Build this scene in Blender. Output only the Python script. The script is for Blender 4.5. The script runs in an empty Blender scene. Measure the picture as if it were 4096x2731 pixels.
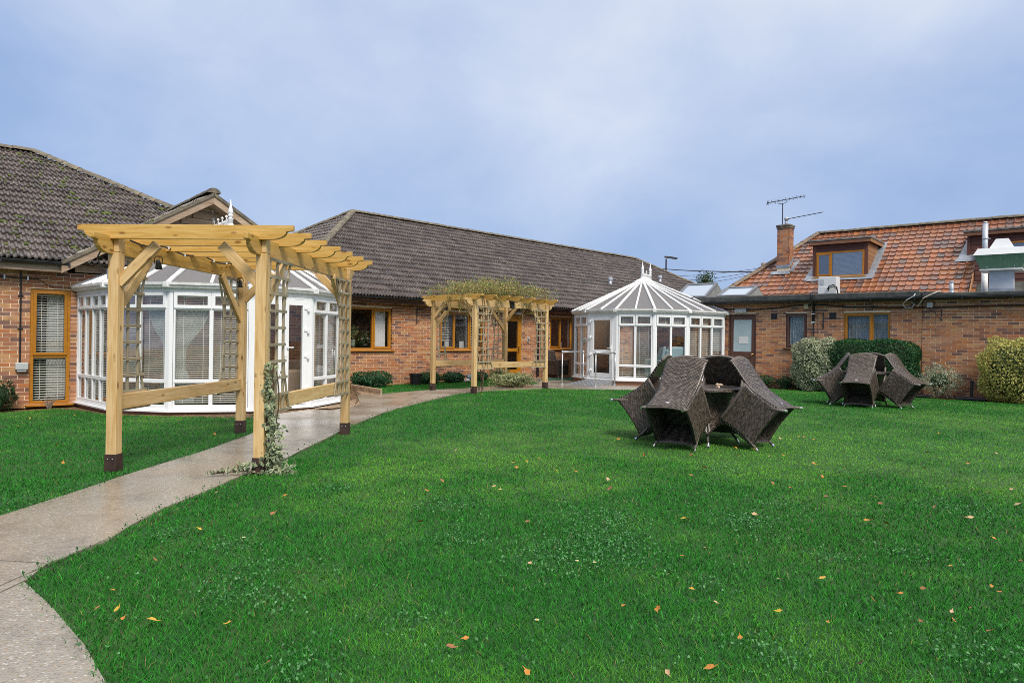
import bpy, bmesh, math, random
import numpy as np
from mathutils import Vector, Matrix, noise
random.seed(11)
rng = np.random.default_rng(5)
SC = bpy.context.scene
COL = SC.collection
R = math.radians

# ---------------------------------------------------------------- camera
CAM_Z = 1.264
ROLL = 0.0147
FPX = 2731.0
cam = bpy.data.cameras.new('camera')
cam.sensor_width = 36.0
cam.lens = 24.0
cam.shift_y = -8.5 / 4096
cam.clip_start = 0.05
cam.clip_end = 2000
cam_ob = bpy.data.objects.new('camera', cam)
COL.objects.link(cam_ob)
cam_ob.matrix_world = Matrix.Translation((0, 0, CAM_Z)) @ Matrix.Rotation(R(90), 4, 'X') @ Matrix.Rotation(ROLL, 4, 'Z')
SC.camera = cam_ob

# ---------------------------------------------------------------- exposure, world, sun
SC.view_settings.view_transform = 'Standard'
SC.view_settings.look = 'None'
SC.view_settings.gamma = 1.0
SC.view_settings.use_curve_mapping = False
SC.view_settings.exposure = 1.25
SUN_EL, SUN_AZ = R(48), R(155)          # azimuth measured clockwise from +Y

def nd(nt, typ, ins=None, **props):
    n = nt.nodes.new(typ)
    for k, v in props.items():
        setattr(n, k, v)
    for k, v in (ins or {}).items():
        s = n.inputs[k]
        if isinstance(v, bpy.types.NodeSocket):
            nt.links.new(v, s)
        else:
            s.default_value = v
    return n

def c4(c):
    return (c[0], c[1], c[2], 1.0)

def ramp(nt, fac, stops, interp='LINEAR'):
    n = nt.nodes.new('ShaderNodeValToRGB')
    n.color_ramp.interpolation = interp
    el = n.color_ramp.elements
    while len(el) < len(stops):
        el.new(0.5)
    for e, (p, c) in zip(el, stops):
        e.position = p
        e.color = c4(c) if not isinstance(c, (int, float)) else (c, c, c, 1)
    nt.links.new(fac, n.inputs[0])
    return n.outputs[0]

def mixc(nt, fac, a, b, mode='MIX'):
    n = nt.nodes.new('ShaderNodeMix')
    n.data_type = 'RGBA'
    n.blend_type = mode
    for s, v in ((n.inputs[0], fac), (n.inputs[6], a), (n.inputs[7], b)):
        if isinstance(v, bpy.types.NodeSocket):
            nt.links.new(v, s)
        elif isinstance(v, (int, float)):
            s.default_value = v
        else:
            s.default_value = c4(v)
    return n.outputs[2]

def mth(nt, op, a, b=0.0, c=None):
    n = nt.nodes.new('ShaderNodeMath')
    n.operation = op
    for i, v in enumerate((a, b) if c is None else (a, b, c)):
        if isinstance(v, bpy.types.NodeSocket):
            nt.links.new(v, n.inputs[i])
        else:
            n.inputs[i].default_value = v
    return n.outputs[0]

world = bpy.data.worlds.new('World')
SC.world = world
world.use_nodes = True
nt = world.node_tree
nt.nodes.clear()
sky = nd(nt, 'ShaderNodeTexSky', sky_type='NISHITA', sun_disc=False, sun_elevation=SUN_EL, sun_rotation=SUN_AZ,
         altitude=50, air_density=1.0, dust_density=1.6, ozone_density=1.4)
tc = nd(nt, 'ShaderNodeTexCoord')
mp = nd(nt, 'ShaderNodeMapping', {'Vector': tc.outputs['Generated'], 'Scale': (1.0, 1.0, 1.7), 'Location': (0.35, 0.1, 0.2)})
n1 = nd(nt, 'ShaderNodeTexNoise', {'Vector': mp.outputs[0], 'Scale': 1.5, 'Detail': 4.0, 'Roughness': 0.46, 'Distortion': 0.35})
n2 = nd(nt, 'ShaderNodeTexNoise', {'Vector': mp.outputs[0], 'Scale': 4.5, 'Detail': 6.0, 'Roughness': 0.6, 'Distortion': 0.3})
sep = nd(nt, 'ShaderNodeSeparateXYZ', {0: tc.outputs['Generated']})
# thin overcast: the layer is paler and brighter overhead, bluer and heavier low down
up = mth(nt, 'MULTIPLY_ADD', sep.outputs[2], 1.45, 0.0)
tone = mth(nt, 'ADD', up, mth(nt, 'MULTIPLY_ADD', n1.outputs[0], 1.25, -0.63))
tone = mth(nt, 'ADD', tone, mth(nt, 'MULTIPLY_ADD', n2.outputs[0], 0.42, -0.21))
tone = mth(nt, 'ADD', tone, mth(nt, 'MULTIPLY', sep.outputs[0], 0.30))
tone = mth(nt, 'MULTIPLY', tone, 0.6)
SKYK = 0.10
cloud = ramp(nt, tone, [(0.0, (0.225, 0.345, 0.61)), (0.15, (0.325, 0.45, 0.715)), (0.34, (0.52, 0.615, 0.81)), (0.54, (0.78, 0.82, 0.91)), (0.75, (0.98, 1.0, 1.03)), (1.0, (1.25, 1.25, 1.25))])
cl = nd(nt, 'ShaderNodeVectorMath', {0: cloud, 1: (0.437 / SKYK,) * 3}, operation='MULTIPLY')
skyc = mixc(nt, 0.93, sky.outputs[0], cl.outputs[0])
bg = nd(nt, 'ShaderNodeBackground', {'Color': skyc, 'Strength': SKYK})
out = nd(nt, 'ShaderNodeOutputWorld', {'Surface': bg.outputs[0]})

sun = bpy.data.lights.new('sun', 'SUN')
sun.energy = 1.5
sun.angle = R(20)
sun.color = (1.0, 0.94, 0.84)
sun_ob = bpy.data.objects.new('sun', sun)
COL.objects.link(sun_ob)
sd = Vector((math.sin(SUN_AZ) * math.cos(SUN_EL), math.cos(SUN_AZ) * math.cos(SUN_EL), math.sin(SUN_EL)))
sun_ob.rotation_euler = sd.to_track_quat('Z', 'Y').to_euler()
sun_ob.location = (6, -8, 20)
SC.cycles.max_bounces = 8
SC.cycles.transparent_max_bounces = 24
SC.cycles.diffuse_bounces = 4
SC.cycles.glossy_bounces = 3
SC.cycles.caustics_reflective = False
SC.cycles.caustics_refractive = False
SC.cycles.use_denoising = False
SC.cycles.filter_width = 0.85
SC.cycles.use_adaptive_sampling = False
SC.cycles.sample_clamp_indirect = 2.5

# ---------------------------------------------------------------- measuring (survey of the place from the camera station)
_ca, _sa = math.cos(ROLL), math.sin(ROLL)

def ray(u, v):
    du, dv = u - 2048.0, v - 1365.5
    return (du * _ca + dv * _sa) / FPX, -(-du * _sa + dv * _ca + 8.5) / FPX

def proj(X, Y, Z):
    if Y < 0.1:
        return -9e3, -9e3
    a = X / Y * FPX
    b = -(Z - CAM_Z) / Y * FPX - 8.5
    return 2048 + a * _ca - b * _sa, 1365.5 + a * _sa + b * _ca

def gz(x):
    return 0.0115 * min(0.0, x + 0.5)

def G(u, v):
    x, z = ray(u, v)
    zz = 0.0
    for _ in range(6):
        Y = (zz - CAM_Z) / z
        zz = gz(x * Y)
    return (x * Y, Y)

def score(p):
    """how large a thing at p shows from the camera station (0 when out of the frame)"""
    u, v = proj(*p)
    if -40 < u < 4136 and -40 < v < 2771:
        return 1.0 / p[1]
    return 0.0

class Frame:
    """plan frame of a building: x along the wall, y inwards, z up"""
    def __init__(s, ox, oy, deg):
        s.o = (ox, oy)
        s.deg = deg
        t = R(deg)
        s.a = (math.cos(t), math.sin(t))
        s.n = (-s.a[1], s.a[0])
    def on(s, u, v, y=0.0):
        rx, rz = ray(u, v)
        ox, oy = s.o[0] + y * s.n[0], s.o[1] + y * s.n[1]
        x = (rx * oy - ox) / (s.a[0] - rx * s.a[1])
        return x, CAM_Z + rz * (oy + x * s.a[1])
    def w(s, x, y, z=0.0):
        return (s.o[0] + x * s.a[0] + y * s.n[0], s.o[1] + x * s.a[1] + y * s.n[1], z)

# ---------------------------------------------------------------- object helpers
def tag(o, label=None, cat=None, group=None, kind=None):
    if label: o['label'] = label
    if cat: o['category'] = cat
    if group: o['group'] = group
    if kind: o['kind'] = kind
    return o

def thing(name, label, cat, loc=(0, 0, 0), rz=0.0, group=None):
    o = bpy.data.objects.new(name, None)
    o.empty_display_size = 0.1
    COL.objects.link(o)
    o.location = loc
    o.rotation_euler = (0, 0, rz)
    return tag(o, label, cat, group)

def add_obj(name, me, parent=None, M=None):
    o = bpy.data.objects.new(name, me)
    COL.objects.link(o)
    if parent is not None:
        o.parent = parent
    if M is not None:
        o.matrix_local = M
    return o

def dup_tree(root, loc, rot, label, group=None):
    r = root.copy()
    COL.objects.link(r)
    r.location = loc
    r.rotation_euler = rot
    r['label'] = label
    if group: r['group'] = group
    for ch in list(root.children):
        c = ch.copy()
        COL.objects.link(c)
        c.parent = r
        for g in ch.children:
            d = g.copy()
            COL.objects.link(d)
            d.parent = c
    return r

class MB:
    def __init__(s):
        s.v = []
        s.f = []
        s.uv = None
        s.col = None
    def poly(s, pts):
        i = len(s.v)
        s.v += [tuple(p) for p in pts]
        s.f.append(tuple(range(i, i + len(pts))))
        return s
    def box(s, x0, x1, y0, y1, z0, z1, M=None):
        i = len(s.v)
        pts = [(x, y, z) for z in (z0, z1) for x, y in ((x0, y0), (x1, y0), (x1, y1), (x0, y1))]
        if M is not None:
            pts = [tuple(M @ Vector(p)) for p in pts]
        s.v += pts
        s.f += [tuple(i + k for k in q) for q in ((3, 2, 1, 0), (4, 5, 6, 7), (0, 1, 5, 4), (1, 2, 6, 5), (2, 3, 7, 6), (3, 0, 4, 7))]
        return s
    def bar(s, p, q, w, h, up=(0, 0, 1)):
        """rectangular bar from p to q, w across, h along up"""
        return s.box(0, (Vector(q) - Vector(p)).length, -w / 2, w / 2, -h / 2, h / 2, bar_matrix(p, q, up))
    def prism(s, pts, d0, d1, M=None):
        """polygon pts in local XZ, extruded along Y from d0 to d1"""
        n = len(pts)
        i = len(s.v)
        vv = [(x, d0, z) for x, z in pts] + [(x, d1, z) for x, z in pts]
        if M is not None:
            vv = [tuple(M @ Vector(p)) for p in vv]
        s.v += vv
        s.f.append(tuple(i + k for k in range(n)))
        s.f.append(tuple(i + n + k for k in reversed(range(n))))
        for k in range(n):
            l = (k + 1) % n
            s.f.append((i + k, i + n + k, i + n + l, i + l))
        return s
    def tube(s, pts, r, n=8, cap=True):
        pts = [Vector(p) for p in pts]
        rr = r if isinstance(r, (list, tuple)) else [r] * len(pts)
        rings = []
        t0 = None
        for k, p in enumerate(pts):
            if k == 0: t = pts[1] - pts[0]
            elif k == len(pts) - 1: t = pts[-1] - pts[-2]
            else: t = (pts[k + 1] - p).normalized() + (p - pts[k - 1]).normalized()
            t.normalize()
            if t0 is None:
                u = t.orthogonal().normalized()
            else:
                u = (u - t * u.dot(t))
                u = u.normalized() if u.length > 1e-6 else t.orthogonal().normalized()
            t0 = t
            w = t.cross(u)
            i = len(s.v)
            for j in range(n):
                a = 2 * math.pi * j / n
                s.v.append(tuple(p + (u * math.cos(a) + w * math.sin(a)) * rr[k]))
            rings.append(i)
        for a, b in zip(rings, rings[1:]):
            for j in range(n):
                l = (j + 1) % n
                s.f.append((a + j, a + l, b + l, b + j))
        if cap:
            s.f.append(tuple(rings[0] + j for j in reversed(range(n))))
            s.f.append(tuple(rings[-1] + j for j in range(n)))
        return s
    def lathe(s, prof, n=16, c=(0, 0, 0), M=None):
        rings = []
        for r, z in prof:
            i = len(s.v)
            for j in range(n):
                a = 2 * math.pi * j / n
                p = Vector((c[0] + r * math.cos(a), c[1] + r * math.sin(a), c[2] + z))
                s.v.append(tuple(M @ p if M is not None else p))
            rings.append(i)
        for a, b in zip(rings, rings[1:]):
            for j in range(n):
                l = (j + 1) % n
                s.f.append((a + j, a + l, b + l, b + j))
        s.f.append(tuple(rings[0] + j for j in reversed(range(n))))
        s.f.append(tuple(rings[-1] + j for j in range(n)))
        return s
    def mesh(s, name, m, smooth=False):
        me = bpy.data.meshes.new(name)
        me.from_pydata(s.v, [], s.f)
        if m is not None:
            me.materials.append(m)
        if smooth:
            me.polygons.foreach_set('use_smooth', [True] * len(me.polygons))
        me.update()
        return me
    def build(s, name, m, parent=None, M=None, smooth=False, bevel=0.0, kind=None):
        o = add_obj(name, s.mesh(name, m, smooth), parent, M)
        if bevel:
            b = o.modifiers.new('edge', 'BEVEL')
            b.width = bevel
            b.segments = 2
            b.limit_method = 'ANGLE'
            b.angle_limit = R(40)
        if kind:
            o['kind'] = kind
        return o

def bar_matrix(p, q, up=(0, 0, 1)):
    p, q = Vector(p), Vector(q)
    x = (q - p).normalized()
    z = Vector(up)
    z = (z - x * z.dot(x))
    if z.length < 1e-5:
        z = Vector((0, 1, 0)) - x * x.y
    z.normalize()
    y = z.cross(x)
    return Matrix(((x.x, y.x, z.x, p.x), (x.y, y.y, z.y, p.y), (x.z, y.z, z.z, p.z), (0, 0, 0, 1)))

def basis(o, a, b, n):
    return Matrix(((a[0], b[0], n[0], o[0]), (a[1], b[1], n[1], o[1]), (a[2], b[2], n[2], o[2]), (0, 0, 0, 1)))

def sphere_mesh(r=1.0, sub=2):
    bm = bmesh.new()
    bmesh.ops.create_icosphere(bm, subdivisions=sub, radius=r)
    return bm

def clip(poly, px, py, nx, ny):
    """keep the side of a 2-D polygon where (p-(px,py)).n >= 0"""
    o = []
    for i in range(len(poly)):
        a, b = poly[i], poly[(i + 1) % len(poly)]
        da = (a[0] - px) * nx + (a[1] - py) * ny
        db = (b[0] - px) * nx + (b[1] - py) * ny
        if da >= 0:
            o.append(a)
        if (da >= 0) != (db >= 0):
            t = da / (da - db)
            o.append((a[0] + (b[0] - a[0]) * t, a[1] + (b[1] - a[1]) * t))
    return o

# ---------------------------------------------------------------- materials
def newmat(name):
    m = bpy.data.materials.new(name)
    m.use_nodes = True
    nt = m.node_tree
    nt.nodes.clear()
    return m, nt

def finish(nt, col, rough=0.6, metal=0.0, spec=0.5, bump=None, bstr=0.3, bdist=0.01, **ins):
    d = {'Base Color': col if isinstance(col, bpy.types.NodeSocket) else c4(col), 'Roughness': rough, 'Metallic': metal, 'Specular IOR Level': spec}
    d.update(ins)
    b = nd(nt, 'ShaderNodeBsdfPrincipled', d)
    if bump is not None:
        bn = nd(nt, 'ShaderNodeBump', {'Height': bump, 'Strength': bstr, 'Distance': bdist})
        nt.links.new(bn.outputs[0], b.inputs['Normal'])
    nd(nt, 'ShaderNodeOutputMaterial', {'Surface': b.outputs[0]})
    return b

def noise_n(nt, vec, scale, detail=5.0, rough=0.55, dist=0.0):
    return nd(nt, 'ShaderNodeTexNoise', {'Vector': vec, 'Scale': scale, 'Detail': detail, 'Roughness': rough, 'Distortion': dist}).outputs[0]

def simple(name, c1, c2=None, scale=8.0, rough=0.6, metal=0.0, spec=0.5, bscale=0.0, bstr=0.2, stretch=(1, 1, 1), lo=0.35, hi=0.65, objrand=0.0, coords='Object'):
    m, nt = newmat(name)
    tcn = nd(nt, 'ShaderNodeTexCoord')
    mpn = nd(nt, 'ShaderNodeMapping', {'Vector': tcn.outputs[coords], 'Scale': stretch})
    vec = mpn.outputs[0]
    oi = nd(nt, 'ShaderNodeObjectInfo')
    off = nd(nt, 'ShaderNodeVectorMath', {0: vec, 1: oi.outputs['Random']}, operation='ADD')
    n = noise_n(nt, off.outputs[0], scale, 6.0, 0.6)
    col = ramp(nt, n, [(lo, c1), (hi, c2 or c1)])
    if objrand:
        f = mth(nt, 'MULTIPLY_ADD', oi.outputs['Random'], 2 * objrand, 1 - objrand)
        col = mixc(nt, 1.0, col, nd(nt, 'ShaderNodeCombineColor', {0: f, 1: f, 2: f}).outputs[0], 'MULTIPLY')
    bmp = noise_n(nt, vec, bscale, 4.0) if bscale else None
    finish(nt, col, rough, metal, spec, bmp, bstr)
    return m

def brick_mat(name, island):
    m, nt = newmat(name)
    if island:
        r = nd(nt, 'ShaderNodeNewGeometry').outputs['Random Per Island']
    else:
        r = nd(nt, 'ShaderNodeObjectInfo').outputs['Random']
    base = ramp(nt, r, [(0.0, (0.45, 0.20, 0.085)), (0.13, (0.37, 0.145, 0.065)), (0.28, (0.43, 0.20, 0.105)), (0.42, (0.43, 0.155, 0.055)), (0.55, (0.33, 0.14, 0.075)),
                        (0.66, (0.47, 0.25, 0.11)), (0.76, (0.26, 0.105, 0.06)), (0.84, (0.16, 0.08, 0.062)), (0.92, (0.19, 0.10, 0.08)), (0.96, (0.42, 0.18, 0.09))], 'CONSTANT')
    pos = nd(nt, 'ShaderNodeNewGeometry').outputs['Position']
    blot = noise_n(nt, pos, 9.0, 5.0, 0.6)
    base = mixc(nt, ramp(nt, blot, [(0.42, 0.0), (0.72, 0.55)]), base, (0.24, 0.125, 0.085))
    pale = noise_n(nt, pos, 1.3, 5.0, 0.65)
    base = mixc(nt, ramp(nt, pale, [(0.5, 0.0), (0.8, 0.28)]), base, (0.52, 0.35, 0.26))
    grit = noise_n(nt, pos, 160.0, 3.0, 0.6)
    base = mixc(nt, 0.25, base, ramp(nt, grit, [(0.3, (0.2, 0.2, 0.2)), (0.7, (0.9, 0.9, 0.9))]), 'OVERLAY')
    finish(nt, base, 0.75, 0.0, 0.3, grit, 0.35, 0.004)
    return m

BRICK_O = brick_mat('brick_single', False)
BRICK_I = brick_mat('brick_joined', True)
MORTAR = simple('mortar', (0.76, 0.60, 0.40), (0.84, 0.70, 0.51), 14, 0.9, bscale=120, bstr=0.3)

def tile_mat(name, island, kind):
    m, nt = newmat(name)
    geo = nd(nt, 'ShaderNodeNewGeometry')
    r = geo.outputs['Random Per Island'] if island else nd(nt, 'ShaderNodeObjectInfo').outputs['Random']
    pos = geo.outputs['Position']
    if kind == 'grey':
        base = ramp(nt, r, [(0.0, (0.055, 0.043, 0.038)), (0.5, (0.086, 0.067, 0.060)), (1.0, (0.130, 0.102, 0.091))])
        big = noise_n(nt, pos, 0.9, 4.0, 0.6)
        base = mixc(nt, ramp(nt, big, [(0.4, 0.0), (0.75, 0.5)]), base, (0.115, 0.092, 0.082))
        sp = nd(nt, 'ShaderNodeTexVoronoi', {'Vector': pos, 'Scale': 13.0, 'Randomness': 1.0})
        dens = noise_n(nt, pos, 1.1, 3.0, 0.6)
        lim = mth(nt, 'MULTIPLY_ADD', dens, 0.8, -0.12)
        lich = mth(nt, 'LESS_THAN', sp.outputs['Distance'], lim)
        lich = mth(nt, 'MULTIPLY', lich, mth(nt, 'GREATER_THAN', noise_n(nt, pos, 31.0, 4.0, 0.7), 0.47))
        lcol = ramp(nt, nd(nt, 'ShaderNodeSeparateColor', {0: sp.outputs['Color']}).outputs[0], [(0.0, (0.50, 0.47, 0.42)), (0.7, (0.40, 0.38, 0.35)), (0.86, (0.42, 0.33, 0.10)), (0.93, (0.17, 0.20, 0.06))], 'CONSTANT')
        base = mixc(nt, mth(nt, 'MULTIPLY', lich, 0.38), base, lcol)
        rough, spec = 0.42, 0.5
    else:
        base = ramp(nt, r, [(0.0, (0.35, 0.118, 0.042)), (0.3, (0.29, 0.10, 0.045)), (0.5, (0.235, 0.095, 0.055)), (0.68, (0.37, 0.142, 0.045)), (0.85, (0.18, 0.09, 0.066)), (0.95, (0.13, 0.09, 0.085)), (1.0, (0.14, 0.10, 0.09))])
        big = noise_n(nt, pos, 0.55, 4.0, 0.6)
        base = mixc(nt, ramp(nt, big, [(0.42, 0.0), (0.7, 0.55)]), base, (0.20, 0.095, 0.065))
        st = noise_n(nt, pos, 17.0, 5.0, 0.7)
        base = mixc(nt, ramp(nt, st, [(0.5, 0.0), (0.72, 0.7)]), base, (0.22, 0.155, 0.11))
        rough, spec = 0.25, 0.75
    g = noise_n(nt, pos, 90.0, 3.0)
    finish(nt, base, rough, 0.0, spec, g, 0.25, 0.004)
    return m

TILE_GO, TILE_GI = tile_mat('roof_tile_grey', False, 'grey'), tile_mat('roof_tile_grey_joined', True, 'grey')
TILE_RO, TILE_RI = tile_mat('roof_tile_clay', False, 'clay'), tile_mat('roof_tile_clay_joined', True, 'clay')

def wood(name, c1, c2, c3, knots=True, stretch=(1.2, 14, 14), rough=0.6, objrand=0.12):
    m, nt = newmat(name)
    tcn = nd(nt, 'ShaderNodeTexCoord')
    oi = nd(nt, 'ShaderNodeObjectInfo')
    off = nd(nt, 'ShaderNodeVectorMath', {0: tcn.outputs['Object'], 1: mth(nt, 'MULTIPLY', oi.outputs['Random'], 40.0)}, operation='ADD')
    mpn = nd(nt, 'ShaderNodeMapping', {'Vector': off.outputs[0], 'Scale': stretch})
    g1 = noise_n(nt, mpn.outputs[0], 2.2, 6.0, 0.62, 0.6)
    g2 = noise_n(nt, mpn.outputs[0], 9.0, 4.0, 0.6)
    col = ramp(nt, g1, [(0.28, c2), (0.52, c1), (0.75, c3)])
    col = mixc(nt, ramp(nt, g2, [(0.45, 0.0), (0.75, 0.35)]), col, c2)
    big = noise_n(nt, off.outputs[0], 1.6, 4.0, 0.6)
    col = mixc(nt, ramp(nt, big, [(0.5, 0.0), (0.78, 0.5)]), col, c2)
    if knots:
        mk = nd(nt, 'ShaderNodeMapping', {'Vector': off.outputs[0], 'Scale': (3.4, 8.5, 8.5)})
        vo = nd(nt, 'ShaderNodeTexVoronoi', {'Vector': mk.outputs[0], 'Scale': 1.25, 'Randomness': 1.0})
        k = ramp(nt, vo.outputs['Distance'], [(0.07, 1.0), (0.13, 0.6), (0.20, 0.0)])
        col = mixc(nt, mth(nt, 'MULTIPLY', k, 0.85), col, (c2[0] * 0.40, c2[1] * 0.30, c2[2] * 0.3))
    if objrand:
        f = mth(nt, 'MULTIPLY_ADD', oi.outputs['Random'], 2 * objrand, 1 - objrand)
        col = mixc(nt, 1.0, col, nd(nt, 'ShaderNodeCombineColor', {0: f, 1: f, 2: f}).outputs[0], 'MULTIPLY')
    finish(nt, col, rough, 0.0, 0.35, g2, 0.15, 0.004)
    return m

PINE = wood('fresh_pine', (0.63, 0.435, 0.205), (0.47, 0.275, 0.09), (0.71, 0.53, 0.29))
PINE_WET = wood('wet_pine', (0.56, 0.345, 0.095), (0.43, 0.225, 0.038), (0.64, 0.43, 0.16), rough=0.42)
LATH = wood('weathered_lath', (0.36, 0.30, 0.20), (0.24, 0.20, 0.125), (0.46, 0.40, 0.28), knots=False)
OLDWOOD = wood('weathered_board', (0.40, 0.29, 0.20), (0.26, 0.16, 0.09), (0.50, 0.41, 0.32), knots=False)
FASCIA = wood('stained_fascia', (0.22, 0.10, 0.055), (0.13, 0.06, 0.035), (0.32, 0.19, 0.11), knots=False)
CLAD = wood('stained_cladding', (0.13, 0.05, 0.035), (0.08, 0.032, 0.025), (0.19, 0.075, 0.05), knots=False, objrand=0.15)
CLAD_L = wood('bare_cladding', (0.30, 0.15, 0.065), (0.20, 0.09, 0.04), (0.38, 0.20, 0.10), knots=False, objrand=0.15)
OAK = wood('golden_oak_frame', (0.42, 0.175, 0.016), (0.34, 0.13, 0.010), (0.50, 0.225, 0.025), knots=False, rough=0.35, objrand=0.05)
BROWN = simple('brown_paint', (0.085, 0.035, 0.025), (0.11, 0.048, 0.034), 6, 0.4, bscale=60, bstr=0.08)
UPVC = simple('white_plastic', (0.78, 0.79, 0.80), (0.84, 0.845, 0.85), 2, 0.35)
UPVC_D = simple('weathered_white_plastic', (0.60, 0.60, 0.58), (0.82, 0.82, 0.81), 9, 0.4, lo=0.3, hi=0.55)
BLACK = simple('black_plastic', (0.012, 0.012, 0.014), (0.02, 0.02, 0.022), 5, 0.35)
DARKIN = simple('dim_room', (0.12, 0.08, 0.055), (0.16, 0.11, 0.075), 1.2, 0.9)
STEEL = simple('galvanised_steel', (0.48, 0.50, 0.52), (0.62, 0.64, 0.66), 20, 0.38, metal=0.8)
CHROME = simple('chrome', (0.75, 0.75, 0.76), None, 3, 0.15, metal=1.0)
BRASS = simple('brass', (0.75, 0.52, 0.18), None, 3, 0.22, metal=1.0)
IRON = simple('black_iron', (0.02, 0.02, 0.024), (0.05, 0.048, 0.05), 30, 0.5)
LEAD = simple('lead_flashing', (0.24, 0.27, 0.32), (0.38, 0.41, 0.45), 7, 0.4, metal=0.35, bscale=9, bstr=0.4)
FELT = simple('roof_felt', (0.10, 0.10, 0.095), (0.19, 0.19, 0.175), 5, 0.55, bscale=70, bstr=0.3)
FELT_EDGE = simple('felt_edge', (0.035, 0.036, 0.034), (0.085, 0.09, 0.075), 4, 0.5, bscale=60, bstr=0.3)
GREYBOX = simple('grey_plastic', (0.42, 0.45, 0.45), (0.48, 0.50, 0.50), 4, 0.4)
GREYMETAL = simple('grey_metal', (0.42, 0.45, 0.50), (0.52, 0.55, 0.60), 3, 0.45, metal=0.3)
CREAM = simple('cream_plastic', (0.55, 0.43, 0.17), (0.62, 0.50, 0.22), 3, 0.4)
WHITE = simple('white_paint', (0.62, 0.63, 0.64), (0.71, 0.71, 0.71), 3, 0.45)
GREENP = simple('green_paint', (0.10, 0.20, 0.13), (0.15, 0.27, 0.19), 3, 0.4, stretch=(8, 8, 1))
BLIND = simple('blind_cream', (0.80, 0.79, 0.70), (0.86, 0.85, 0.77), 2, 0.5)
CURTAIN = simple('net_curtain', (0.80, 0.80, 0.78), (0.87, 0.87, 0.85), 4, 0.8)
CARPET = simple('carpet', (0.10, 0.13, 0.06), (0.15, 0.18, 0.08), 40, 0.95)
RIDGE = simple('ridge_tile', (0.085, 0.07, 0.06), (0.22, 0.185, 0.12), 7, 0.7, bscale=60, bstr=0.3, objrand=0.15)
RIDGE_R = simple('ridge_tile_brown', (0.13, 0.085, 0.07), (0.23, 0.17, 0.10), 7, 0.6, bscale=60, bstr=0.3, objrand=0.15)

def glass_mat(name, tint=(0.93, 0.95, 0.95), refl=1.0, base=0.05):
    m, nt = newmat(name)
    tr = nd(nt, 'ShaderNodeBsdfTransparent', {'Color': c4(tint)})
    gl = nd(nt, 'ShaderNodeBsdfGlossy', {'Roughness': 0.02, 'Color': (1, 1, 1, 1)})
    fr = nd(nt, 'ShaderNodeFresnel', {'IOR': 1.5})
    f = mth(nt, 'MULTIPLY_ADD', fr.outputs[0], refl, base)
    mx = nd(nt, 'ShaderNodeMixShader', {0: f, 1: tr.outputs[0], 2: gl.outputs[0]})
    nd(nt, 'ShaderNodeOutputMaterial', {'Surface': mx.outputs[0]})
    return m
GLASS = glass_mat('window_glass', (0.985, 0.99, 0.99), 0.42, 0.008)
GLASS_R = glass_mat('sky_facing_glass', (0.95, 0.95, 0.95), 0.8, 0.12)

def poly_mat():
    m, nt = newmat('polycarbonate')
    tcn = nd(nt, 'ShaderNodeTexCoord')
    wv = nd(nt, 'ShaderNodeTexWave', {'Vector': tcn.outputs['UV'], 'Scale': 14.0, 'Distortion': 0.0}, bands_direction='X')
    col = ramp(nt, wv.outputs[0], [(0.0, (0.34, 0.335, 0.35)), (1.0, (0.46, 0.455, 0.47))])
    df = nd(nt, 'ShaderNodeBsdfPrincipled', {'Base Color': col, 'Roughness': 0.35})
    tl = nd(nt, 'ShaderNodeBsdfTranslucent', {'Color': (0.6, 0.55, 0.5, 1)})
    tr = nd(nt, 'ShaderNodeBsdfTransparent', {'Color': (0.75, 0.72, 0.7, 1)})
    a = nd(nt, 'ShaderNodeMixShader', {0: 0.50, 1: df.outputs[0], 2: tl.outputs[0]})
    b = nd(nt, 'ShaderNodeMixShader', {0: 0.30, 1: a.outputs[0], 2: tr.outputs[0]})
    nd(nt, 'ShaderNodeOutputMaterial', {'Surface': b.outputs[0]})
    return m
POLYC = poly_mat()

def vcol_mat(name, rough=0.5, spec=0.4, trans=0.25, up=0.0):
    """colour of each leaf or blade from the mesh's own colour attribute"""
    m, nt = newmat(name)
    at = nd(nt, 'ShaderNodeAttribute', attribute_name='tint')
    b = nd(nt, 'ShaderNodeBsdfPrincipled', {'Base Color': at.outputs['Color'], 'Roughness': rough, 'Specular IOR Level': spec})
    if up:
        ge = nd(nt, 'ShaderNodeNewGeometry')
        ad = nd(nt, 'ShaderNodeVectorMath', {0: ge.outputs['Normal'], 1: (0, 0, up)}, operation='ADD')
        no = nd(nt, 'ShaderNodeVectorMath', {0: ad.outputs[0]}, operation='NORMALIZE')
        nt.links.new(no.outputs[0], b.inputs['Normal'])
    tl = nd(nt, 'ShaderNodeBsdfTranslucent', {'Color': at.outputs['Color']})
    mx = nd(nt, 'ShaderNodeMixShader', {0: trans, 1: b.outputs[0], 2: tl.outputs[0]})
    nd(nt, 'ShaderNodeOutputMaterial', {'Surface': mx.outputs[0]})
    return m
LEAF = vcol_mat('leaf', 0.5, 0.25, 0.22)
BLADE = vcol_mat('grass_blade', 0.6, 0.08, 0.25, 1.3)
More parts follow.
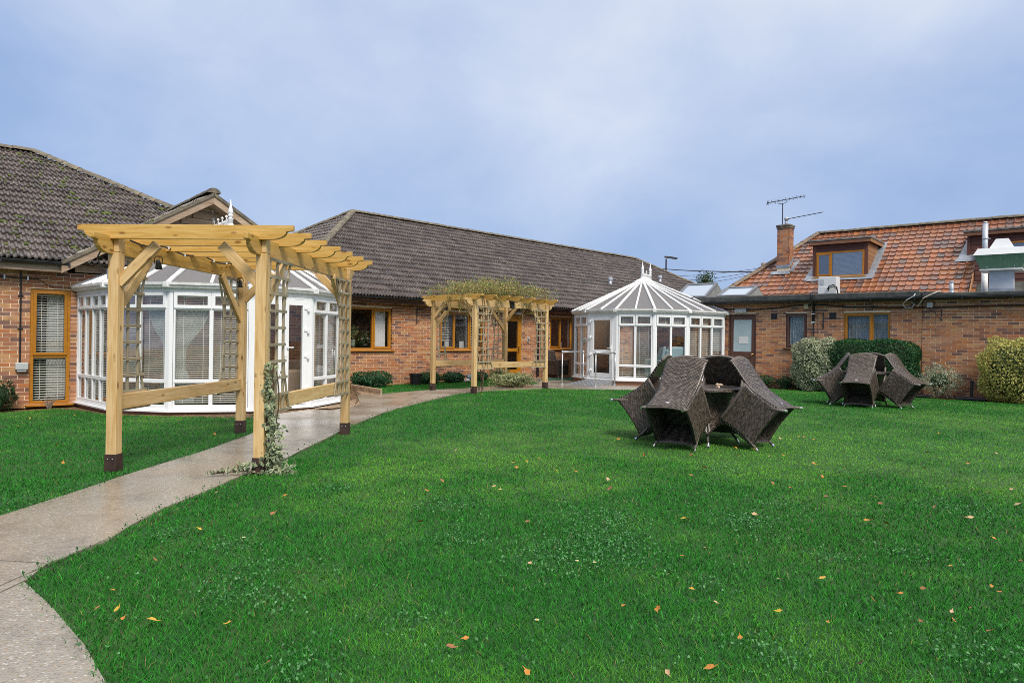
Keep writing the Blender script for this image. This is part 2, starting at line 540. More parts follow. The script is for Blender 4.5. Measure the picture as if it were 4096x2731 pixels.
# ================================================================ setting: ground
def sheet(name, pts, z, m, kind='structure', thick=0.0, parent=None, sub=0.0):
    """flat sheet on the gently falling ground (z above ground), cut where the fall begins"""
    bm = bmesh.new()
    vs = [bm.verts.new((x, y, 0)) for x, y in pts]
    bm.faces.new(vs)
    if sub:
        xs = [p[0] for p in pts]; ys = [p[1] for p in pts]
        for k in range(int((max(xs) - min(xs)) / sub)):
            bmesh.ops.bisect_plane(bm, geom=bm.verts[:] + bm.edges[:] + bm.faces[:], plane_co=(min(xs) + (k + 1) * sub, 0, 0), plane_no=(1, 0, 0))
    bmesh.ops.bisect_plane(bm, geom=bm.verts[:] + bm.edges[:] + bm.faces[:], plane_co=(-0.5, 0, 0), plane_no=(1, 0, 0))
    bmesh.ops.triangulate(bm, faces=bm.faces[:])
    if thick:
        r = bmesh.ops.extrude_face_region(bm, geom=bm.faces[:])
        for e in r['geom']:
            if isinstance(e, bmesh.types.BMVert):
                e.co.z -= thick
    for v in bm.verts:
        v.co.z += gz(v.co.x) + z
    bmesh.ops.recalc_face_normals(bm, faces=bm.faces[:])
    if not thick and bm.faces and sum(f.normal.z * f.calc_area() for f in bm.faces) < 0:
        bmesh.ops.reverse_faces(bm, faces=bm.faces[:])
    me = bpy.data.meshes.new(name)
    bm.to_mesh(me)
    bm.free()
    me.materials.append(m)
    o = add_obj(name, me, parent)
    if kind:
        o['kind'] = kind
    return o

def soil_mat():
    m, nt = newmat('bed_soil')
    pos = nd(nt, 'ShaderNodeNewGeometry').outputs['Position']
    a = noise_n(nt, pos, 14.0, 6.0, 0.65)
    b = nd(nt, 'ShaderNodeTexVoronoi', {'Vector': pos, 'Scale': 32.0})
    col = ramp(nt, a, [(0.3, (0.06, 0.035, 0.022)), (0.55, (0.13, 0.075, 0.04)), (0.75, (0.20, 0.125, 0.06))])
    col = mixc(nt, ramp(nt, nd(nt, 'ShaderNodeSeparateColor', {0: b.outputs['Color']}).outputs[1], [(0.8, 0.0), (0.84, 0.85)]), col, (0.36, 0.24, 0.11))
    finish(nt, col, 0.85, 0, 0.3, a, 0.6, 0.03)
    return m
SOIL = soil_mat()

def path_mat():
    m, nt = newmat('exposed_aggregate')
    pos = nd(nt, 'ShaderNodeNewGeometry').outputs['Position']
    v = nd(nt, 'ShaderNodeTexVoronoi', {'Vector': pos, 'Scale': 75.0})
    c = nd(nt, 'ShaderNodeSeparateColor', {0: v.outputs['Color']})
    col = ramp(nt, c.outputs[0], [(0.0, (0.21, 0.18, 0.14)), (0.3, (0.32, 0.275, 0.215)), (0.55, (0.40, 0.34, 0.265)), (0.75, (0.36, 0.26, 0.15)), (0.88, (0.55, 0.51, 0.45))], 'CONSTANT')
    cem = (0.32, 0.285, 0.235)
    col = mixc(nt, ramp(nt, v.outputs['Distance'], [(0.22, 0.0), (0.5, 0.85)]), col, cem)
    big = noise_n(nt, pos, 0.55, 5.0, 0.6)
    worn_tone = noise_n(nt, pos, 2.3, 6.0, 0.7)
    col = mixc(nt, ramp(nt, worn_tone, [(0.5, 0.0), (0.75, 0.6)]), col, (0.10, 0.08, 0.065))
    col = mixc(nt, ramp(nt, big, [(0.5, 0.0), (0.75, 0.5)]), col, (0.36, 0.24, 0.14))
    rg = ramp(nt, noise_n(nt, pos, 0.8, 4.0, 0.6), [(0.40, 0.07), (0.64, 0.42)])
    bmp = mth(nt, 'ADD', mth(nt, 'MULTIPLY', v.outputs['Distance'], -0.8), mth(nt, 'MULTIPLY', worn_tone, 1.4))
    b = finish(nt, col, 0.5, 0, 0.6, bmp, 0.28, 0.006)
    nt.links.new(rg, b.inputs['Roughness'])
    return m
PATH = path_mat()

def gravel_mat():
    m, nt = newmat('pea_shingle')
    pos = nd(nt, 'ShaderNodeNewGeometry').outputs['Position']
    v = nd(nt, 'ShaderNodeTexVoronoi', {'Vector': pos, 'Scale': 38.0})
    c = nd(nt, 'ShaderNodeSeparateColor', {0: v.outputs['Color']})
    col = ramp(nt, c.outputs[0], [(0.0, (0.40, 0.24, 0.12)), (0.4, (0.50, 0.33, 0.19)), (0.7, (0.62, 0.48, 0.34)), (1.0, (0.34, 0.22, 0.14))])
    col = mixc(nt, ramp(nt, v.outputs['Distance'], [(0.45, 0.0), (0.7, 0.9)]), col, (0.09, 0.055, 0.03))
    finish(nt, col, 0.6, 0, 0.4, mth(nt, 'MULTIPLY', v.outputs['Distance'], -1.0), 1.0, 0.02)
    return m
GRAVEL = gravel_mat()
MATTING = simple('green_matting', (0.02, 0.10, 0.055), (0.035, 0.14, 0.08), 30, 0.9)

big = [(-140, -60), (140, -60), (140, 160), (-140, 160)]
sheet('ground', big, -0.03, SOIL)
rear = [(-40, -50), (40, -50), (40, 0.7), (-40, 0.7)]

PATH_R = [(425, 2731), (340, 2580), (213, 2431), (120, 2345), (96, 2325), (188, 2252), (310, 2208), (431, 2158), (525, 2097), (663, 2025), (807, 1970), (918, 1920), (1155, 1826), (1216, 1793), (1300, 1754), (1420, 1694), (1534, 1650), (1584, 1633), (1737, 1595), (1844, 1570), (1960, 1561), (2184, 1551), (2400, 1556), (2591, 1558), (2750, 1556), (3000, 1549)]
PATH_L = [(0, 2061), (276, 1973), (486, 1903), (608, 1865), (818, 1801), (995, 1738), (1030, 1722), (1012, 1666)]
path_right = [(-1.05, 1.0)] + [G(*p) for p in PATH_R]
path_left = [G(*p) for p in PATH_L]
path_poly = path_right + [(7.2, 19.9), (5.4, 21.0), (2.2, 23.8), (0.3, 22.55)] + [G(2161, 1535), G(1985, 1541), G(1859, 1553), G(1729, 1558), G(1526, 1574), G(1429, 1580), G(1442, 1614), G(1417, 1624), G(1330, 1640), G(1240, 1638)] + list(reversed(path_left)) + [(-7.5, 3.4), (-7.0, 1.0)]
joints = [(G(0, 2368), G(96, 2323)), (G(0, 2341), G(159, 2272)), (G(0, 2240), G(205, 2253)), (G(862, 1785), G(1172, 1798)), (G(1089, 1710), G(1300, 1710))]
path = bpy.data.objects.new('path', None)
COL.objects.link(path)
path['kind'] = 'structure'
gap = 0.007
rest = list(path_poly)
def tidy(poly):
    o = []
    for p in poly:
        if not o or math.hypot(p[0] - o[-1][0], p[1] - o[-1][1]) > 1e-3:
            o.append(p)
    return o
for k, ((ax, ay), (bx, by)) in enumerate(joints):
    d = math.hypot(bx - ax, by - ay)
    nx, ny = -(by - ay) / d, (bx - ax) / d
    if ny < 0: nx, ny = -nx, -ny
    sheet('slab', tidy(clip(rest, ax - nx * gap, ay - ny * gap, -nx, -ny)), 0.0, PATH, None, 0.028, path)
    rest = clip(rest, ax + nx * gap, ay + ny * gap, nx, ny)
sheet('slab', tidy(rest), 0.0, PATH, None, 0.028, path)
sheet('gravel', [G(1250, 1634), G(1417, 1624), G(1442, 1614), G(1429, 1580), G(1524, 1573), G(1417, 1552), (-3.3, 15.2), (-3.3, 13.4), (-3.6, 12.6)], -0.012, GRAVEL, 'stuff')
sheet('artificial_turf', [G(2150, 1520), G(2300, 1520), (2.6, 23.2), (1.2, 22.6)], 0.004, MATTING)

# ================================================================ buildings
FC = Frame(-3.02, 19.18, 45.7)       # long middle building
FR = Frame(7.215, 19.96, -40.3)      # flat roofed building on the right
FL = Frame(-8.92, 12.14, 41.0)       # building on the left

def in_rects(u, v, rects):
    return any(a <= u <= b and c <= v <= d for a, b, c, d in rects)

def brick_wall(bld, F, x0, x1, z0, z1, opens, hide=(), nobj=300, phase=0.0, y=0.0, name='wall', seed=1):
    rr = random.Random(seed)
    xs = sorted({x0, x1} | {q for o in opens for q in o[:2] if x0 < q < x1})
    zs = sorted({z0, z1} | {q for o in opens for q in o[2:] if z0 < q < z1})
    b = MB()
    for xa, xb in zip(xs, xs[1:]):
        for za, zb in zip(zs, zs[1:]):
            cx, cz = (xa + xb) / 2, (za + zb) / 2
            if not any(o[0] < cx < o[1] and o[2] < cz < o[3] for o in opens):
                b.box(xa, xb, y + 0.004, y + 0.10, za, zb)
    wall = b.build(name, MORTAR, bld)
    rows = []
    nz = int((z1 - z0) / 0.075 + 0.5)
    for i in range(nz):
        za = z0 + i * 0.075
        zb = za + 0.065
        zc = (za + zb) / 2
        cuts = sorted((o[0], o[1]) for o in opens if o[2] - 0.02 < zc < o[3] + 0.02)
        segs = []
        a = x0
        for ca, cb in cuts:
            if ca > a: segs.append((a, ca))
            a = max(a, cb)
        if a < x1: segs.append((a, x1))
        off = phase + (0.1125 if i % 2 else 0.0)
        for sa, sb in segs:
            k = math.floor((sa - off) / 0.225)
            while off + k * 0.225 < sb:
                ba, bb = max(sa, off + k * 0.225), min(sb, off + k * 0.225 + 0.215)
                if bb - ba > 0.02:
                    rows.append((ba, bb, za, zb))
                k += 1
    sc = []
    for r in rows:
        p = F.w((r[0] + r[1]) / 2, y, (r[2] + r[3]) / 2)
        s = score(p)
        if s and in_rects(*proj(*p), hide):
            s = 0
        sc.append(s)
    order = sorted(range(len(rows)), key=lambda i: -sc[i])
    single = {i for i in order[:nobj] if sc[i] > 0}
    cache = {}
    st = MB()
    for i, (ba, bb, za, zb) in enumerate(rows):
        jy = y + rr.uniform(-0.0025, 0.0015)
        if i in single:
            w = round(bb - ba, 3)
            if w not in cache:
                cache[w] = MB().box(0, w, 0, 0.09, 0, 0.065).mesh('brick', BRICK_O)
            add_obj('brick', cache[w], wall, Matrix.Translation((ba, jy, za)))
        else:
            st.box(ba, bb, jy, jy + 0.09, za, zb)
    if st.v:
        st.build('brickwork', BRICK_I, bld, kind='stuff')
    return wall

def tile_mesh(kind, w, L, mtl, cutters=None, M=None):
    """one interlocking roof tile, x across, y up the slope, z out of the roof"""
    if kind == 'grey':
        pr = []
        for k in range(3):
            x = w * k / 3
            s = w / 3
            pr += [(x, 0.0), (x + s * 0.42, 0.0), (x + s * 0.58, 0.030), (x + s * 0.86, 0.030)]
        pr.append((w, 0.0))
    else:
        pr = [(0, 0.020), (w * 0.10, 0.026), (w * 0.20, 0.012), (w * 0.30, 0.003), (w * 0.6, 0.0), (w * 0.90, 0.003), (w * 0.99, 0.014)]
    b = MB()
    n = len(pr)
    t = 0.034
    b.v = [(x, 0.0, z) for x, z in pr] + [(x, L, z) for x, z in pr] + [(x, 0.0, z - t) for x, z in pr]
    for k in range(n - 1):
        b.f.append((k, k + 1, n + k + 1, n + k))
        b.f.append((2 * n + k, 2 * n + k + 1, k + 1, k))
    me = b.mesh('roof_tile', mtl)
    return me

def cut_mesh(me, M, planes):
    bm = bmesh.new()
    bm.from_mesh(me)
    bmesh.ops.transform(bm, matrix=M, verts=bm.verts[:])
    for co, no in planes:
        bmesh.ops.bisect_plane(bm, geom=bm.verts[:] + bm.edges[:] + bm.faces[:], plane_co=co, plane_no=no, clear_outer=True)
    if not bm.faces:
        bm.free()
        return None
    m2 = bpy.data.meshes.new('roof_tile')
    bmesh.ops.transform(bm, matrix=M.inverted(), verts=bm.verts[:])
    bm.to_mesh(m2)
    bm.free()
    for mt in me.materials:
        m2.materials.append(mt)
    return m2

def tile_roof(bld, F, roof, o, a, b, poly, kind, w, gauge, mo, mi, nobj=300, holes=(), stagger=False, hide=(), seed=3):
    """poly: convex polygon (x along a, y along b) on the slope; roof: the part that carries the single tiles"""
    rr = random.Random(seed)
    o, a, b = Vector(o), Vector(a).normalized(), Vector(b).normalized()
    n = a.cross(b)
    L = gauge + 0.06
    th = 0.056 if kind == 'grey' else 0.048
    me_o, me_i = tile_mesh(kind, w, L, mo), tile_mesh(kind, w, L, mi)
    ar = sum(p[0] * q[1] - q[0] * p[1] for p, q in zip(poly, poly[1:] + poly[:1]))
    if ar < 0: poly = poly[::-1]
    edges = []
    for p, q in zip(poly, poly[1:] + poly[:1]):
        d = Vector((q[0] - p[0], q[1] - p[1], 0)).normalized()
        edges.append((p, (-d.y, d.x)))                 # inward normal
    x0, x1 = min(p[0] for p in poly), max(p[0] for p in poly)
    y0, y1 = min(p[1] for p in poly), max(p[1] for p in poly)
    items = []
    for j in range(int((y1 - y0) / gauge) + 1):
        for i in range(-1, int((x1 - x0) / w) + 1):
            tx, ty = x0 + i * w + (w / 2 if stagger and j % 2 else 0), y0 + j * gauge
            cs = [(tx + dx * w, ty + dy * L) for dx in (0, 1) for dy in (0, 1)]
            cut = []
            out = False
            for p, nn in edges:
                ds = [(c[0] - p[0]) * nn[0] + (c[1] - p[1]) * nn[1] for c in cs]
                if max(ds) <= 0.01: out = True; break
                if min(ds) < -0.001: cut.append((p, nn))
            if out: continue
            if any(all(hx0 < c[0] < hx1 and hy0 < c[1] < hy1 for c in cs) for hx0, hx1, hy0, hy1 in holes): continue
            jz = rr.uniform(-0.003, 0.004)
            org = o + a * tx + b * ty + n * (th + jz)
            b2 = (b * L - n * (th - 0.010)).normalized()
            rot = Matrix.Rotation(rr.uniform(-0.006, 0.006), 4, n)
            a2 = rot @ a
            b3 = rot @ b2
            n2 = a2.cross(b3).normalized()
            M = basis(org, a2, n2.cross(a2), n2)
            c = o + a * (tx + w / 2) + b * (ty + L / 2)
            W = F.w(c.x, c.y, c.z)
            s = score(W)
            if s and in_rects(*proj(*W), hide): s = 0
            items.append((s, M, cut))
    items.sort(key=lambda t: -t[0])
    st = MB()
    for k, (s, M, cut) in enumerate(items):
        me = me_o if (k < nobj and s > 0) else me_i
        if cut:
            me = cut_mesh(me, M, [(o + a * p[0] + b * p[1], -(a * nn[0] + b * nn[1])) for p, nn in cut])
            if me is None: continue
        if k < nobj and s > 0:
            add_obj('roof_tile', me, roof, M)
        else:
            i0 = len(st.v)
            st.v += [tuple(M @ v.co) for v in me.vertices]
            st.f += [tuple(i0 + q for q in p.vertices) for p in me.polygons]
    if st.v:
        st.build('tiling', mi, bld, kind='stuff')

_half = {}
def ridge_run(parent, p, q, m, r=0.115, step=0.42, name='ridge_tile', flat=0.75):
    p, q = Vector(p), Vector(q)
    L = (q - p).length
    n = max(1, round(L / step))
    st = L / n
    key = (round(st, 3), r, m.name)
    if key not in _half:
        b = MB()
        N = 8
        for x, rr_ in ((0.0, r * 1.06), (st * 0.99, r)):
            for k in range(N + 1):
                a = math.pi * k / N
                b.v.append((x, rr_ * math.cos(a), rr_ * flat * math.sin(a)))
        for k in range(N):
            b.f.append((k, N + 1 + k, N + 2 + k, k + 1))
        b.f.append(tuple(range(N, -1, -1)))
        b.f.append(tuple(range(N + 1, 2 * N + 2)))
        _half[key] = b.mesh(name, m)
    for k in range(n):
        a = p + (q - p) * (k / n)
        c = p + (q - p) * ((k + 1) / n)
        M = bar_matrix(a, c) @ Matrix.Translation((0, 0, random.uniform(-0.006, 0.006)))
        add_obj(name, _half[key], parent, M)

def moss(bld, o, a, b, poly, n, seed, mtl, big=0.035):
    """small cushions of moss scattered over a roof slope"""
    rr = random.Random(seed)
    o, a, b = Vector(o), Vector(a).normalized(), Vector(b).normalized()
    nn = a.cross(b)
    base = sphere_mesh(1.0, 1)
    bv = [v.co.copy() for v in base.verts]
    bf = [tuple(v.index for v in f.verts) for f in base.faces]
    base.free()
    x0, x1 = min(p[0] for p in poly), max(p[0] for p in poly)
    y0, y1 = min(p[1] for p in poly), max(p[1] for p in poly)
    st = MB()
    area = lambda pt: all((q[0] - p[0]) * (pt[1] - p[1]) - (q[1] - p[1]) * (pt[0] - p[0]) >= 0 for p, q in zip(poly, poly[1:] + poly[:1]))
    k = 0
    while k < n:
        pt = (rr.uniform(x0, x1), rr.uniform(y0, y1))
        if not area(pt): continue
        if noise.noise(Vector((pt[0] * 0.9, pt[1] * 0.9, seed))) < -0.05 and rr.random() < 0.7: 
            k += 0.3; continue
        k += 1
        c = o + a * pt[0] + b * pt[1] + nn * 0.045
        s = big * rr.uniform(0.3, 1.0) ** 1.5
        i0 = len(st.v)
        e = rr.uniform(0.8, 1.9)
        for v in bv:
            st.v.append(tuple(c + a * (v.x * s * e) + b * (v.y * s) + nn * (v.z * s * 0.55)))
        st.f += [tuple(i0 + q for q in f) for f in bf]
    st.build('moss', mtl, bld, smooth=True, kind='stuff')
MOSS = simple('moss', (0.055, 0.085, 0.012), (0.12, 0.15, 0.025), 9, 0.9, bscale=80, bstr=0.5)

def gutter(bld, pts, m, r=0.055, name='gutter'):
    b = MB()
    p, q = Vector(pts[0]), Vector(pts[1])
    M = bar_matrix(p, q)
    L = (q - p).length
    prof = [(r * math.cos(a), r * math.sin(a)) for a in [math.pi + math.pi * k / 8 for k in range(9)]]
    prof += [(r * 0.86 * math.cos(a), r * 0.86 * math.sin(a) + 0.004) for a in [2 * math.pi - math.pi * k / 8 for k in range(9)]]
    n = len(prof)
    for x in (0, L):
        b.v += [tuple(M @ Vector((x, y, z))) for y, z in prof]
    for k in range(n):
        l = (k + 1) % n
        b.f.append((k, l, n + l, n + k))
    b.f.append(tuple(range(n)))
    b.f.append(tuple(reversed(range(n, 2 * n))))
    x = 0.6
    while x < L:
        b.box(x, x + 0.03, -r - 0.004, r + 0.004, -r - 0.004, 0.006, M)
        x += 1.0
    return b.build(name, m, bld)

def window(bld, x0, x1, z0, z1, y, m, cells, sill=True, fw=0.055, dep=0.07, glass=None, sillm=None, name='window'):
    """cells: (xa, xb, za, zb, opening) inside the outer frame"""
    glass = glass or GLASS
    b = MB()
    b.box(x0, x1, y, y + dep, z0, z0 + fw)
    b.box(x0, x1, y, y + dep, z1 - fw, z1)
    b.box(x0, x0 + fw, y + 0.001, y + dep - 0.001, z0 + fw, z1 - fw)
    b.box(x1 - fw, x1, y + 0.001, y + dep - 0.001, z0 + fw, z1 - fw)
    xa_ = sorted({c[1] for c in cells if c[1] < x1 - fw - 0.01})
    for xm in xa_:
        zs = [c for c in cells if abs(c[1] - xm) < 1e-4]
        b.box(xm, xm + fw, y + 0.001, y + dep - 0.001, min(c[2] for c in zs), max(c[3] for c in zs))
    for zm in sorted({c[3] for c in cells if c[3] < z1 - fw - 0.01}):
        cs = [c for c in cells if abs(c[3] - zm) < 1e-4]
        b.box(min(c[0] for c in cs), max(c[1] for c in cs), y + 0.002, y + dep - 0.002, zm, zm + fw)
    fr = b.build(name, m, bld, bevel=0.006)
    for xa, xb, za, zb, op in cells:
        if op:
            cw = 0.05
            cb = MB()
            ya, yb = y - 0.022, y + dep - 0.02
            xo, xp, zo, zp = xa - 0.012, xb + 0.012, za - 0.012, zb + 0.012
            cb.box(xo, xp, ya, yb, zo, zo + cw)
            cb.box(xo, xp, ya, yb, zp - cw, zp)
            cb.box(xo, xo + cw, ya + 0.001, yb, zo + cw, zp - cw)
            cb.box(xp - cw, xp, ya + 0.001, yb, zo + cw, zp - cw)
            if op == 2:
                cb.box(xo + 0.07, xp - 0.07, ya - 0.015, ya, zp - 0.04, zp - 0.02)
            cb.build('casement', m, fr, bevel=0.006)
            MB().box(xo + cw, xp - cw, y + 0.012, y + 0.018, zo + cw, zp - cw).build('pane', glass, fr)
        else:
            MB().box(xa, xb, y + 0.022, y + 0.028, za, zb).build('pane', glass, fr)
    if sill:
        MB().box(x0 - 0.06, x1 + 0.06, y - 0.11, y + 0.03, z0 - 0.032, z0 - 0.002).build('sill', sillm or m, fr, bevel=0.006)
    return fr

def blind(bld, x0, x1, z0, z1, y, pitch=0.034, ang=20, m=None, M=None, depth=0.024, name='blind_slats'):
    b = MB()
    z = z0 + 0.01
    t = R(ang)
    while z < z1 - 0.02:
        dy, dz = depth / 2 * math.cos(t), depth / 2 * math.sin(t)
        c = Vector((0, y, z))
        i = len(b.v)
        pts = [(x0, y - dy, z - dz), (x1, y - dy, z - dz), (x1, y + dy, z + dz), (x0, y + dy, z + dz)]
        pts += [(p[0], p[1], p[2] + 0.0035) for p in pts]
        b.v += [tuple(M @ Vector(p)) if M is not None else p for p in pts]
        b.f += [tuple(i + k for k in q) for q in ((3, 2, 1, 0), (4, 5, 6, 7), (0, 1, 5, 4), (1, 2, 6, 5), (2, 3, 7, 6), (3, 0, 4, 7))]
        z += pitch
    b.box(x0, x1, y - 0.02, y + 0.02, z1 - 0.03, z1, M)
    for f in (0.22, 0.78):
        xx = x0 + (x1 - x0) * f
        b.box(xx - 0.004, xx + 0.004, y - 0.016, y - 0.014, z0, z1 - 0.03, M)
    return b.build(name, m or BLIND, bld, kind='stuff')

def curtain(bld, x0, x1, z0, z1, y, m, waist=None, folds=9, M=None, name='curtain', side=0):
    """hanging cloth with folds; waist: (z, width) where a tie gathers it to one side"""
    b = MB()
    nx, nz = folds * 4, 14
    for j in range(nz + 1):
        t = j / nz
        z = z0 + (z1 - z0) * t
        xa, xb = x0, x1
        if waist:
            k = math.exp(-((z - waist[0]) / 0.42) ** 2)
            wd = (x1 - x0) * (1 - k) + waist[1] * k
            if z < waist[0]: wd = max(wd * 0.55, waist[1])
            if side == 0: xb = x0 + wd
            else: xa = x1 - wd
        for i in range(nx + 1):
            s = i / nx
            p = Vector((xa + (xb - xa) * s, y + 0.022 * math.sin(s * folds * 2 * math.pi + 0.6 * math.sin(3 * t)), z))
            b.v.append(tuple(M @ p if M is not None else p))
    for j in range(nz):
        for i in range(nx):
            k = j * (nx + 1) + i
            b.f.append((k, k + 1, k + nx + 2, k + nx + 1))
    return b.build(name, m, bld, smooth=True)

def room(bld, x0, x1, y0, y1, z0, z1, m=None):
    b = MB()
    b.poly([(x0, y1, z0), (x1, y1, z0), (x1, y1, z1), (x0, y1, z1)])
    b.poly([(x0, y0, z0), (x0, y1, z0), (x0, y1, z1), (x0, y0, z1)])
    b.poly([(x1, y1, z0), (x1, y0, z0), (x1, y0, z1), (x1, y1, z1)])
    b.poly([(x0, y0, z0), (x1, y0, z0), (x1, y1, z0), (x0, y1, z0)])
    b.poly([(x0, y1, z1), (x1, y1, z1), (x1, y0, z1), (x0, y0, z1)])
    return b.build('interior', m or DARKIN, bld)

def hip_roof(bld, F, x0, x1, y0, ye, yr, ze, zr, rx0, rx1, nobj, hide=(), moss_n=(0, 0), left_end=False, right_end=False):
    """eaves at y=ye from x0 to x1, ridge at yr from rx0 to rx1"""
    yb = 2 * yr - ye
    roof = MB().poly([(x0, ye, ze), (x1, ye, ze), (rx1, yr, zr), (rx0, yr, zr)]).poly([(x1, yb, ze), (x0, yb, ze), (rx0, yr, zr), (rx1, yr, zr)]) \
        .poly([(x0, yb, ze), (x0, ye, ze), (rx0, yr, zr)]).poly([(x1, ye, ze), (x1, yb, ze), (rx1, yr, zr)]).build('roof', FELT_EDGE, bld)
    sl = Vector((0, yr - ye, zr - ze))
    L = sl.length
    poly = [(0, 0), (x1 - x0, 0), (rx1 - x0, L), (rx0 - x0, L)]
    tile_roof(bld, F, roof, (x0, ye, ze), (1, 0, 0), sl, poly, 'grey', 0.30, 0.345, TILE_GO, TILE_GI, nobj, hide=hide)
    if moss_n[0]:
        moss(bld, (x0, ye, ze), (1, 0, 0), sl, poly, moss_n[0], 5, MOSS, moss_n[1])
    if left_end:
        sl2 = Vector((rx0 - x0, 0, zr - ze))
        poly2 = [(0, 0), (yb - ye, 0), ((yb - ye) / 2, sl2.length)]
        tile_roof(bld, F, roof, (x0, yb, ze), (0, -1, 0), sl2, poly2, 'grey', 0.30, 0.345, TILE_GO, TILE_GI, 0)
    if right_end:
        sl2 = Vector((rx1 - x1, 0, zr - ze))
        poly2 = [(0, 0), (yb - ye, 0), ((yb - ye) / 2, sl2.length)]
        tile_roof(bld, F, roof, (x1, ye, ze), (0, 1, 0), sl2, poly2, 'grey', 0.30, 0.345, TILE_GO, TILE_GI, 0)
    up = Vector((0, 0, 0.05))
    ridge_run(roof, Vector((rx0, yr, zr)) + up, Vector((rx1, yr, zr)) + up, RIDGE)
    for p, q in (((x0, ye, ze), (rx0, yr, zr)), ((x1, ye, ze), (rx1, yr, zr)), ((x0, yb, ze), (rx0, yr, zr))):
        ridge_run(roof, Vector(p) + up, Vector(q) + up, RIDGE, name='hip_tile')
    return roof

def box_walls(bld, x0, x1, y0, y1, z0, z1, m):
    b = MB()
    b.box(x0, x0 + 0.1, y0, y1, z0, z1)
    b.box(x1 - 0.1, x1, y0, y1, z0, z1)
    b.box(x0 + 0.1, x1 - 0.1, y1 - 0.1, y1, z0, z1)
    return b.build('outer_wall', m, bld)
PLAINBRICK = simple('distant_brick', (0.40, 0.20, 0.11), (0.30, 0.16, 0.11), 6, 0.8)

# ---------------------------------------------------------------- middle building
bc = thing('brick_building', 'long low brick building with a grey tiled hipped roof behind the planted pergola', 'building', (FC.o[0], FC.o[1], 0), R(FC.deg))
cw1, cw2, cw3, cdoor = (-1.92, -0.43, 0.92, 2.065), (1.30, 3.06, 0.92, 2.065), (6.20, 7.95, 0.95, 2.07), (3.98, 4.80, 0.09, 2.05)
brick_wall(bc, FC, -3.4, 11.0, -0.06, 2.19, [cw1, cw2, cw3, cdoor], hide=[(0, 1424, 0, 2731), (2290, 4096, 0, 2731)], seed=1)
box_walls(bc, -3.4, 24.4, 0.101, 10.95, -0.1, 2.3, PLAINBRICK)
MB().box(11.0, 24.4, 0.0, 0.1, -0.1, 2.3).build('outer_wall', PLAINBRICK, bc)
room(bc, -3.0, 10.8, 0.105, 3.6, 0.02, 2.28)
MB().box(-3.75, 24.6, -0.30, -0.27, 2.19, 2.36).build('fascia', FASCIA, bc, bevel=0.004)
MB().box(-3.75, 24.6, -0.268, 0.12, 2.19, 2.205).build('soffit', FASCIA, bc)
hip_roof(bc, FC, -3.87, 24.75, 0, -0.36, 5.3, 2.34, 5.62, 1.62, 19.1, 300, hide=[(0, 1430, 1040, 2731)], moss_n=(420, 0.035), left_end=True, right_end=True)
gutter(bc, [(-3.87, -0.365, 2.335), (24.7, -0.365, 2.335)], BLACK)

def cell(x0, x1, z0, z1, xs, ops, fw=0.055):
    out = []
    e = [x0] + xs + [x1]
    for i, op in enumerate(ops):
        out.append((e[i] + (fw if i == 0 else fw / 2), e[i + 1] - (fw if i == len(ops) - 1 else fw / 2), z0 + fw, z1 - fw, op))
    return out

def cells_of(w, xs, ops, fw=0.055):
    """cells side by side; xs = left edge of each mullion"""
    x0, x1, z0, z1 = w
    st = [x0 + fw] + [x + fw for x in xs]
    en = list(xs) + [x1 - fw]
    return [(a, b, z0 + fw, z1 - fw, op) for a, b, op in zip(st, en, ops)]
window(bc, *cw1, 0.045, OAK, cells_of(cw1, [-1.06], [0, 2]))
window(bc, *cw2, 0.045, OAK, cells_of(cw2, [1.86, 2.44], [2, 0, 2]))
window(bc, *cw3, 0.045, OAK, cells_of(cw3, [6.78, 7.36], [2, 0, 2]))
curtain(bc, -0.93, -0.50, 0.98, 2.03, 0.22, CURTAIN, folds=6)
curtain(bc, 7.42, 7.85, 0.98, 2.03, 0.22, CURTAIN, folds=6)
blind(bc, 1.40, 1.86, 1.2, 2.02, 0.25, 0.05, 30, CURTAIN)
blind(bc, 2.52, 3.0, 1.0, 2.02, 0.25, 0.05, 30, CURTAIN)
# garden door
x0, x1, z0, z1 = cdoor
fr = MB().box(x0, x0 + 0.07, 0.03, 0.10, z0, z1).box(x1 - 0.07, x1, 0.03, 0.10, z0, z1).box(x0 + 0.07, x1 - 0.07, 0.031, 0.099, z1 - 0.07, z1).build('door_frame', OAK, bc, bevel=0.005)
d = MB()
a0, a1 = x0 + 0.075, x1 - 0.075
for xa, xb, za, zb in ((a0, a0 + 0.10, z0 + 0.02, z1 - 0.075), (a1 - 0.10, a1, z0 + 0.02, z1 - 0.075), (a0 + 0.10, a1 - 0.10, z0 + 0.02, z0 + 0.19), (a0 + 0.10, a1 - 0.10, 0.86, 0.97), (a0 + 0.10, a1 - 0.10, z1 - 0.19, z1 - 0.075)):
    d.box(xa, xb, 0.025, 0.085, za, zb)
door = d.build('door', OAK, bc, bevel=0.006)
for za, zb in ((z0 + 0.19, 0.86), (0.97, z1 - 0.19)):
    MB().box(a0 + 0.10, a1 - 0.10, 0.05, 0.056, za, zb).build('pane', GLASS, door)
MB().box(a1 - 0.075, a1 - 0.035, 0.012, 0.025, 0.80, 1.03).tube([(a1 - 0.055, 0.012, 0.98), (a1 - 0.055, -0.03, 0.98), (a1 - 0.17, -0.03, 0.985)], 0.009).build('handle', BRASS, door)
MB().box(x0 - 0.05, x1 + 0.05, -0.10, 0.03, z0 - 0.05, z0).build('door_sill', OAK, bc, bevel=0.005)
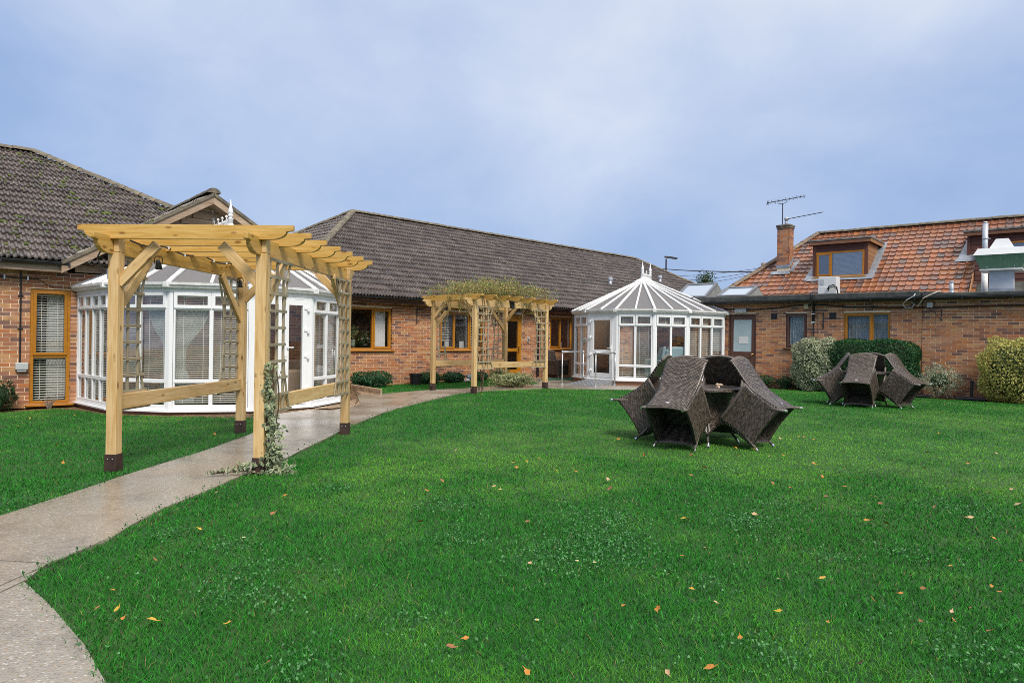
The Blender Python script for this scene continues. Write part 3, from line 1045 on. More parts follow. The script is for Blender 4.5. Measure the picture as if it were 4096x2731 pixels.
MB().tube([(5.525, -0.07, 0.02), (5.525, -0.07, 2.05), (5.525, -0.20, 2.16), (5.525, -0.33, 2.28)], 0.036, 10).box(5.47, 5.58, -0.075, 0.0, 1.80, 1.84).box(5.47, 5.58, -0.075, 0.0, 0.8, 0.84).build('downpipe', BLACK, bc, smooth=False)
MB().tube([(-3.3, -0.31, 2.235), (-1.2, -0.312, 2.215), (0.9, -0.31, 2.23), (3.4, -0.312, 2.215), (8, -0.31, 2.23)], 0.012, 6).build('cable', BLACK, bc)

# ---------------------------------------------------------------- left building
bl = thing('brick_building', 'brick building under the mossy tiled roof with the timber gable beside the large conservatory', 'building', (FL.o[0], FL.o[1], 0), R(FL.deg))
lw = (0.285, 0.905, -0.045, 2.06)
brick_wall(bl, FL, -1.8, 6.1, -0.10, 2.375, [lw], hide=[(306, 4096, 0, 2731), (0, 60, 1555, 1700)], seed=2)
box_walls(bl, -6.5, 6.2, 0.101, 10.9, -0.15, 2.5, PLAINBRICK)
MB().box(-6.5, -1.8, 0.0, 0.1, -0.15, 2.45).build('outer_wall', PLAINBRICK, bl)
room(bl, -1.7, 2.2, 0.105, 3.2, -0.06, 2.44)
hl = hip_roof(bl, FL, -7.0, 6.36, 0, -0.34, 5.3, 2.54, 5.61, -1.8, 0.86, 300, moss_n=(900, 0.055))
gutter(bl, [(-6.8, -0.35, 2.53), (0.83, -0.35, 2.53)], BLACK, 0.06)
MB().box(-6.8, 0.80, -0.29, -0.255, 2.36, 2.52).build('fascia', OLDWOOD, bl, bevel=0.004)
MB().box(-6.8, 0.80, -0.253, 0.0, 2.36, 2.375).build('soffit', OLDWOOD, bl)
# window with two lights
x0, x1, z0, z1 = lw
zm = 0.80
window(bl, x0, x1, z0, z1, 0.03, OAK, [(x0 + 0.06, x1 - 0.06, z0 + 0.06, zm, 0), (x0 + 0.06, x1 - 0.06, zm + 0.06, z1 - 0.06, 2)], fw=0.06)
blind(bl, x0 + 0.06, x1 - 0.06, z0 + 0.07, zm, 0.16, 0.046, 30)
blind(bl, x0 + 0.09, x1 - 0.09, zm + 0.08, z1 - 0.1, 0.16, 0.046, 30)
curtain(bl, x0 + 0.28, x1 - 0.02, z0 + 0.1, z1 - 0.08, 0.27, CURTAIN, folds=6)
# cross gable over the conservatory
ax, az = 3.32, 4.12
hw = 2.62
gy = -0.34
ez = 2.50
gr = MB()
rise = az - ez
sl = Vector((hw, 0, rise))
yb = 4.9
gr.poly([(ax - hw, gy, ez), (ax, gy, az), (ax, yb, az), (ax - hw, yb, ez)]).poly([(ax, gy, az), (ax + hw, gy, ez), (ax + hw, yb, ez), (ax, yb, az)])
groof = gr.build('gable_roof', FELT_EDGE, bl)
pl = [(0, 0), (yb - gy, 0), (yb - gy, sl.length), (0, sl.length)]
tile_roof(bl, FL, groof, (ax - hw, yb, ez), (0, -1, 0), sl, pl, 'grey', 0.30, 0.345, TILE_GO, TILE_GI, 60, hide=[(380, 1300, 925, 2731)])
moss(bl, (ax - hw, yb, ez), (0, -1, 0), sl, pl, 380, 9, MOSS, 0.07)
tile_roof(bl, FL, groof, (ax + hw, gy, ez), (0, 1, 0), (-hw, 0, rise), pl, 'grey', 0.30, 0.345, TILE_GO, TILE_GI, 0)
ridge_run(groof, (ax, gy - 0.03, az + 0.06), (ax, yb, az + 0.06), RIDGE, r=0.13)
MB().poly([(ax - hw + 0.1, 0.02, ez), (ax + hw - 0.1, 0.02, ez), (ax, 0.02, az - 0.06)]).build('gable_wall', OLDWOOD, bl)
def barge(s):
    b = MB()
    d = Vector((s * hw, 0, rise)).normalized()
    p0 = Vector((ax - s * hw * 1.0, gy - 0.035, ez + 0.005))
    p1 = Vector((ax, gy - 0.035, az + 0.005))
    dz = 0.17
    b.prism([(p0.x, p0.z - dz), (p1.x, p1.z - dz), (p1.x, p1.z), (p0.x, p0.z)], gy - 0.04, gy - 0.008)
    return b.build('bargeboard', OLDWOOD, bl, bevel=0.004)
barge(1)
barge(-1)
# verge mortar along the gable tiles and boards lining the gable
for s in (1, -1):
    p0, p1 = Vector((ax - s * hw, gy - 0.02, ez + 0.025)), Vector((ax, gy - 0.02, az + 0.03))
    MB().bar(p0, p1, 0.10, 0.06).build('verge', RIDGE, bl)
k = 0
z = 2.40
while z < az - 0.35:
    wd = (az - 0.26 - z) / rise * hw
    if wd > 0.15:
        MB().box(ax - wd, ax + wd, -0.02 - 0.004 * (k % 2), 0.015, z, z + 0.136).build('plank', OLDWOOD, bl, bevel=0.004)
    z += 0.142
    k += 1
MB().prism([(ax - hw * 0.98, 2.36), (ax - hw * 0.98, 2.375), (ax, az - 0.15), (ax + hw * 0.98, 2.375), (ax + hw * 0.98, 2.36), (ax, az - 0.165)], gy + 0.0, 0.0).build('gable_soffit', OLDWOOD, bl)

# ---------------------------------------------------------------- right building
br = thing('brick_building', 'flat fronted brick building with black roof edge, orange tiled roof and dormers', 'building', (FR.o[0], FR.o[1], 0), R(FR.deg))
rdoor, rw1, rw2 = (-0.925, -0.085, 0.13, 2.12), (0.765, 1.345, 1.14, 2.115), (2.295, 3.425, 1.17, 2.11)
hid = [(0, 2895, 0, 2731), (3200, 3660, 1395, 2731), (3940, 4100, 1375, 2731), (2480, 3080, 1500, 2731)]
brick_wall(br, FR, -4.2, 4.14, -0.02, 2.38, [rdoor, rw1, rw2], hide=hid, nobj=190, seed=3)
brick_wall(br, FR, 4.15, 9.0, -0.02, 2.455, [], hide=hid, nobj=110, phase=0.06, y=-0.012, seed=4)
box_walls(br, -4.2, 9.4, 0.101, 10.5, -0.1, 2.6, PLAINBRICK)
room(br, -1.4, 0.3, 0.105, 2.5, 0.1, 2.4)
room(br, 0.5, 4.05, 0.107, 3.0, 0.1, 2.4)
MB().box(-4.6, 9.4, 0.0, 3.6, 2.50, 2.58).build('flat_roof', FELT, br)
MB().box(-4.6, 4.12, -0.16, 0.3, 2.47, 2.64).build('roof_edge', FELT_EDGE, br, bevel=0.025)
MB().box(4.14, 9.4, -0.15, 0.3, 2.47, 2.575).build('roof_edge', FELT_EDGE, br, bevel=0.025)
MB().box(-4.6, 4.1, -0.14, 0.0, 2.385, 2.465).build('fascia', CLAD_L, br, bevel=0.004)
MB().box(4.14, 9.4, -0.06, 0.0, 2.425, 2.465).build('fascia', FASCIA, br, bevel=0.004)
gutter(br, [(-4.6, -0.215, 2.475), (9.4, -0.205, 2.455)], BLACK, 0.062)
MB().prism([(3.95, 2.64), (4.5, 2.60), (4.62, 2.578), (3.95, 2.578)], -0.14, 0.5).build('roof_upstand', FELT, br)
# tiled main roof with ridge and left hip
kz = 2.88 / 4.1
ye, ze, yr, zr = 3.0, 2.42, 7.29, 5.375
hx0, rx0 = -3.32, -0.51
roof = MB().poly([(hx0, ye, ze), (9.5, ye, ze), (9.5, yr, zr), (rx0, yr, zr)]).poly([(hx0, 2 * yr - ye, ze), (hx0, ye, ze), (rx0, yr, zr)]) \
    .poly([(9.5, 2 * yr - ye, ze), (hx0, 2 * yr - ye, ze), (rx0, yr, zr), (9.5, yr, zr)]).build('roof', FELT_EDGE, br)
sl = Vector((0, yr - ye, zr - ze))
SL = sl.length
yl = lambda y: (y - ye) / (yr - ye) * SL
tile_roof(br, FR, roof, (hx0, ye, ze), (1, 0, 0), sl, [(0, 0), (9.5 - hx0, 0), (9.5 - hx0, SL), (rx0 - hx0, SL)], 'clay', 0.205, 0.285, TILE_RO, TILE_RI, 300,
          holes=[(0.05 - hx0, 1.92 - hx0, yl(4.5), yl(6.5)), (-1.28 - hx0, -0.72 - hx0, yl(4.9), yl(5.5)), (4.45 - hx0, 13, yl(5.2), yl(6.6)), (4.75 - hx0, 13, 0, yl(5.2))], hide=[(3870, 4100, 1040, 1300)])
up = Vector((0, 0, 0.05))
ridge_run(roof, Vector((rx0, yr, zr)) + up, Vector((9.5, yr, zr)) + up, RIDGE)
ridge_run(roof, Vector((hx0, ye, ze)) + up, Vector((rx0, yr, zr)) + up, RIDGE_R, name='hip_tile', r=0.12)

def shiplap(parent, x0, x1, z0, z1, y, m, pitch=0.145, axis='x', M=None):
    z = z0
    k = 0
    while z < z1 - 0.01:
        ze_ = min(z + pitch - 0.006, z1)
        b = MB().prism([(0.0, z), (0.012, ze_), (0.03, ze_), (0.03, z)], x0, x1, Matrix(((0, 1, 0, 0), (1, 0, 0, y - 0.012), (0, 0, 1, 0), (0, 0, 0, 1))) if M is None else M)
        b.build('plank', m, parent)
        z += pitch
        k += 1

# dormer with two lights
df = 4.50
dorm = MB().box(0.14, 1.83, df + 0.03, 7.0, 3.30, 4.70).build('dormer', CLAD, br)
xl, xr = 0.14, 1.83
MB().box(xl - 0.01, xl + 0.09, df, df + 0.03, 3.50, 4.60).build('corner_post', CLAD, dorm)
MB().box(xr - 0.09, xr + 0.01, df, df + 0.03, 3.50, 4.60).build('corner_post', CLAD, dorm)
shiplap(dorm, xl + 0.09, xr - 0.09, 4.36, 4.60, df + 0.012, CLAD, 0.125)
MB().box(xl - 0.12, xr + 0.14, df - 0.16, 7.1, 4.715, 4.775).build('dormer_roof', FELT, dorm, bevel=0.012)
MB().box(xl - 0.10, xr + 0.12, df - 0.14, df - 0.11, 4.60, 4.712).build('fascia', FASCIA, dorm, bevel=0.003)
MB().box(xr + 0.09, xr + 0.12, df - 0.108, 6.4, 4.60, 4.712).build('fascia', CLAD_L, dorm, bevel=0.003)
MB().box(xl - 0.10, xr + 0.09, df - 0.108, df + 0.0, 4.60, 4.615).build('soffit', CLAD, dorm)
dw = (0.235, 1.74, 3.51, 4.355)
def window_flat(parent, w, y, m, xs, ops, glass):
    """window whose pieces all hang directly under a part"""
    x0, x1, z0, z1 = w
    fw = 0.055
    b = MB().box(x0, x1, y, y + 0.06, z0, z0 + fw).box(x0, x1, y, y + 0.06, z1 - fw, z1)
    for xa in [x0] + xs + [x1 - fw]:
        b.box(xa, xa + fw, y + 0.001, y + 0.059, z0 + fw, z1 - fw)
    for c in cells_of(w, xs, ops):
        if c[4]:
            xo, xp, zo, zp = c[0] - 0.01, c[1] + 0.01, c[2] - 0.01, c[3] + 0.01
            b.box(xo, xp, y - 0.02, y + 0.04, zo, zo + 0.05).box(xo, xp, y - 0.02, y + 0.04, zp - 0.05, zp).box(xo, xo + 0.05, y - 0.019, y + 0.04, zo + 0.05, zp - 0.05).box(xp - 0.05, xp, y - 0.019, y + 0.04, zo + 0.05, zp - 0.05)
    b.build('window', m, parent, bevel=0.005)
    for c in cells_of(w, xs, ops):
        MB().box(c[0], c[1], y + 0.02, y + 0.026, c[2], c[3]).build('pane', glass, parent)
# the face boards stop round the opening; a shallow box with a pale blind lies behind the glass
window_flat(dorm, dw, df - 0.03, OAK, [0.70], [1, 0], GLASS_R)
blind(br, 0.79, 1.68, 3.56, 4.30, df + 0.018, 0.04, 72, WHITE, depth=0.036)
MB().box(0.15, 1.82, df - 0.12, df - 0.03, 3.47, 3.508).build('dormer_sill', OAK, dorm, bevel=0.004)
# right cheek boards of the dormer
z = 3.50
k = 0
while z < 4.58:
    yA = df + 0.0
    yB = ye + (z + 0.1 - ze) / (zr - ze) * (yr - ye) + 0.05
    if yB > yA + 0.05:
        MB().prism([(yA + 0.035, z), (yB, z), (yB, z + 0.13), (yA + 0.035, z + 0.13)], xr + 0.0, xr + 0.018 - 0.004 * (k % 2), Matrix(((0, 1, 0, 0), (1, 0, 0, 0), (0, 0, 1, 0), (0, 0, 0, 1)))).build('plank', CLAD_L, dorm)
    z += 0.137
    k += 1
# lead flashing round the dormer
fl = MB()
P_ = lambda x, y, h=0.05: (x, y, ze + (y - ye) * (zr - ze) / (yr - ye) + h)
fl.poly([P_(-0.02, df - 0.22, 0.085), P_(2.02, df - 0.22, 0.085), P_(1.98, df + 0.02, 0.10), P_(0.0, df + 0.02, 0.10)])
fl.poly([P_(1.83, df - 0.2, 0.09), P_(2.05, df - 0.2, 0.09), P_(2.05, 6.3, 0.09), P_(1.83, 6.3, 0.09)])
fl.poly([P_(-0.10, df - 0.2, 0.09), P_(0.14, df - 0.2, 0.09), P_(0.14, 6.3, 0.09), P_(-0.03, 6.3, 0.09)])
o = fl.build('flashing', LEAD, br)
md = o.modifiers.new('thickness', 'SOLIDIFY'); md.thickness = 0.006

# second dormer, clad to the flat roof, at the right
d2 = MB().box(4.48, 9.3, 5.30, 7.0, 3.60, 4.66).box(4.80, 9.3, 4.0, 5.30, 2.58, 4.09).build('dormer', CLAD, br)
shiplap(d2, 4.48, 9.3, 4.08, 4.66, 5.285, CLAD)
shiplap(d2, 4.80, 9.3, 2.60, 4.08, 5.285 - 1.30, CLAD)
MB().box(4.46, 4.54, 5.24, 5.27, 4.05, 4.66).build('corner_post', CLAD, d2)
MB().box(4.36, 9.4, 5.10, 7.1, 4.755, 4.81).build('dormer_roof', FELT, d2, bevel=0.012)
MB().box(4.38, 9.4, 5.12, 5.15, 4.64, 4.753).build('fascia', FASCIA, d2, bevel=0.003)
MB().bar((4.78, 3.1, 2.66), (4.74, 5.25, 4.20), 0.03, 0.16).build('verge_board', CLAD_L, br)
w = (5.50, 7.3, 3.75, 4.40)
window_flat(d2, w, 5.22 - 0.0, OAK, [6.2], [0, 0], GLASS_R)
fl = MB().poly([P_(4.15, 4.95, 0.09), P_(4.82, 4.95, 0.09), P_(4.82, 5.28, 0.10), P_(4.3, 5.28, 0.10)]).poly([P_(4.22, 5.0, 0.092), P_(4.49, 5.0, 0.092), P_(4.49, 6.4, 0.092), P_(4.40, 6.4, 0.092)]).build('flashing', LEAD, br)
md = fl.modifiers.new('thickness', 'SOLIDIFY'); md.thickness = 0.006

# chimney with bricks, flashing, pot
cx0, cx1, cy0, cy1, cz0, cz1 = -1.235, -0.80, 4.95, 5.39, 3.6, 5.50
ch = MB().box(cx0 + 0.006, cx1 - 0.006, cy0 + 0.006, cy1 - 0.006, cz0, cz1 - 0.07).build('chimney', MORTAR, br)
mesh_c = {}
n = 0
z = 3.95
while z < cz1 - 0.12:
    for face in range(2):
        a0, a1 = (cx0, cx1) if face == 0 else (cy0, cy1)
        x = a0 - (0.1125 if (n + face) % 2 else 0)
        while x < a1 - 0.01:
            xa, xb = max(a0, x), min(a1, x + 0.212)
            wv = round(xb - xa, 3)
            if wv > 0.02:
                if wv not in mesh_c:
                    mesh_c[wv] = MB().box(0, wv, 0, 0.05, 0, 0.065).mesh('brick', BRICK_O)
                M = Matrix.Translation((xa, cy0, z)) if face == 0 else Matrix.Translation((cx1, xa, z)) @ Matrix.Rotation(R(90), 4, 'Z')
                add_obj('brick', mesh_c[wv], ch, M)
            x += 0.222
    z += 0.075
    n += 1
MB().box(cx0 - 0.025, cx1 + 0.025, cy0 - 0.025, cy1 + 0.025, cz1 - 0.13, cz1 - 0.06).box(cx0 - 0.04, cx1 + 0.04, cy0 - 0.04, cy1 + 0.04, cz1 - 0.058, cz1).build('capping', RIDGE, ch, bevel=0.008)
MB().lathe([(0.065, 0), (0.06, 0.12), (0.05, 0.13), (0.05, 0.17), (0.075, 0.18), (0.075, 0.27), (0.06, 0.28)], 14, (-0.99, 5.17, cz1)).build('chimney_pot', GREYMETAL, ch, smooth=True)
f = MB()
f.poly([(cx0 - 0.01, cy0 - 0.012, 3.95), (cx1 + 0.01, cy0 - 0.012, 3.95), (cx1 + 0.01, cy0 - 0.012, 4.06), (cx0 - 0.01, cy0 - 0.012, 4.06)])
f.poly([P_(cx0 - 0.18, cy0 - 0.20, 0.09), P_(cx1 + 0.1, cy0 - 0.20, 0.09), P_(cx1 + 0.03, cy0, 0.09), P_(cx0 - 0.15, cy0, 0.09)])
f.poly([P_(cx1 + 0.012, cy0 - 0.05, 0.09), P_(cx1 + 0.16, cy0 - 0.05, 0.09), P_(cx1 + 0.18, cy1 + 0.15, 0.09), P_(cx1 + 0.012, cy1 + 0.05, 0.09)])
f.poly([(cx1 + 0.012, cy0 - 0.01, 3.95), (cx1 + 0.012, cy1 + 0.02, 4.25), (cx1 + 0.012, cy1 + 0.02, 4.42), (cx1 + 0.012, cy0 - 0.01, 4.10)])
o = f.build('flashing', LEAD, br)
md = o.modifiers.new('thickness', 'SOLIDIFY'); md.thickness = 0.005

# door, windows
x0, x1, z0, z1 = rdoor
MB().box(x0, x0 + 0.05, 0.02, 0.10, z0, z1).box(x1 - 0.05, x1, 0.02, 0.10, z0, z1).box(x0 + 0.05, x1 - 0.05, 0.021, 0.099, z1 - 0.055, z1).build('door_frame', BROWN, br, bevel=0.004)
d = MB()
a0, a1, b0, b1 = x0 + 0.055, x1 - 0.055, z0 + 0.02, z1 - 0.06
for xa, xb, za, zb in ((a0, a0 + 0.09, b0, b1), (a1 - 0.09, a1, b0, b1), (a0 + 0.09, a1 - 0.09, b0, b0 + 0.20), (a0 + 0.09, a1 - 0.09, 0.83, 1.00), (a0 + 0.09, a1 - 0.09, b1 - 0.11, b1)):
    d.box(xa, xb, 0.035, 0.08, za, zb)
d.box(a0 + 0.09, a1 - 0.09, 0.05, 0.07, b0 + 0.20, 0.83)
door = d.build('door', BROWN, br, bevel=0.005)
FROST = simple('obscured_glass', (0.36, 0.47, 0.51), (0.42, 0.53, 0.57), 2, 0.12, spec=0.8)
MB().box(a0 + 0.09, a1 - 0.09, 0.05, 0.056, 1.00, b1 - 0.11).build('pane', FROST, door)
MB().box(-0.62, -0.33, 0.045, 0.049, 1.24, 1.45).build('paper_notice', WHITE, door)
MB().lathe([(0.03, 0), (0.03, 0.008), (0.012, 0.012), (0.012, 0.035), (0.028, 0.045), (0.03, 0.06), (0.018, 0.072)], 14, M=Matrix.Translation((a1 - 0.05, 0.035, 0.93)) @ Matrix.Rotation(R(90), 4, 'X')).build('door_knob', BRASS, door, smooth=True)
MB().box(x0 - 0.04, x1 + 0.04, -0.14, 0.02, 0.0, z0 - 0.002).build('door_step', FELT, br)
window(br, *rw1, 0.025, BROWN, cells_of(rw1, [], [1], 0.05), fw=0.05, glass=GLASS)
window(br, *rw2, 0.025, OAK, cells_of(rw2, [2.97], [2, 0]), glass=GLASS)
LACE = simple('lace', (0.20, 0.26, 0.26), (0.55, 0.60, 0.60), 7, 0.8, stretch=(6, 1, 1))
curtain(br, 0.80, 1.31, 1.19, 2.08, 0.16, LACE, folds=7)
STRIPE = simple('striped_curtain', (0.22, 0.29, 0.31), (0.40, 0.47, 0.48), 5, 0.8, stretch=(3, 1, 0.2))
curtain(br, 2.33, 3.39, 1.2, 2.08, 0.2, STRIPE, folds=12)
# ================================================================ conservatories
def facet_matrix(p, q):
    """x along the facet, y into the room, z up"""
    return bar_matrix((p[0], p[1], 0), (q[0], q[1], 0))

def pane_uv(o):
    me = o.data
    uv = me.uv_layers.new(name='UVMap')
    return uv

def conservatory(name, label, V, specs, zb, ze, apex, ridge_end, plinth, zlow=0.447, group=None):
    g0 = gz(V[2][0])
    cx = sum(p[0] for p in V) / len(V)
    cy = sum(p[1] for p in V) / len(V)
    root = thing(name, label, 'conservatory', (cx, cy, g0))
    W = Matrix.Translation((-cx, -cy, -g0))
    hz = ze - 0.075          # head
    for k, (p, q) in enumerate(zip(V, V[1:])):
        M = W @ facet_matrix(p, q)
        L = math.hypot(q[0] - p[0], q[1] - p[1])
        sp = specs[k]
        if plinth:
            MB().box(0, L, 0.02, 0.14, g0 - 0.05, zb - 0.022, M).build('plinth', PLAINBRICK, root)
        # corner post and sill
        MB().box(-0.005, 0.055, 0.0, 0.07, zb + 0.05, hz, M).build('corner_post', UPVC, root, bevel=0.006)
        MB().box(L - 0.055, L + 0.005, 0.0, 0.07, zb + 0.05, hz, M).build('corner_post', UPVC, root, bevel=0.006)
        MB().box(-0.02, L + 0.02, -0.055, 0.10, zb - 0.02, zb + 0.012, M).box(-0.006, L + 0.006, -0.006, 0.08, zb + 0.012, zb + 0.05, M).build('sill', UPVC, root, bevel=0.005)
        MB().box(-0.012, L + 0.012, -0.008, 0.08, hz, ze, M).build('head', UPVC, root, bevel=0.004)
        # ogee gutter
        gp = [(-0.055, ze - 0.01), (-0.075, ze), (-0.085, ze + 0.03), (-0.11, ze + 0.045), (-0.115, ze + 0.085), (-0.105, ze + 0.085), (-0.10, ze + 0.05), (-0.0, ze + 0.02), (0.0, ze - 0.008)]
        gm = M @ Matrix(((0, 1, 0, 0), (1, 0, 0, 0), (0, 0, 1, 0), (0, 0, 0, 1)))
        MB().prism([(a, b) for a, b in gp], -0.03, L + 0.03, gm).build('gutter', UPVC_D, root)
        MB().box(L - 0.05, L + 0.05, -0.122, -0.0, ze - 0.005, ze + 0.092, M).build('gutter_joint', UPVC_D, root, bevel=0.01)
        if sp['kind'] == 'panes':
            n = sp['n']
            fr = MB()
            w0, w1 = 0.06, L - 0.06
            pitch = (w1 - w0) / n
            z1, z2 = zlow, 1.683
            for i in range(n + 1):
                x = w0 + i * pitch
                mw = 0.032
                fr.box(max(x - mw, w0), min(x + mw, w1), 0.006, 0.062, zb + 0.05, hz, M)
            fr.box(w0, w1, 0.003, 0.064, zb + 0.05, zb + 0.10, M)
            fr.box(w0, w1, 0.003, 0.064, z1, z1 + 0.06, M)
            fr.box(w0, w1, 0.003, 0.064, z2, z2 + 0.05, M)
            fr.box(w0, w1, 0.003, 0.064, hz - 0.03, hz, M)
            part = fr.build('bay_window', UPVC, root, bevel=0.005)
            for i in range(n):
                xa, xb = w0 + i * pitch + 0.032, w0 + (i + 1) * pitch - 0.032
                MB().box(xa, xb, 0.03, 0.035, z1 + 0.06, z2, M).build('pane', GLASS, part)
                if sp.get('vent') == i:
                    MB().box(xa, xb, 0.02, 0.04, zb + 0.10, z1, M).box(xa + 0.12, xb - 0.12, 0.01, 0.02, z1 - 0.20, z1 - 0.08, M).build('solid_panel', UPVC, part)
                else:
                    MB().box(xa, xb, 0.03, 0.035, zb + 0.10, z1, M).build('pane', GLASS, part)
                # opening fanlight
                fa, fb, za, zb_ = xa - 0.026, xb + 0.026, z2 + 0.022, hz - 0.004
                f = MB()
                f.box(fa, fb, -0.016, 0.02, za, za + 0.055, M).box(fa, fb, -0.016, 0.02, zb_ - 0.055, zb_, M)
                f.box(fa, fa + 0.055, -0.0155, 0.02, za + 0.055, zb_ - 0.055, M).box(fb - 0.055, fb, -0.0155, 0.02, za + 0.055, zb_ - 0.055, M)
                f.build('fanlight', UPVC, part, bevel=0.005)
                MB().box(fa + 0.055, fb - 0.055, 0.0, 0.005, za + 0.055, zb_ - 0.055, M).build('pane', GLASS, part)
                bl_ = sp.get('blind', [1] * n)[i]
                if bl_:
                    blind(root, xa - 0.015, xb + 0.015, (zb + 0.12 if bl_ == 1 else 0.55), z2 + 0.02, 0.12, sp.get('pitch', 0.036), sp.get('ang', 24), M=M, depth=0.024 * sp.get('pitch', 0.036) / 0.036)
                if sp.get('fanblind', 1):
                    blind(root, xa - 0.0, xb + 0.0, z2 + 0.05, hz - 0.05, 0.12, 0.03, 25, M=M)
        else:
            n = sp['n']
            w0, w1 = 0.05, L - 0.05
            fz = hz - 0.0
            MB().box(w0, w0 + 0.06, 0.0, 0.07, zb + 0.05, fz, M).box(w1 - 0.06, w1, 0.0, 0.07, zb + 0.05, fz, M).box(w0 + 0.06, w1 - 0.06, 0.001, 0.069, fz - 0.05, fz, M).build('door_frame', UPVC, root, bevel=0.005)
            wd = (w1 - w0 - 0.12) / n
            for i in range(n):
                xa, xb = w0 + 0.06 + i * wd + 0.004, w0 + 0.06 + (i + 1) * wd - 0.004
                zc0, zc1 = zb + 0.055, fz - 0.055
                st = 0.10 if n > 1 else 0.105
                d = MB()
                ya, yb2 = -0.018, 0.045
                d.box(xa, xa + st, ya, yb2, zc0, zc1, M).box(xb - st, xb, ya, yb2, zc0, zc1, M)
                d.box(xa + st, xb - st, ya + 0.001, yb2, zc0, zc0 + (0.20 if n > 1 else 0.13), M).box(xa + st, xb - st, ya + 0.001, yb2, zc1 - 0.10, zc1, M)
                lights = [(zc0 + (0.20 if n > 1 else 0.13), zc1 - 0.10)]
                if n == 1:
                    d.box(xa + st, xb - st, ya + 0.001, yb2, 0.88, 1.0, M)
                    lights = [(zc0 + 0.13, 0.88), (1.0, zc1 - 0.10)]
                door = d.build('door', UPVC, root, bevel=0.006)
                for za, zz in lights:
                    MB().box(xa + st, xb - st, 0.01, 0.016, za, zz, M).build('pane', GLASS, door)
                hx = xa - 0.004 if (i == 0 and sp['hinge'] != 'r') else xb + 0.004
                hs = 1 if hx < (xa + xb) / 2 else -1
                for hzv in ((0.25, 0.85, 1.32, 1.72) if n > 1 else (0.35, 0.82, 1.32, 1.8)):
                    MB().box(hx - 0.02, hx + 0.025, -0.05, -0.017, hzv, hzv + 0.085, M).box(min(hx, hx + hs * 0.075), max(hx, hx + hs * 0.075), -0.036, -0.017, hzv + 0.03, hzv + 0.075, M).build('hinge', UPVC, door, bevel=0.004)
                if i == n - 1:
                    kx = (xa + 0.05) if hs < 0 else (xb - 0.05)
                    MB().box(kx - 0.016, kx + 0.016, -0.03, -0.017, 0.90, 1.13, M).box(min(kx, kx - hs * 0.12) if False else min(kx, kx + hs * -0.0 - hs * 0.12) , max(kx, kx - hs * 0.12 + 0.0) if False else max(kx, kx - hs * 0.12), -0.065, -0.048, 1.05, 1.07, M).box(kx - 0.01, kx + 0.01, -0.05, -0.03, 1.045, 1.075, M).build('handle', UPVC, door, bevel=0.003)
    # roof: polycarbonate panels between white bars
    A, B = Vector(apex), Vector(ridge_end)
    T = Vector((cx, cy, g0))
    ez = ze + 0.075
    edge = []
    for k, (p, q) in enumerate(zip(V, V[1:])):
        L = math.hypot(q[0] - p[0], q[1] - p[1])
        n = 2 if L < 1.45 else 3
        for i in range(n):
            edge.append((Vector((p[0] + (q[0] - p[0]) * i / n, p[1] + (q[1] - p[1]) * i / n, ez)), i == 0))
    edge.append((Vector((V[-1][0], V[-1][1], ez)), True))
    out = []
    C2 = Vector((cx, cy, ez))
    for e, m in edge:
        d = Vector((e.x - A.x, e.y - A.y, 0)).normalized()
        out.append((e + d * 0.05, m))
    ne = len(out)
    AB = B - A
    def top(e):
        # point of the ridge this bar runs to
        if AB.length < 1e-3: return A.copy()
        d = AB.normalized()
        t = max(0.0, min(AB.length, (e - A).dot(d)))
        return A + d * t
    tops = [top(e) for e, m in out]
    for k in range(ne - 1):
        (e0, _), (e1, _) = out[k], out[k + 1]
        pts = [e0, e1, tops[k + 1], tops[k]] if (tops[k] - tops[k + 1]).length > 1e-3 else [e0, e1, tops[k]]
        b = MB().poly([tuple(p - T) for p in pts])
        me = b.mesh('roof_panel', POLYC)
        uv = me.uv_layers.new(name='UVMap')
        w = (e1 - e0).length
        u3 = [0, w * 2, w * 2, 0] if len(pts) == 4 else [0, w * 2, w]
        for li, (uu, vv) in enumerate(zip(u3, [0, 0, 1, 1])):
            uv.data[li].uv = (uu, vv)
        o = add_obj('roof_panel', me, root)
        md = o.modifiers.new('thickness', 'SOLIDIFY'); md.thickness = 0.016
    for k, ((e, m), t) in enumerate(zip(out, tops)):
        u = Vector((0, 0, 1))
        w = 0.075 if m else 0.055
        a = e - T + Vector((0, 0, 0.012))
        c = t - T + Vector((0, 0, 0.012))
        Mb = bar_matrix(a, c)
        Lb = (c - a).length
        b = MB().prism([(-w / 2, -0.01), (w / 2, -0.01), (w / 2, 0.016), (w / 4, 0.034), (-w / 4, 0.034), (-w / 2, 0.016)], -0.03, Lb, Mb @ Matrix(((0, 1, 0, 0), (1, 0, 0, 0), (0, 0, 1, 0), (0, 0, 0, 1))))
        b.build('glazing_bar', UPVC_D, root)
    # cap, ridge, finials and cresting
    MB().lathe([(0.30, -0.085), (0.30, -0.06), (0.12, 0.03), (0.07, 0.05), (0.065, 0.10)], 12, A - T).build('roof_cap', UPVC_D, root)
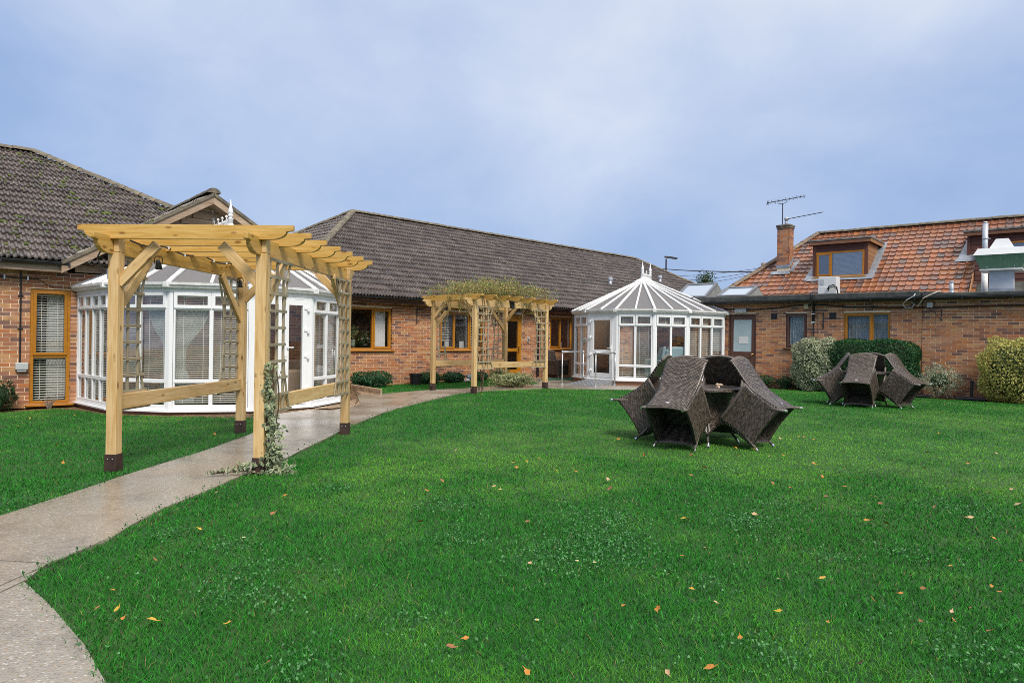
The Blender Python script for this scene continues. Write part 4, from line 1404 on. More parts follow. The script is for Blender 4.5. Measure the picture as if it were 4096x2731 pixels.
    if AB.length > 0.05:
        d = AB.normalized()
        MB().prism([(-0.13, -0.05), (0.13, -0.05), (0.09, 0.02), (0.03, 0.06), (-0.03, 0.06), (-0.09, 0.02)], 0, AB.length, bar_matrix(A - T, B - T) @ Matrix(((0, 1, 0, 0), (1, 0, 0, 0), (0, 0, 1, 0), (0, 0, 0, 1)))).build('ridge_cap', UPVC_D, root)
        cr = MB()
        Mc = bar_matrix(A - T, B - T)
        cr.box(0.06, AB.length, -0.01, 0.01, 0.055, 0.10, Mc)
        x = 0.12
        k = 0
        while x < AB.length - 0.02:
            h = 0.17 if k % 4 == 2 else 0.07
            cr.box(x - 0.012, x + 0.012, -0.008, 0.008, 0.10, 0.10 + h, Mc)
            cr.lathe([(0.004, -0.028), (0.026, -0.012), (0.026, 0.012), (0.004, 0.03)], 8, Mc @ Vector((x, 0, 0.11 + h)))
            if h > 0.1:
                cr.box(x - 0.05, x + 0.05, -0.007, 0.007, 0.20, 0.222, Mc)
            x += 0.068
            k += 1
        cr.build('cresting', UPVC_D, root)
    fin = [(0.05, 0.0), (0.05, 0.16), (0.058, 0.165), (0.058, 0.18), (0.034, 0.19), (0.03, 0.21), (0.05, 0.225), (0.052, 0.245), (0.03, 0.262), (0.045, 0.285), (0.052, 0.31), (0.038, 0.36), (0.018, 0.44), (0.004, 0.56)]
    for P0 in ([A] if AB.length < 0.05 else [A, B]):
        MB().lathe(fin, 12, P0 - T + Vector((0, 0, 0.03))).build('finial', UPVC, root, smooth=True)
    # floor
    fl = MB().poly([(p[0] - cx, p[1] - cy, zb + 0.0 - g0 + g0) for p in V])
    fl.v = [(x, y, zb - g0 - 0.015) for x, y, z in fl.v]
    fl.build('floor', CARPET, root)
    return root

# NOTE: facet parts are placed with W (world minus root), so heights are world heights
V1 = [(-8.16, 12.8), (-6.92, 11.70), (-5.75, 11.45), (-4.48, 11.76), (-3.70, 12.65), (-3.45, 13.75), (-3.80, 14.95), (-4.62, 15.80)]
S1 = [dict(kind='panes', n=4, ang=22), dict(kind='panes', n=2), dict(kind='panes', n=2), dict(kind='door', n=2, hinge='both'), dict(kind='panes', n=2, ang=32), dict(kind='panes', n=2), dict(kind='panes', n=2)]
con1 = conservatory('conservatory', 'large white conservatory with french doors behind the big timber pergola', V1, S1, -0.025, 2.05, (-5.60, 13.5, 3.36), (-6.35, 14.4, 3.36), True)
V2 = [(1.94, 21.34), (2.24, 20.23), (2.98, 19.51), (4.01, 19.23), (5.06, 19.65), (6.40, 20.55)]
S2 = [dict(kind='panes', n=2, pitch=0.056), dict(kind='door', n=1, hinge='l'), dict(kind='panes', n=2, pitch=0.056), dict(kind='panes', n=2, blind=[0, 0], fanblind=1), dict(kind='panes', n=3, ang=38, vent=2, pitch=0.056)]
con2 = conservatory('conservatory', 'smaller white conservatory with pointed roof and metal ramp at its door', V2, S2, 0.14, 2.09, (4.10, 21.6, 3.20), (4.42, 22.0, 3.20), True, 0.53)

def solid_side(root, p, q, z0, z1):
    T = Vector(root.location)
    M = Matrix.Translation(-T) @ facet_matrix(p, q)
    L = math.hypot(q[0] - p[0], q[1] - p[1])
    return MB().box(0, L, 0, 0.08, z0, z1, M).build('back_wall', DARKIN, root)
solid_side(con2, (1.94, 21.34), (2.35, 23.6), 0.1, 2.1)
solid_side(con2, (2.35, 23.6), (3.4, 23.2), 0.1, 2.1)
SAND = simple('cream_cushion', (0.50, 0.36, 0.28), (0.56, 0.42, 0.33), 3, 0.9)
TEAL = simple('pale_blue_fabric', (0.36, 0.50, 0.54), (0.42, 0.56, 0.60), 3, 0.9)
MAROON = simple('maroon_fabric', (0.12, 0.045, 0.04), (0.15, 0.06, 0.05), 3, 0.9)

def armchair(label, x, y, z, rz, m, cat='armchair', w=0.42, wing=True, hb=1.05):
    t = thing('armchair' if w < 0.6 else 'sofa', label, cat, (x, y, z), R(rz))
    MB().box(-w + 0.08, w - 0.08, -0.40, 0.30, 0.12, 0.44).build('seat', m, t, bevel=0.05)
    bk = MB().prism([(-w + 0.02, 0.12), (w - 0.02, 0.12), (w - 0.04, hb - 0.12), (w - 0.14, hb), (-w + 0.14, hb), (-w + 0.04, hb - 0.12)], 0.29, 0.45)
    bk.build('backrest', m, t, Matrix.Rotation(R(-8), 4, 'X'), bevel=0.05)
    for s in (-1, 1):
        MB().box(s * w - 0.07, s * w + 0.07, -0.40, 0.40, 0.10, 0.62).build('arm', m, t, bevel=0.05)
        if wing:
            MB().prism([(0.12, 0.62), (0.42, 0.62), (0.52, hb - 0.05), (0.25, hb - 0.12)], s * w - 0.05, s * w + 0.05, Matrix(((0, 1, 0, 0), (1, 0, 0, 0), (0, 0, 1, 0), (0, 0, 0, 1)))).build('wing', m, t, bevel=0.03)
        for yy in (-0.34, 0.36):
            MB().tube([(s * (w - 0.06), yy, 0), (s * (w - 0.06), yy, 0.13)], [0.016, 0.024], 8).build('leg', BROWN, t)
    return t
armchair('cream armchair seen through the open glass of the french doors', -4.55, 13.35, 0.0, -35, SAND, wing=False, hb=0.85)
armchair('cream armchair behind the blinds left of the french doors', -5.1, 12.75, 0.0, 200, SAND, wing=False)
armchair('pale blue wing armchair with its back to the conservatory glass', 4.55, 20.15, 0.13, 205, TEAL)
armchair('dark maroon sofa against the inner wall of the small conservatory', 5.0, 21.3, 0.13, -40, MAROON, 'sofa', 0.75, False, 0.95)

# tied net curtains inside the large conservatory
T1 = Vector(con1.location)
for k, (x0, w_, sd_) in enumerate(((0.06, 0.6, 0), (0.62, 0.56, 1))):
    p, q = V1[2 - 0], V1[3]
    M = Matrix.Translation(-T1) @ facet_matrix(p, q)
    if k == 0:
        curtain(con1, 0.06, 0.62, 0.1, 1.75, 0.17, CURTAIN, (0.95, 0.16), 7, M, side=0)
    else:
        M = Matrix.Translation(-T1) @ facet_matrix(V1[1], V1[2])
        curtain(con1, 0.62, 1.14, 0.1, 1.75, 0.17, CURTAIN, (0.95, 0.16), 7, M, side=1)
M = Matrix.Translation(-T1) @ facet_matrix(V1[4], V1[5])
curtain(con1, 0.06, 0.30, 0.1, 1.9, 0.22, CURTAIN, None, 4, M)

# ================================================================ pergolas
def timber(name, m, parent, p, q, w, h, up=(0, 0, 1), prof=None, bevel=0.004):
    """one piece of sawn timber; local x runs along the grain"""
    M = bar_matrix(p, q, up)
    L = (Vector(q) - Vector(p)).length
    b = MB()
    if prof:
        b.prism(prof(L), -w / 2, w / 2)
    else:
        b.box(0, L, -w / 2, w / 2, -h / 2, h / 2)
    return b.build(name, m, parent, M, bevel=bevel)

def scroll(h, two=True):
    """rafter outline with cyma-cut ends"""
    def f(L):
        r = []
        def end(sx, x0):
            pts = [(0.0, h / 2), (0.0, h / 2 - 0.052), (0.055, h / 2 - 0.058)]
            for k in range(7):
                a = k / 6 * math.pi / 2
                pts.append((0.055 + 0.16 * math.sin(a) * 1.0 if False else 0.065 + 0.15 * (1 - math.cos(a)), h / 2 - 0.062 - (h - 0.064) * math.sin(a)))
            return [(x0 + sx * x, z) for x, z in pts]
        A = end(1, 0.0)
        B = end(-1, L) if two else [(L, h / 2), (L, -h / 2)]
        return A + list(reversed(B))
    return f

def trellis(parent, post, sgn, zb, zt, m):
    """fan trellis in the side plane, running away from the post (sgn) along local y"""
    x, y = post
    t = MB().bar((x, y + sgn * 0.066, zb), (x, y + sgn * 0.066, zt), 0.022, 0.022, (1, 0, 0)).build('trellis', m, parent)
    zs = [zb + (zt - zb) * k / 9 for k in range(10)]
    def wd(z):
        f = (z - zb) / (zt - zb)
        return 0.35 + 0.15 * (2 * f - 0.95) ** 2 + (0.05 * (1 - f) ** 3 if f < 0.5 else 0)
    for z in zs:
        timber('lath', m, t, (x + 0.016, y + sgn * 0.05, z), (x + 0.016, y + sgn * (0.085 + wd(z)), z), 0.010, 0.028, (0, 0, 1), bevel=0)
    for f in (0.36, 0.68):
        timber('lath', m, t, (x, y + sgn * (0.06 + wd(zb) * f), zb), (x, y + sgn * (0.06 + wd(zt) * f), zt), 0.022, 0.022, (1, 0, 0), bevel=0)
    b = MB()
    b.tube([(x, y + sgn * (0.06 + wd(zb + (zt - zb) * k / 8)), zb + (zt - zb) * k / 8) for k in range(9)], 0.0125, 4)
    b.build('lath', m, t)
    return t

def pergola(label, c, rz, wet):
    g0 = gz(c[0])
    t = thing('pergola', label, 'pergola', (c[0], c[1], g0), R(rz), 'timber pergolas over the garden path')
    hw, hd = 0.71, 1.34
    SH = simple('shoe', (0.035, 0.018, 0.014), (0.06, 0.03, 0.022), 12, 0.55) if 'shoe' not in bpy.data.materials else bpy.data.materials['shoe']
    for sx in (-1, 1):
        for sy in (-1, 1):
            x, y = sx * hw, sy * hd
            post = timber('post', PINE, t, (x, y, 0.02), (x, y, 2.06), 0.10, 0.10, (0, 1, 0), bevel=0.006)
            MB().box(x + 0.003, x + 0.05, y - 0.05, y + 0.05, 2.062, 2.20).build('post_tenon', PINE, t, bevel=0.004)
            shoe = MB().box(x - 0.056, x + 0.056, y - 0.056, y + 0.056, -0.06, 0.155)
            shoe.build('post_shoe', SH, t, bevel=0.003)
            for bx in (-0.022, 0.025):
                MB().lathe([(0.007, 0), (0.007, 0.004), (0.003, 0.007)], 8, M=Matrix.Translation((x + bx, y - 0.056, 0.11)) @ Matrix.Rotation(R(90), 4, 'X')).build('bolt', CHROME, t)
            # braces to the side beam and to the rafter
            def brace(p, q, w, h, up):
                d = (Vector(q) - Vector(p)).normalized()
                timber('brace', PINE, t, p, q, w, h, up)
            brace((x - 0.015, y - sy * 0.02, 1.50), (x - 0.015, y - sy * 0.56, 2.05), 0.045, 0.095, (0, sy, 1))
            brace((x - sx * 0.03, y, 1.77), (x - sx * 0.40, y, 2.14), 0.045, 0.095, (sx, 0, 1))
        # side beam with scrolled ends, lapped on to the posts
        timber('side_beam', PINE_WET if wet else PINE, t, (sx * hw - 0.024, -hd - 0.33, 2.125), (sx * hw - 0.024, hd + 0.33, 2.125), 0.05, 0.17, (0, 0, 1), scroll(0.17), bevel=0.004)
        timber('rail', PINE, t, (sx * hw, -hd + 0.051, 0.64), (sx * hw, hd - 0.051, 0.64), 0.045, 0.145, bevel=0.005)
        trellis(t, (sx * (hw + 0.038), -hd), 1, 0.56, 2.02, LATH)
        trellis(t, (sx * (hw + 0.038), hd), -1, 0.56, 2.02, LATH)
    for k in range(7):
        y = -hd - 0.09 + (2 * hd + 0.18) * k / 6
        if abs(y) > hd: y = math.copysign(hd + 0.078, y)
        timber('rafter', PINE_WET if k < 8 else PINE, t, (-1.03, y, 2.245), (1.03, y, 2.245), 0.045, 0.135, (0, 0, 1), scroll(0.135), bevel=0.003)
    return t
perg1 = pergola('large fresh pine pergola over the path in front of the big conservatory', (-2.985, 7.78), -3.0, True)
perg2 = pergola('smaller looking pine pergola with a climbing plant sprawling over its rafters', (-0.53, 17.42), -41.0, False)

# lamps, cable and boxes on the pergolas
def spot(label, P0, loc, rz, tilt, group):
    t = thing('spot_lamp', label, 'garden light', (loc[0], loc[1], loc[2] + 0.06), rz, group)
    t.scale = (0.62, 0.62, 0.62)
    M = Matrix.Rotation(tilt, 4, 'X')
    MB().lathe([(0.012, 0.075), (0.028, 0.07), (0.036, 0.02), (0.050, -0.045), (0.056, -0.075), (0.050, -0.078), (0.044, -0.05)], 14, M=M).build('lamp_body', BLACK, t, smooth=True)
    MB().lathe([(0.045, -0.056), (0.045, -0.052)], 14, M=M).build('lens', GLASS, t)
    MB().tube([(-0.05, 0, 0.0), (-0.062, 0, 0.09), (-0.03, 0, 0.125), (0.03, 0, 0.125), (0.062, 0, 0.09), (0.05, 0, 0.0)], 0.008, 6).build('bracket', BLACK, t)
    return t
def ploc(p, x, y, z):
    c, s = math.cos(p.rotation_euler.z), math.sin(p.rotation_euler.z)
    return (p.location.x + x * c - y * s, p.location.y + x * s + y * c, p.location.z + z)
spot('black spot lamp hanging under the front left brace of the large pergola', None, ploc(perg1, -0.50, -1.0, 1.93), 0.3, 0.5, 'spot lamps on the large pergola')
spot('black spot lamp hanging at the back left post of the large pergola', None, ploc(perg1, -0.66, 1.16, 1.91), 0.2, 0.1, 'spot lamps on the large pergola')
spot('black spot lamp hanging at the back right post of the large pergola', None, ploc(perg1, 0.60, 1.12, 1.93), -0.4, 0.2, 'spot lamps on the large pergola')
spot('black spot lamp under the left corner of the planted pergola', None, ploc(perg2, -0.50, -1.1, 1.95), 0.6, 0.5, 'spot lamps on the planted pergola')
spot('black spot lamp under the middle of the planted pergola beside the back post', None, ploc(perg2, 0.55, 1.1, 1.93), 0.2, 0.2, 'spot lamps on the planted pergola')
pts = [ploc(perg1, -0.665, -1.2 + 2.3 * k / 14, 2.195 - 0.02 * math.sin(k * 1.3)) for k in range(15)]
cb = thing('cable', 'black lamp cable clipped along the left beam of the large pergola', 'cable', pts[0])
MB().tube([tuple(Vector(p) - Vector(pts[0])) for p in pts], 0.010, 6).build('cable_run', BLACK, cb)
for k in range(2, 14, 2):
    MB().box(-0.012, 0.012, -0.012, 0.012, -0.014, 0.014).build('clip', UPVC, cb, Matrix.Translation(Vector(pts[k]) - Vector(pts[0])))
jb = thing('junction_box', 'small grey socket box on the front left post of the large pergola', 'socket box', ploc(perg1, -0.78, -1.30, 1.86), R(-3))
MB().box(-0.028, 0.02, -0.04, 0.04, -0.05, 0.05).build('box_body', GREYBOX, jb, bevel=0.008)
MB().tube([(-0.01, 0, 0.05), (-0.04, -0.01, 0.02), (-0.11, -0.01, 0.06), (-0.13, -0.02, 0.16), (-0.10, -0.02, 0.22)], 0.007, 6).build('lead', BLACK, jb)
MB().tube([(0.0, 0, -0.05), (0.0, 0, -0.45), (0.01, 0, -0.9)], 0.008, 6).build('conduit', BLACK, jb)
sl_ = thing('solar_lamp', 'black box lamp on the front beam of the planted pergola', 'garden light', ploc(perg2, 0.70 + 0.035, -0.05, 2.14), R(-41))
MB().box(-0.03, 0.04, -0.05, 0.05, -0.12, 0.05).build('lamp_body', BLACK, sl_, bevel=0.008)
MB().box(-0.05, 0.09, -0.09, 0.09, 0.055, 0.075).build('solar_panel', BLACK, sl_, Matrix.Rotation(R(18), 4, 'Y'))
# ================================================================ wicker furniture
def wicker_mat():
    m, nt = newmat('wicker')
    uv = nd(nt, 'ShaderNodeTexCoord').outputs['UV']
    br_ = nd(nt, 'ShaderNodeTexBrick', {'Vector': uv, 'Color1': c4((0.045, 0.031, 0.023)), 'Color2': c4((0.23, 0.172, 0.13)), 'Mortar': c4((0.012, 0.010, 0.009)),
                                        'Scale': 1.0, 'Mortar Size': 0.0036, 'Mortar Smooth': 0.4, 'Bias': 0.0, 'Brick Width': 0.040, 'Row Height': 0.0185}, offset=0.5, offset_frequency=2)
    pos = nd(nt, 'ShaderNodeNewGeometry').outputs['Position']
    v = noise_n(nt, pos, 7.0, 4.0, 0.6)
    col = mixc(nt, ramp(nt, v, [(0.35, 0.0), (0.7, 0.35)]), br_.outputs['Color'], (0.13, 0.105, 0.085))
    col = mixc(nt, br_.outputs['Fac'], col, (0.012, 0.010, 0.009))
    h = mth(nt, 'SUBTRACT', 1.0, br_.outputs['Fac'])
    finish(nt, col, 0.36, 0, 0.6, h, 1.0, 0.009)
    return m
WICKER = wicker_mat()
WICKER_P = simple('wicker_plain', (0.10, 0.08, 0.065), (0.17, 0.14, 0.115), 60, 0.45, bscale=150, bstr=0.5)

def grid_panel(name, fn, nu, nv, su, sv, m, parent, thick=0.028):
    """woven panel from fn(s,t) with real-size uv; over-and-under relief of the strands as geometry"""
    me = bpy.data.meshes.new(name)
    vs, fs, uvs = [], [], []
    for j in range(nv + 1):
        for i in range(nu + 1):
            vs.append(fn(i / nu, j / nv))
            uvs.append((i / nu * su, j / nv * sv))
    for j in range(nv):
        for i in range(nu):
            k = j * (nu + 1) + i
            fs.append((k, k + 1, k + nu + 2, k + nu + 1))
    me.from_pydata(vs, [], fs)
    me.materials.append(m)
    me.polygons.foreach_set('use_smooth', [True] * len(me.polygons))
    u = me.uv_layers.new(name='UVMap')
    for p in me.polygons:
        for li, vi in zip(p.loop_indices, p.vertices):
            u.data[li].uv = uvs[vi]
    me.update()
    o = add_obj(name, me, parent)
    sd_ = o.modifiers.new('thickness', 'SOLIDIFY')
    sd_.thickness = thick
    sd_.offset = 0.0
    return o

def make_chair(label, loc, yaw, tip, group):
    """wicker tub chair: origin between the front feet, +y is the way it faces"""
    t = thing('wicker_chair', label, 'chair', loc, 0, group)
    t.rotation_euler = (-tip, 0, yaw)
    D = 0.54
    hwf = lambda z: 0.248 - 0.012 * math.sin(math.pi * min(1, z / 0.6)) + 0.014 * max(0, (z - 0.42) / 0.48)
    def yb(z):                          # back outline seen from the side
        f = z / 0.90
        return -D + 0.035 * math.sin(math.pi * min(1, f * 1.15)) - 0.10 * max(0, (f - 0.50) / 0.50) ** 1.3
    def back(s, tt):
        z0 = 0.075 + 0.022 * math.sin(math.pi * s)
        z1 = 0.875 + 0.03 * math.sin(math.pi * s)
        z = z0 + (z1 - z0) * tt
        hw = hwf(z)
        return ((2 * s - 1) * hw, yb(z) - 0.03 * math.sin(math.pi * s) * (0.25 + 0.75 * tt), z)
    grid_panel('backrest', back, 16, 26, 0.52, 0.82, WICKER, t)
    for sx in (-1, 1):
        def side(s, tt, sx=sx):
            z0 = 0.075 + 0.022 * math.sin(math.pi * s)
            z1 = 0.575 - 0.012 * math.sin(math.pi * s)
            z = z0 + (z1 - z0) * tt
            yr_, yf = yb(z), 0.012 + 0.03 * (tt - 0.4) ** 2 - 0.012 * math.sin(math.pi * tt)
            y = yr_ + (yf - yr_) * s
            x = hwf(z) + (0.012 - 0.018 * math.sin(math.pi * tt)) * math.sin(math.pi * s)
            return (sx * x, y, z)
        grid_panel('side_panel', side, 16, 18, 0.55, 0.58, WICKER, t)
        # rolled arm rail
        MB().tube([Vector(side(k / 10, 1.0)) for k in range(11)], 0.021, 8).build('arm', WICKER_P, t, smooth=True)
        for yy, tz in ((0.0, 1), (yb(0.085), -1)):
            base = Vector((sx * 0.245, yy + (0.0 if tz > 0 else 0.01), 0.10))
            foot = Vector((sx * 0.252, yy + (0.012 if tz > 0 else -0.035), 0.03))
            dd = (foot - base).normalized()
            leg = MB().tube([base - dd * 0.12, base, foot], [0.019, 0.018, 0.0155], 10).build('leg', WICKER_P, t, smooth=True)
            MB().tube([foot, foot + dd * 0.030], [0.016, 0.0145], 10).build('metal_tip', CHROME, leg)
    def front(s, tt):
        z0 = 0.075 + 0.06 * math.sin(math.pi * s)
        z = z0 + (0.42 - z0) * tt
        return ((2 * s - 1) * 0.245, 0.01 + 0.03 * math.sin(math.pi * s), z)
    grid_panel('front_apron', front, 14, 8, 0.5, 0.30, WICKER, t)
    MB().tube([Vector(front(k / 10, 0)) for k in range(11)], 0.013, 6).build('apron_trim', WICKER_P, t, smooth=True)
    MB().tube([Vector(back(k / 12, 1)) for k in range(13)], 0.019, 8).build('top_rail', WICKER_P, t, smooth=True)
    MB().tube([Vector(back(k / 10, 0)) for k in range(11)], 0.013, 6).build('back_trim', WICKER_P, t, smooth=True)
    def seat(s, tt):
        return ((2 * s - 1) * 0.235, -0.50 + 0.51 * tt, 0.415)
    grid_panel('seat', seat, 10, 10, 0.48, 0.51, WICKER, t, 0.03)
    bp = Vector(back(0.5, 0.10))
    b = MB()
    N = 16
    nrm = Vector((0, -1, -0.12)).normalized()
    upv = Vector((0, -0.12, 1)).normalized()
    ring = [bp + nrm * 0.020 + Vector((1, 0, 0)) * 0.030 * math.cos(2 * math.pi * k / N) + upv * 0.011 * math.sin(2 * math.pi * k / N) for k in range(N)]
    b.v = [tuple(p) for p in ring] + [tuple(p - nrm * 0.012) for p in ring]
    b.f = [tuple(range(N))] + [(k, (k + 1) % N, N + (k + 1) % N, N + k) for k in range(N)]
    b.build('oval_badge', CHROME, t)
    return t

def make_table(label, loc, rz):
    t = thing('wicker_table', label, 'table', loc, rz, 'round wicker tables on the lawn')
    me = bpy.data.meshes.new('table_top')
    bm = bmesh.new()
    N, Rr = 48, 0.50
    uvl = bm.loops.layers.uv.new('UVMap')
    prof = [(0.0, 0.705), (0.16, 0.705), (0.33, 0.705), (0.47, 0.703), (0.492, 0.697), (0.50, 0.685), (0.495, 0.655), (0.47, 0.65), (0.0, 0.65)]
    rows = []
    for r, z in prof:
        rows.append([bm.verts.new((max(r, 0.001) * math.cos(2 * math.pi * k / N), max(r, 0.001) * math.sin(2 * math.pi * k / N), z)) for k in range(N)])
    dist = 0
    for a in range(len(prof) - 1):
        d2_ = dist + math.hypot(prof[a + 1][0] - prof[a][0], prof[a + 1][1] - prof[a][1])
        for k in range(N):
            l = (k + 1) % N
            f = bm.faces.new((rows[a][k], rows[a + 1][k], rows[a + 1][l], rows[a][l]))
            f.smooth = True
            for lp, (q, dd) in zip(f.loops, ((k, dist), (k, d2_), (k + 1, d2_), (k + 1, dist))):
                if prof[a][0] < 0.48 and prof[a + 1][0] < 0.48:
                    lp[uvl].uv = (lp.vert.co.x, lp.vert.co.y)
                else:
                    lp[uvl].uv = (q / N * 2 * math.pi * Rr, dd)
        dist = d2_
    bmesh.ops.recalc_face_normals(bm, faces=bm.faces[:])
    bm.to_mesh(me)
    bm.free()
    me.materials.append(WICKER)
    add_obj('table_top', me, t)
    for k in range(4):
        a = math.pi / 2 * k + math.pi / 4
        ca_, sa_ = math.cos(a), math.sin(a)
        def pan(s, tt, ca_=ca_, sa_=sa_):
            z0 = 0.13 + 0.11 * math.sin(math.pi * s)
            z = z0 + (0.65 - z0) * tt
            r = 0.30 - 0.07 * math.sin(math.pi * tt * 0.95)
            w = r
            x, y = (2 * s - 1) * w, -r
            return (x * ca_ - y * sa_, x * sa_ + y * ca_, z)
        grid_panel('pedestal_panel', pan, 10, 14, 0.42, 0.55, WICKER, t, 0.02)
        b = math.pi / 2 * k + math.pi / 4 + math.pi / 4
        dx, dy = math.cos(b), math.sin(b)
        leg = MB().tube([(dx * 0.22, dy * 0.22, 0.50), (dx * 0.31, dy * 0.31, 0.22), (dx * 0.44, dy * 0.44, 0.04)], [0.02, 0.019, 0.016], 10).build('leg', WICKER_P, t, smooth=True)
        MB().tube([(dx * 0.44, dy * 0.44, 0.04), (dx * 0.463, dy * 0.463, 0.0)], [0.0165, 0.015], 10).build('metal_tip', CHROME, leg)
    return t

T_A, T_B = (2.43, 8.70), (7.42, 14.32)
tabA = make_table('round wicker table near the middle of the lawn under four tipped chairs', (T_A[0], T_A[1], 0), R(-5))
tabB = make_table('round wicker table further back before the dark hedge under tipped chairs', (T_B[0], T_B[1], 0), R(-3))
def tip_chair(proto, mid, yaw, tip, label, group):
    loc = (mid[0], mid[1], 0.012)
    if proto is None:
        return make_chair(label, loc, yaw, tip, group)
    return dup_tree(proto, loc, (-tip, 0, yaw), label, group)
def facing(mid, tgt):
    return math.atan2(-(tgt[0] - mid[0]), tgt[1] - mid[1])
gA, gB = 'wicker chairs tipped against the nearer table', 'wicker chairs tipped against the further table'
ch0 = tip_chair(None, (1.92, 8.05), facing((1.92, 8.05), T_A), R(55), 'tipped wicker chair with its dark hollow underside facing the camera at the nearer table', gA)
tip_chair(ch0, (3.08, 8.20), facing((3.08, 8.20), T_A) + R(-4), R(55), 'tipped wicker chair at the right of the nearer table showing its woven side', gA)
tip_chair(ch0, (1.72, 9.06), facing((1.72, 9.06), T_A), R(55), 'tipped wicker chair leaning at the left of the nearer table, half hidden', gA)
tip_chair(ch0, (2.95, 9.36), facing((2.95, 9.36), T_A) + R(6), R(55), 'tipped wicker chair behind the nearer table, only its top showing', gA)
tip_chair(ch0, (6.97, 13.72), facing((6.97, 13.72), T_B) + R(-4), R(56), 'tipped wicker chair with open underside to the camera at the further table', gB)
tip_chair(ch0, (7.98, 13.72), facing((7.98, 13.72), T_B) + R(-6), R(55), 'tipped wicker chair leaning at the right of the further table', gB)
tip_chair(ch0, (6.75, 14.55), facing((6.75, 14.55), T_B), R(56), 'tipped wicker chair leaning at the left of the further table', gB)
tip_chair(ch0, (7.95, 14.98), facing((7.95, 14.98), T_B), R(55), 'tipped wicker chair hidden at the back of the further table', gB)
up_ch = dup_tree(ch0, FC.w(6.05, -0.75), (0, 0, R(FC.deg) + R(180)), 'upright wicker chair against the brick wall left of the dark bistro table', 'upright wicker chairs by the wall')
dup_tree(ch0, FC.w(7.7, -0.85), (0, 0, R(FC.deg) + R(150)), 'upright wicker chair beyond the dark bistro table, beside the small conservatory', 'upright wicker chairs by the wall')
bt = thing('bistro_table', 'dark round table by the wall next to the small conservatory door', 'table', FC.w(7.05, -0.95))
MB().lathe([(0.42, 0.70), (0.43, 0.715), (0.42, 0.73), (0.1, 0.732)], 28).build('table_top', IRON, bt)
MB().lathe([(0.16, 0.12), (0.11, 0.4), (0.17, 0.70)], 16).build('pedestal', WICKER_P, bt, smooth=True)
for k in range(4):
    a = k * math.pi / 2 + 0.5
    lg = MB().tube([(0.13 * math.cos(a), 0.13 * math.sin(a), 0.4), (0.32 * math.cos(a), 0.32 * math.sin(a), 0.03)], 0.015, 8).build('leg', IRON, bt)
    MB().tube([(0.32 * math.cos(a), 0.32 * math.sin(a), 0.03), (0.335 * math.cos(a), 0.335 * math.sin(a), 0.0)], 0.016, 8).build('metal_tip', CHROME, lg)
# a dried leaf cluster on the nearer table
b = MB()
rr = random.Random(4)
for k in range(14):
    a = rr.uniform(0, 6.28); r = rr.uniform(0.0, 0.05)
    c = Vector((r * math.cos(a), r * math.sin(a), 0.012 + rr.uniform(0, 0.035)))
    d1 = Vector((rr.uniform(-1, 1), rr.uniform(-1, 1), rr.uniform(-0.3, 0.8))).normalized() * 0.028
    d2_ = d1.orthogonal().normalized() * 0.016
    b.poly([c - d1, c + d2_ * 1.0, c + d1, c - d2_])
o = b.build('dried_leaf', simple('dry_leaf_pale', (0.55, 0.38, 0.26), (0.68, 0.52, 0.40), 20, 0.7), None, Matrix.Translation((2.55, 8.42, 0.707)))
tag(o, 'pale curled dry leaf lying on the nearer wicker table', 'leaf')
# ================================================================ vegetation
def mesh_np(name, V, faces, cols, m, smooth=False):
    """V (n,3); faces list of (m,k) index arrays; cols (n,3)"""
    me = bpy.data.meshes.new(name)
    me.vertices.add(len(V))
    me.vertices.foreach_set('co', np.asarray(V, np.float32).ravel())
    idx = np.concatenate([f.ravel() for f in faces]).astype(np.int32)
    tot = np.concatenate([np.full(len(f), f.shape[1], np.int32) for f in faces])
    me.loops.add(len(idx))
    me.loops.foreach_set('vertex_index', idx)
    me.polygons.add(len(tot))
    st = np.zeros(len(tot), np.int32)
    st[1:] = np.cumsum(tot)[:-1]
    me.polygons.foreach_set('loop_start', st)
    me.polygons.foreach_set('loop_total', tot)
    me.update(calc_edges=True)
    at = me.color_attributes.new('tint', 'FLOAT_COLOR', 'POINT')
    c = np.ones((len(V), 4), np.float32)
    c[:, :3] = cols
    at.data.foreach_set('color', c.ravel())
    me.materials.append(m)
    return me

def unit(a):
    return a / np.maximum(np.linalg.norm(a, axis=1, keepdims=True), 1e-9)

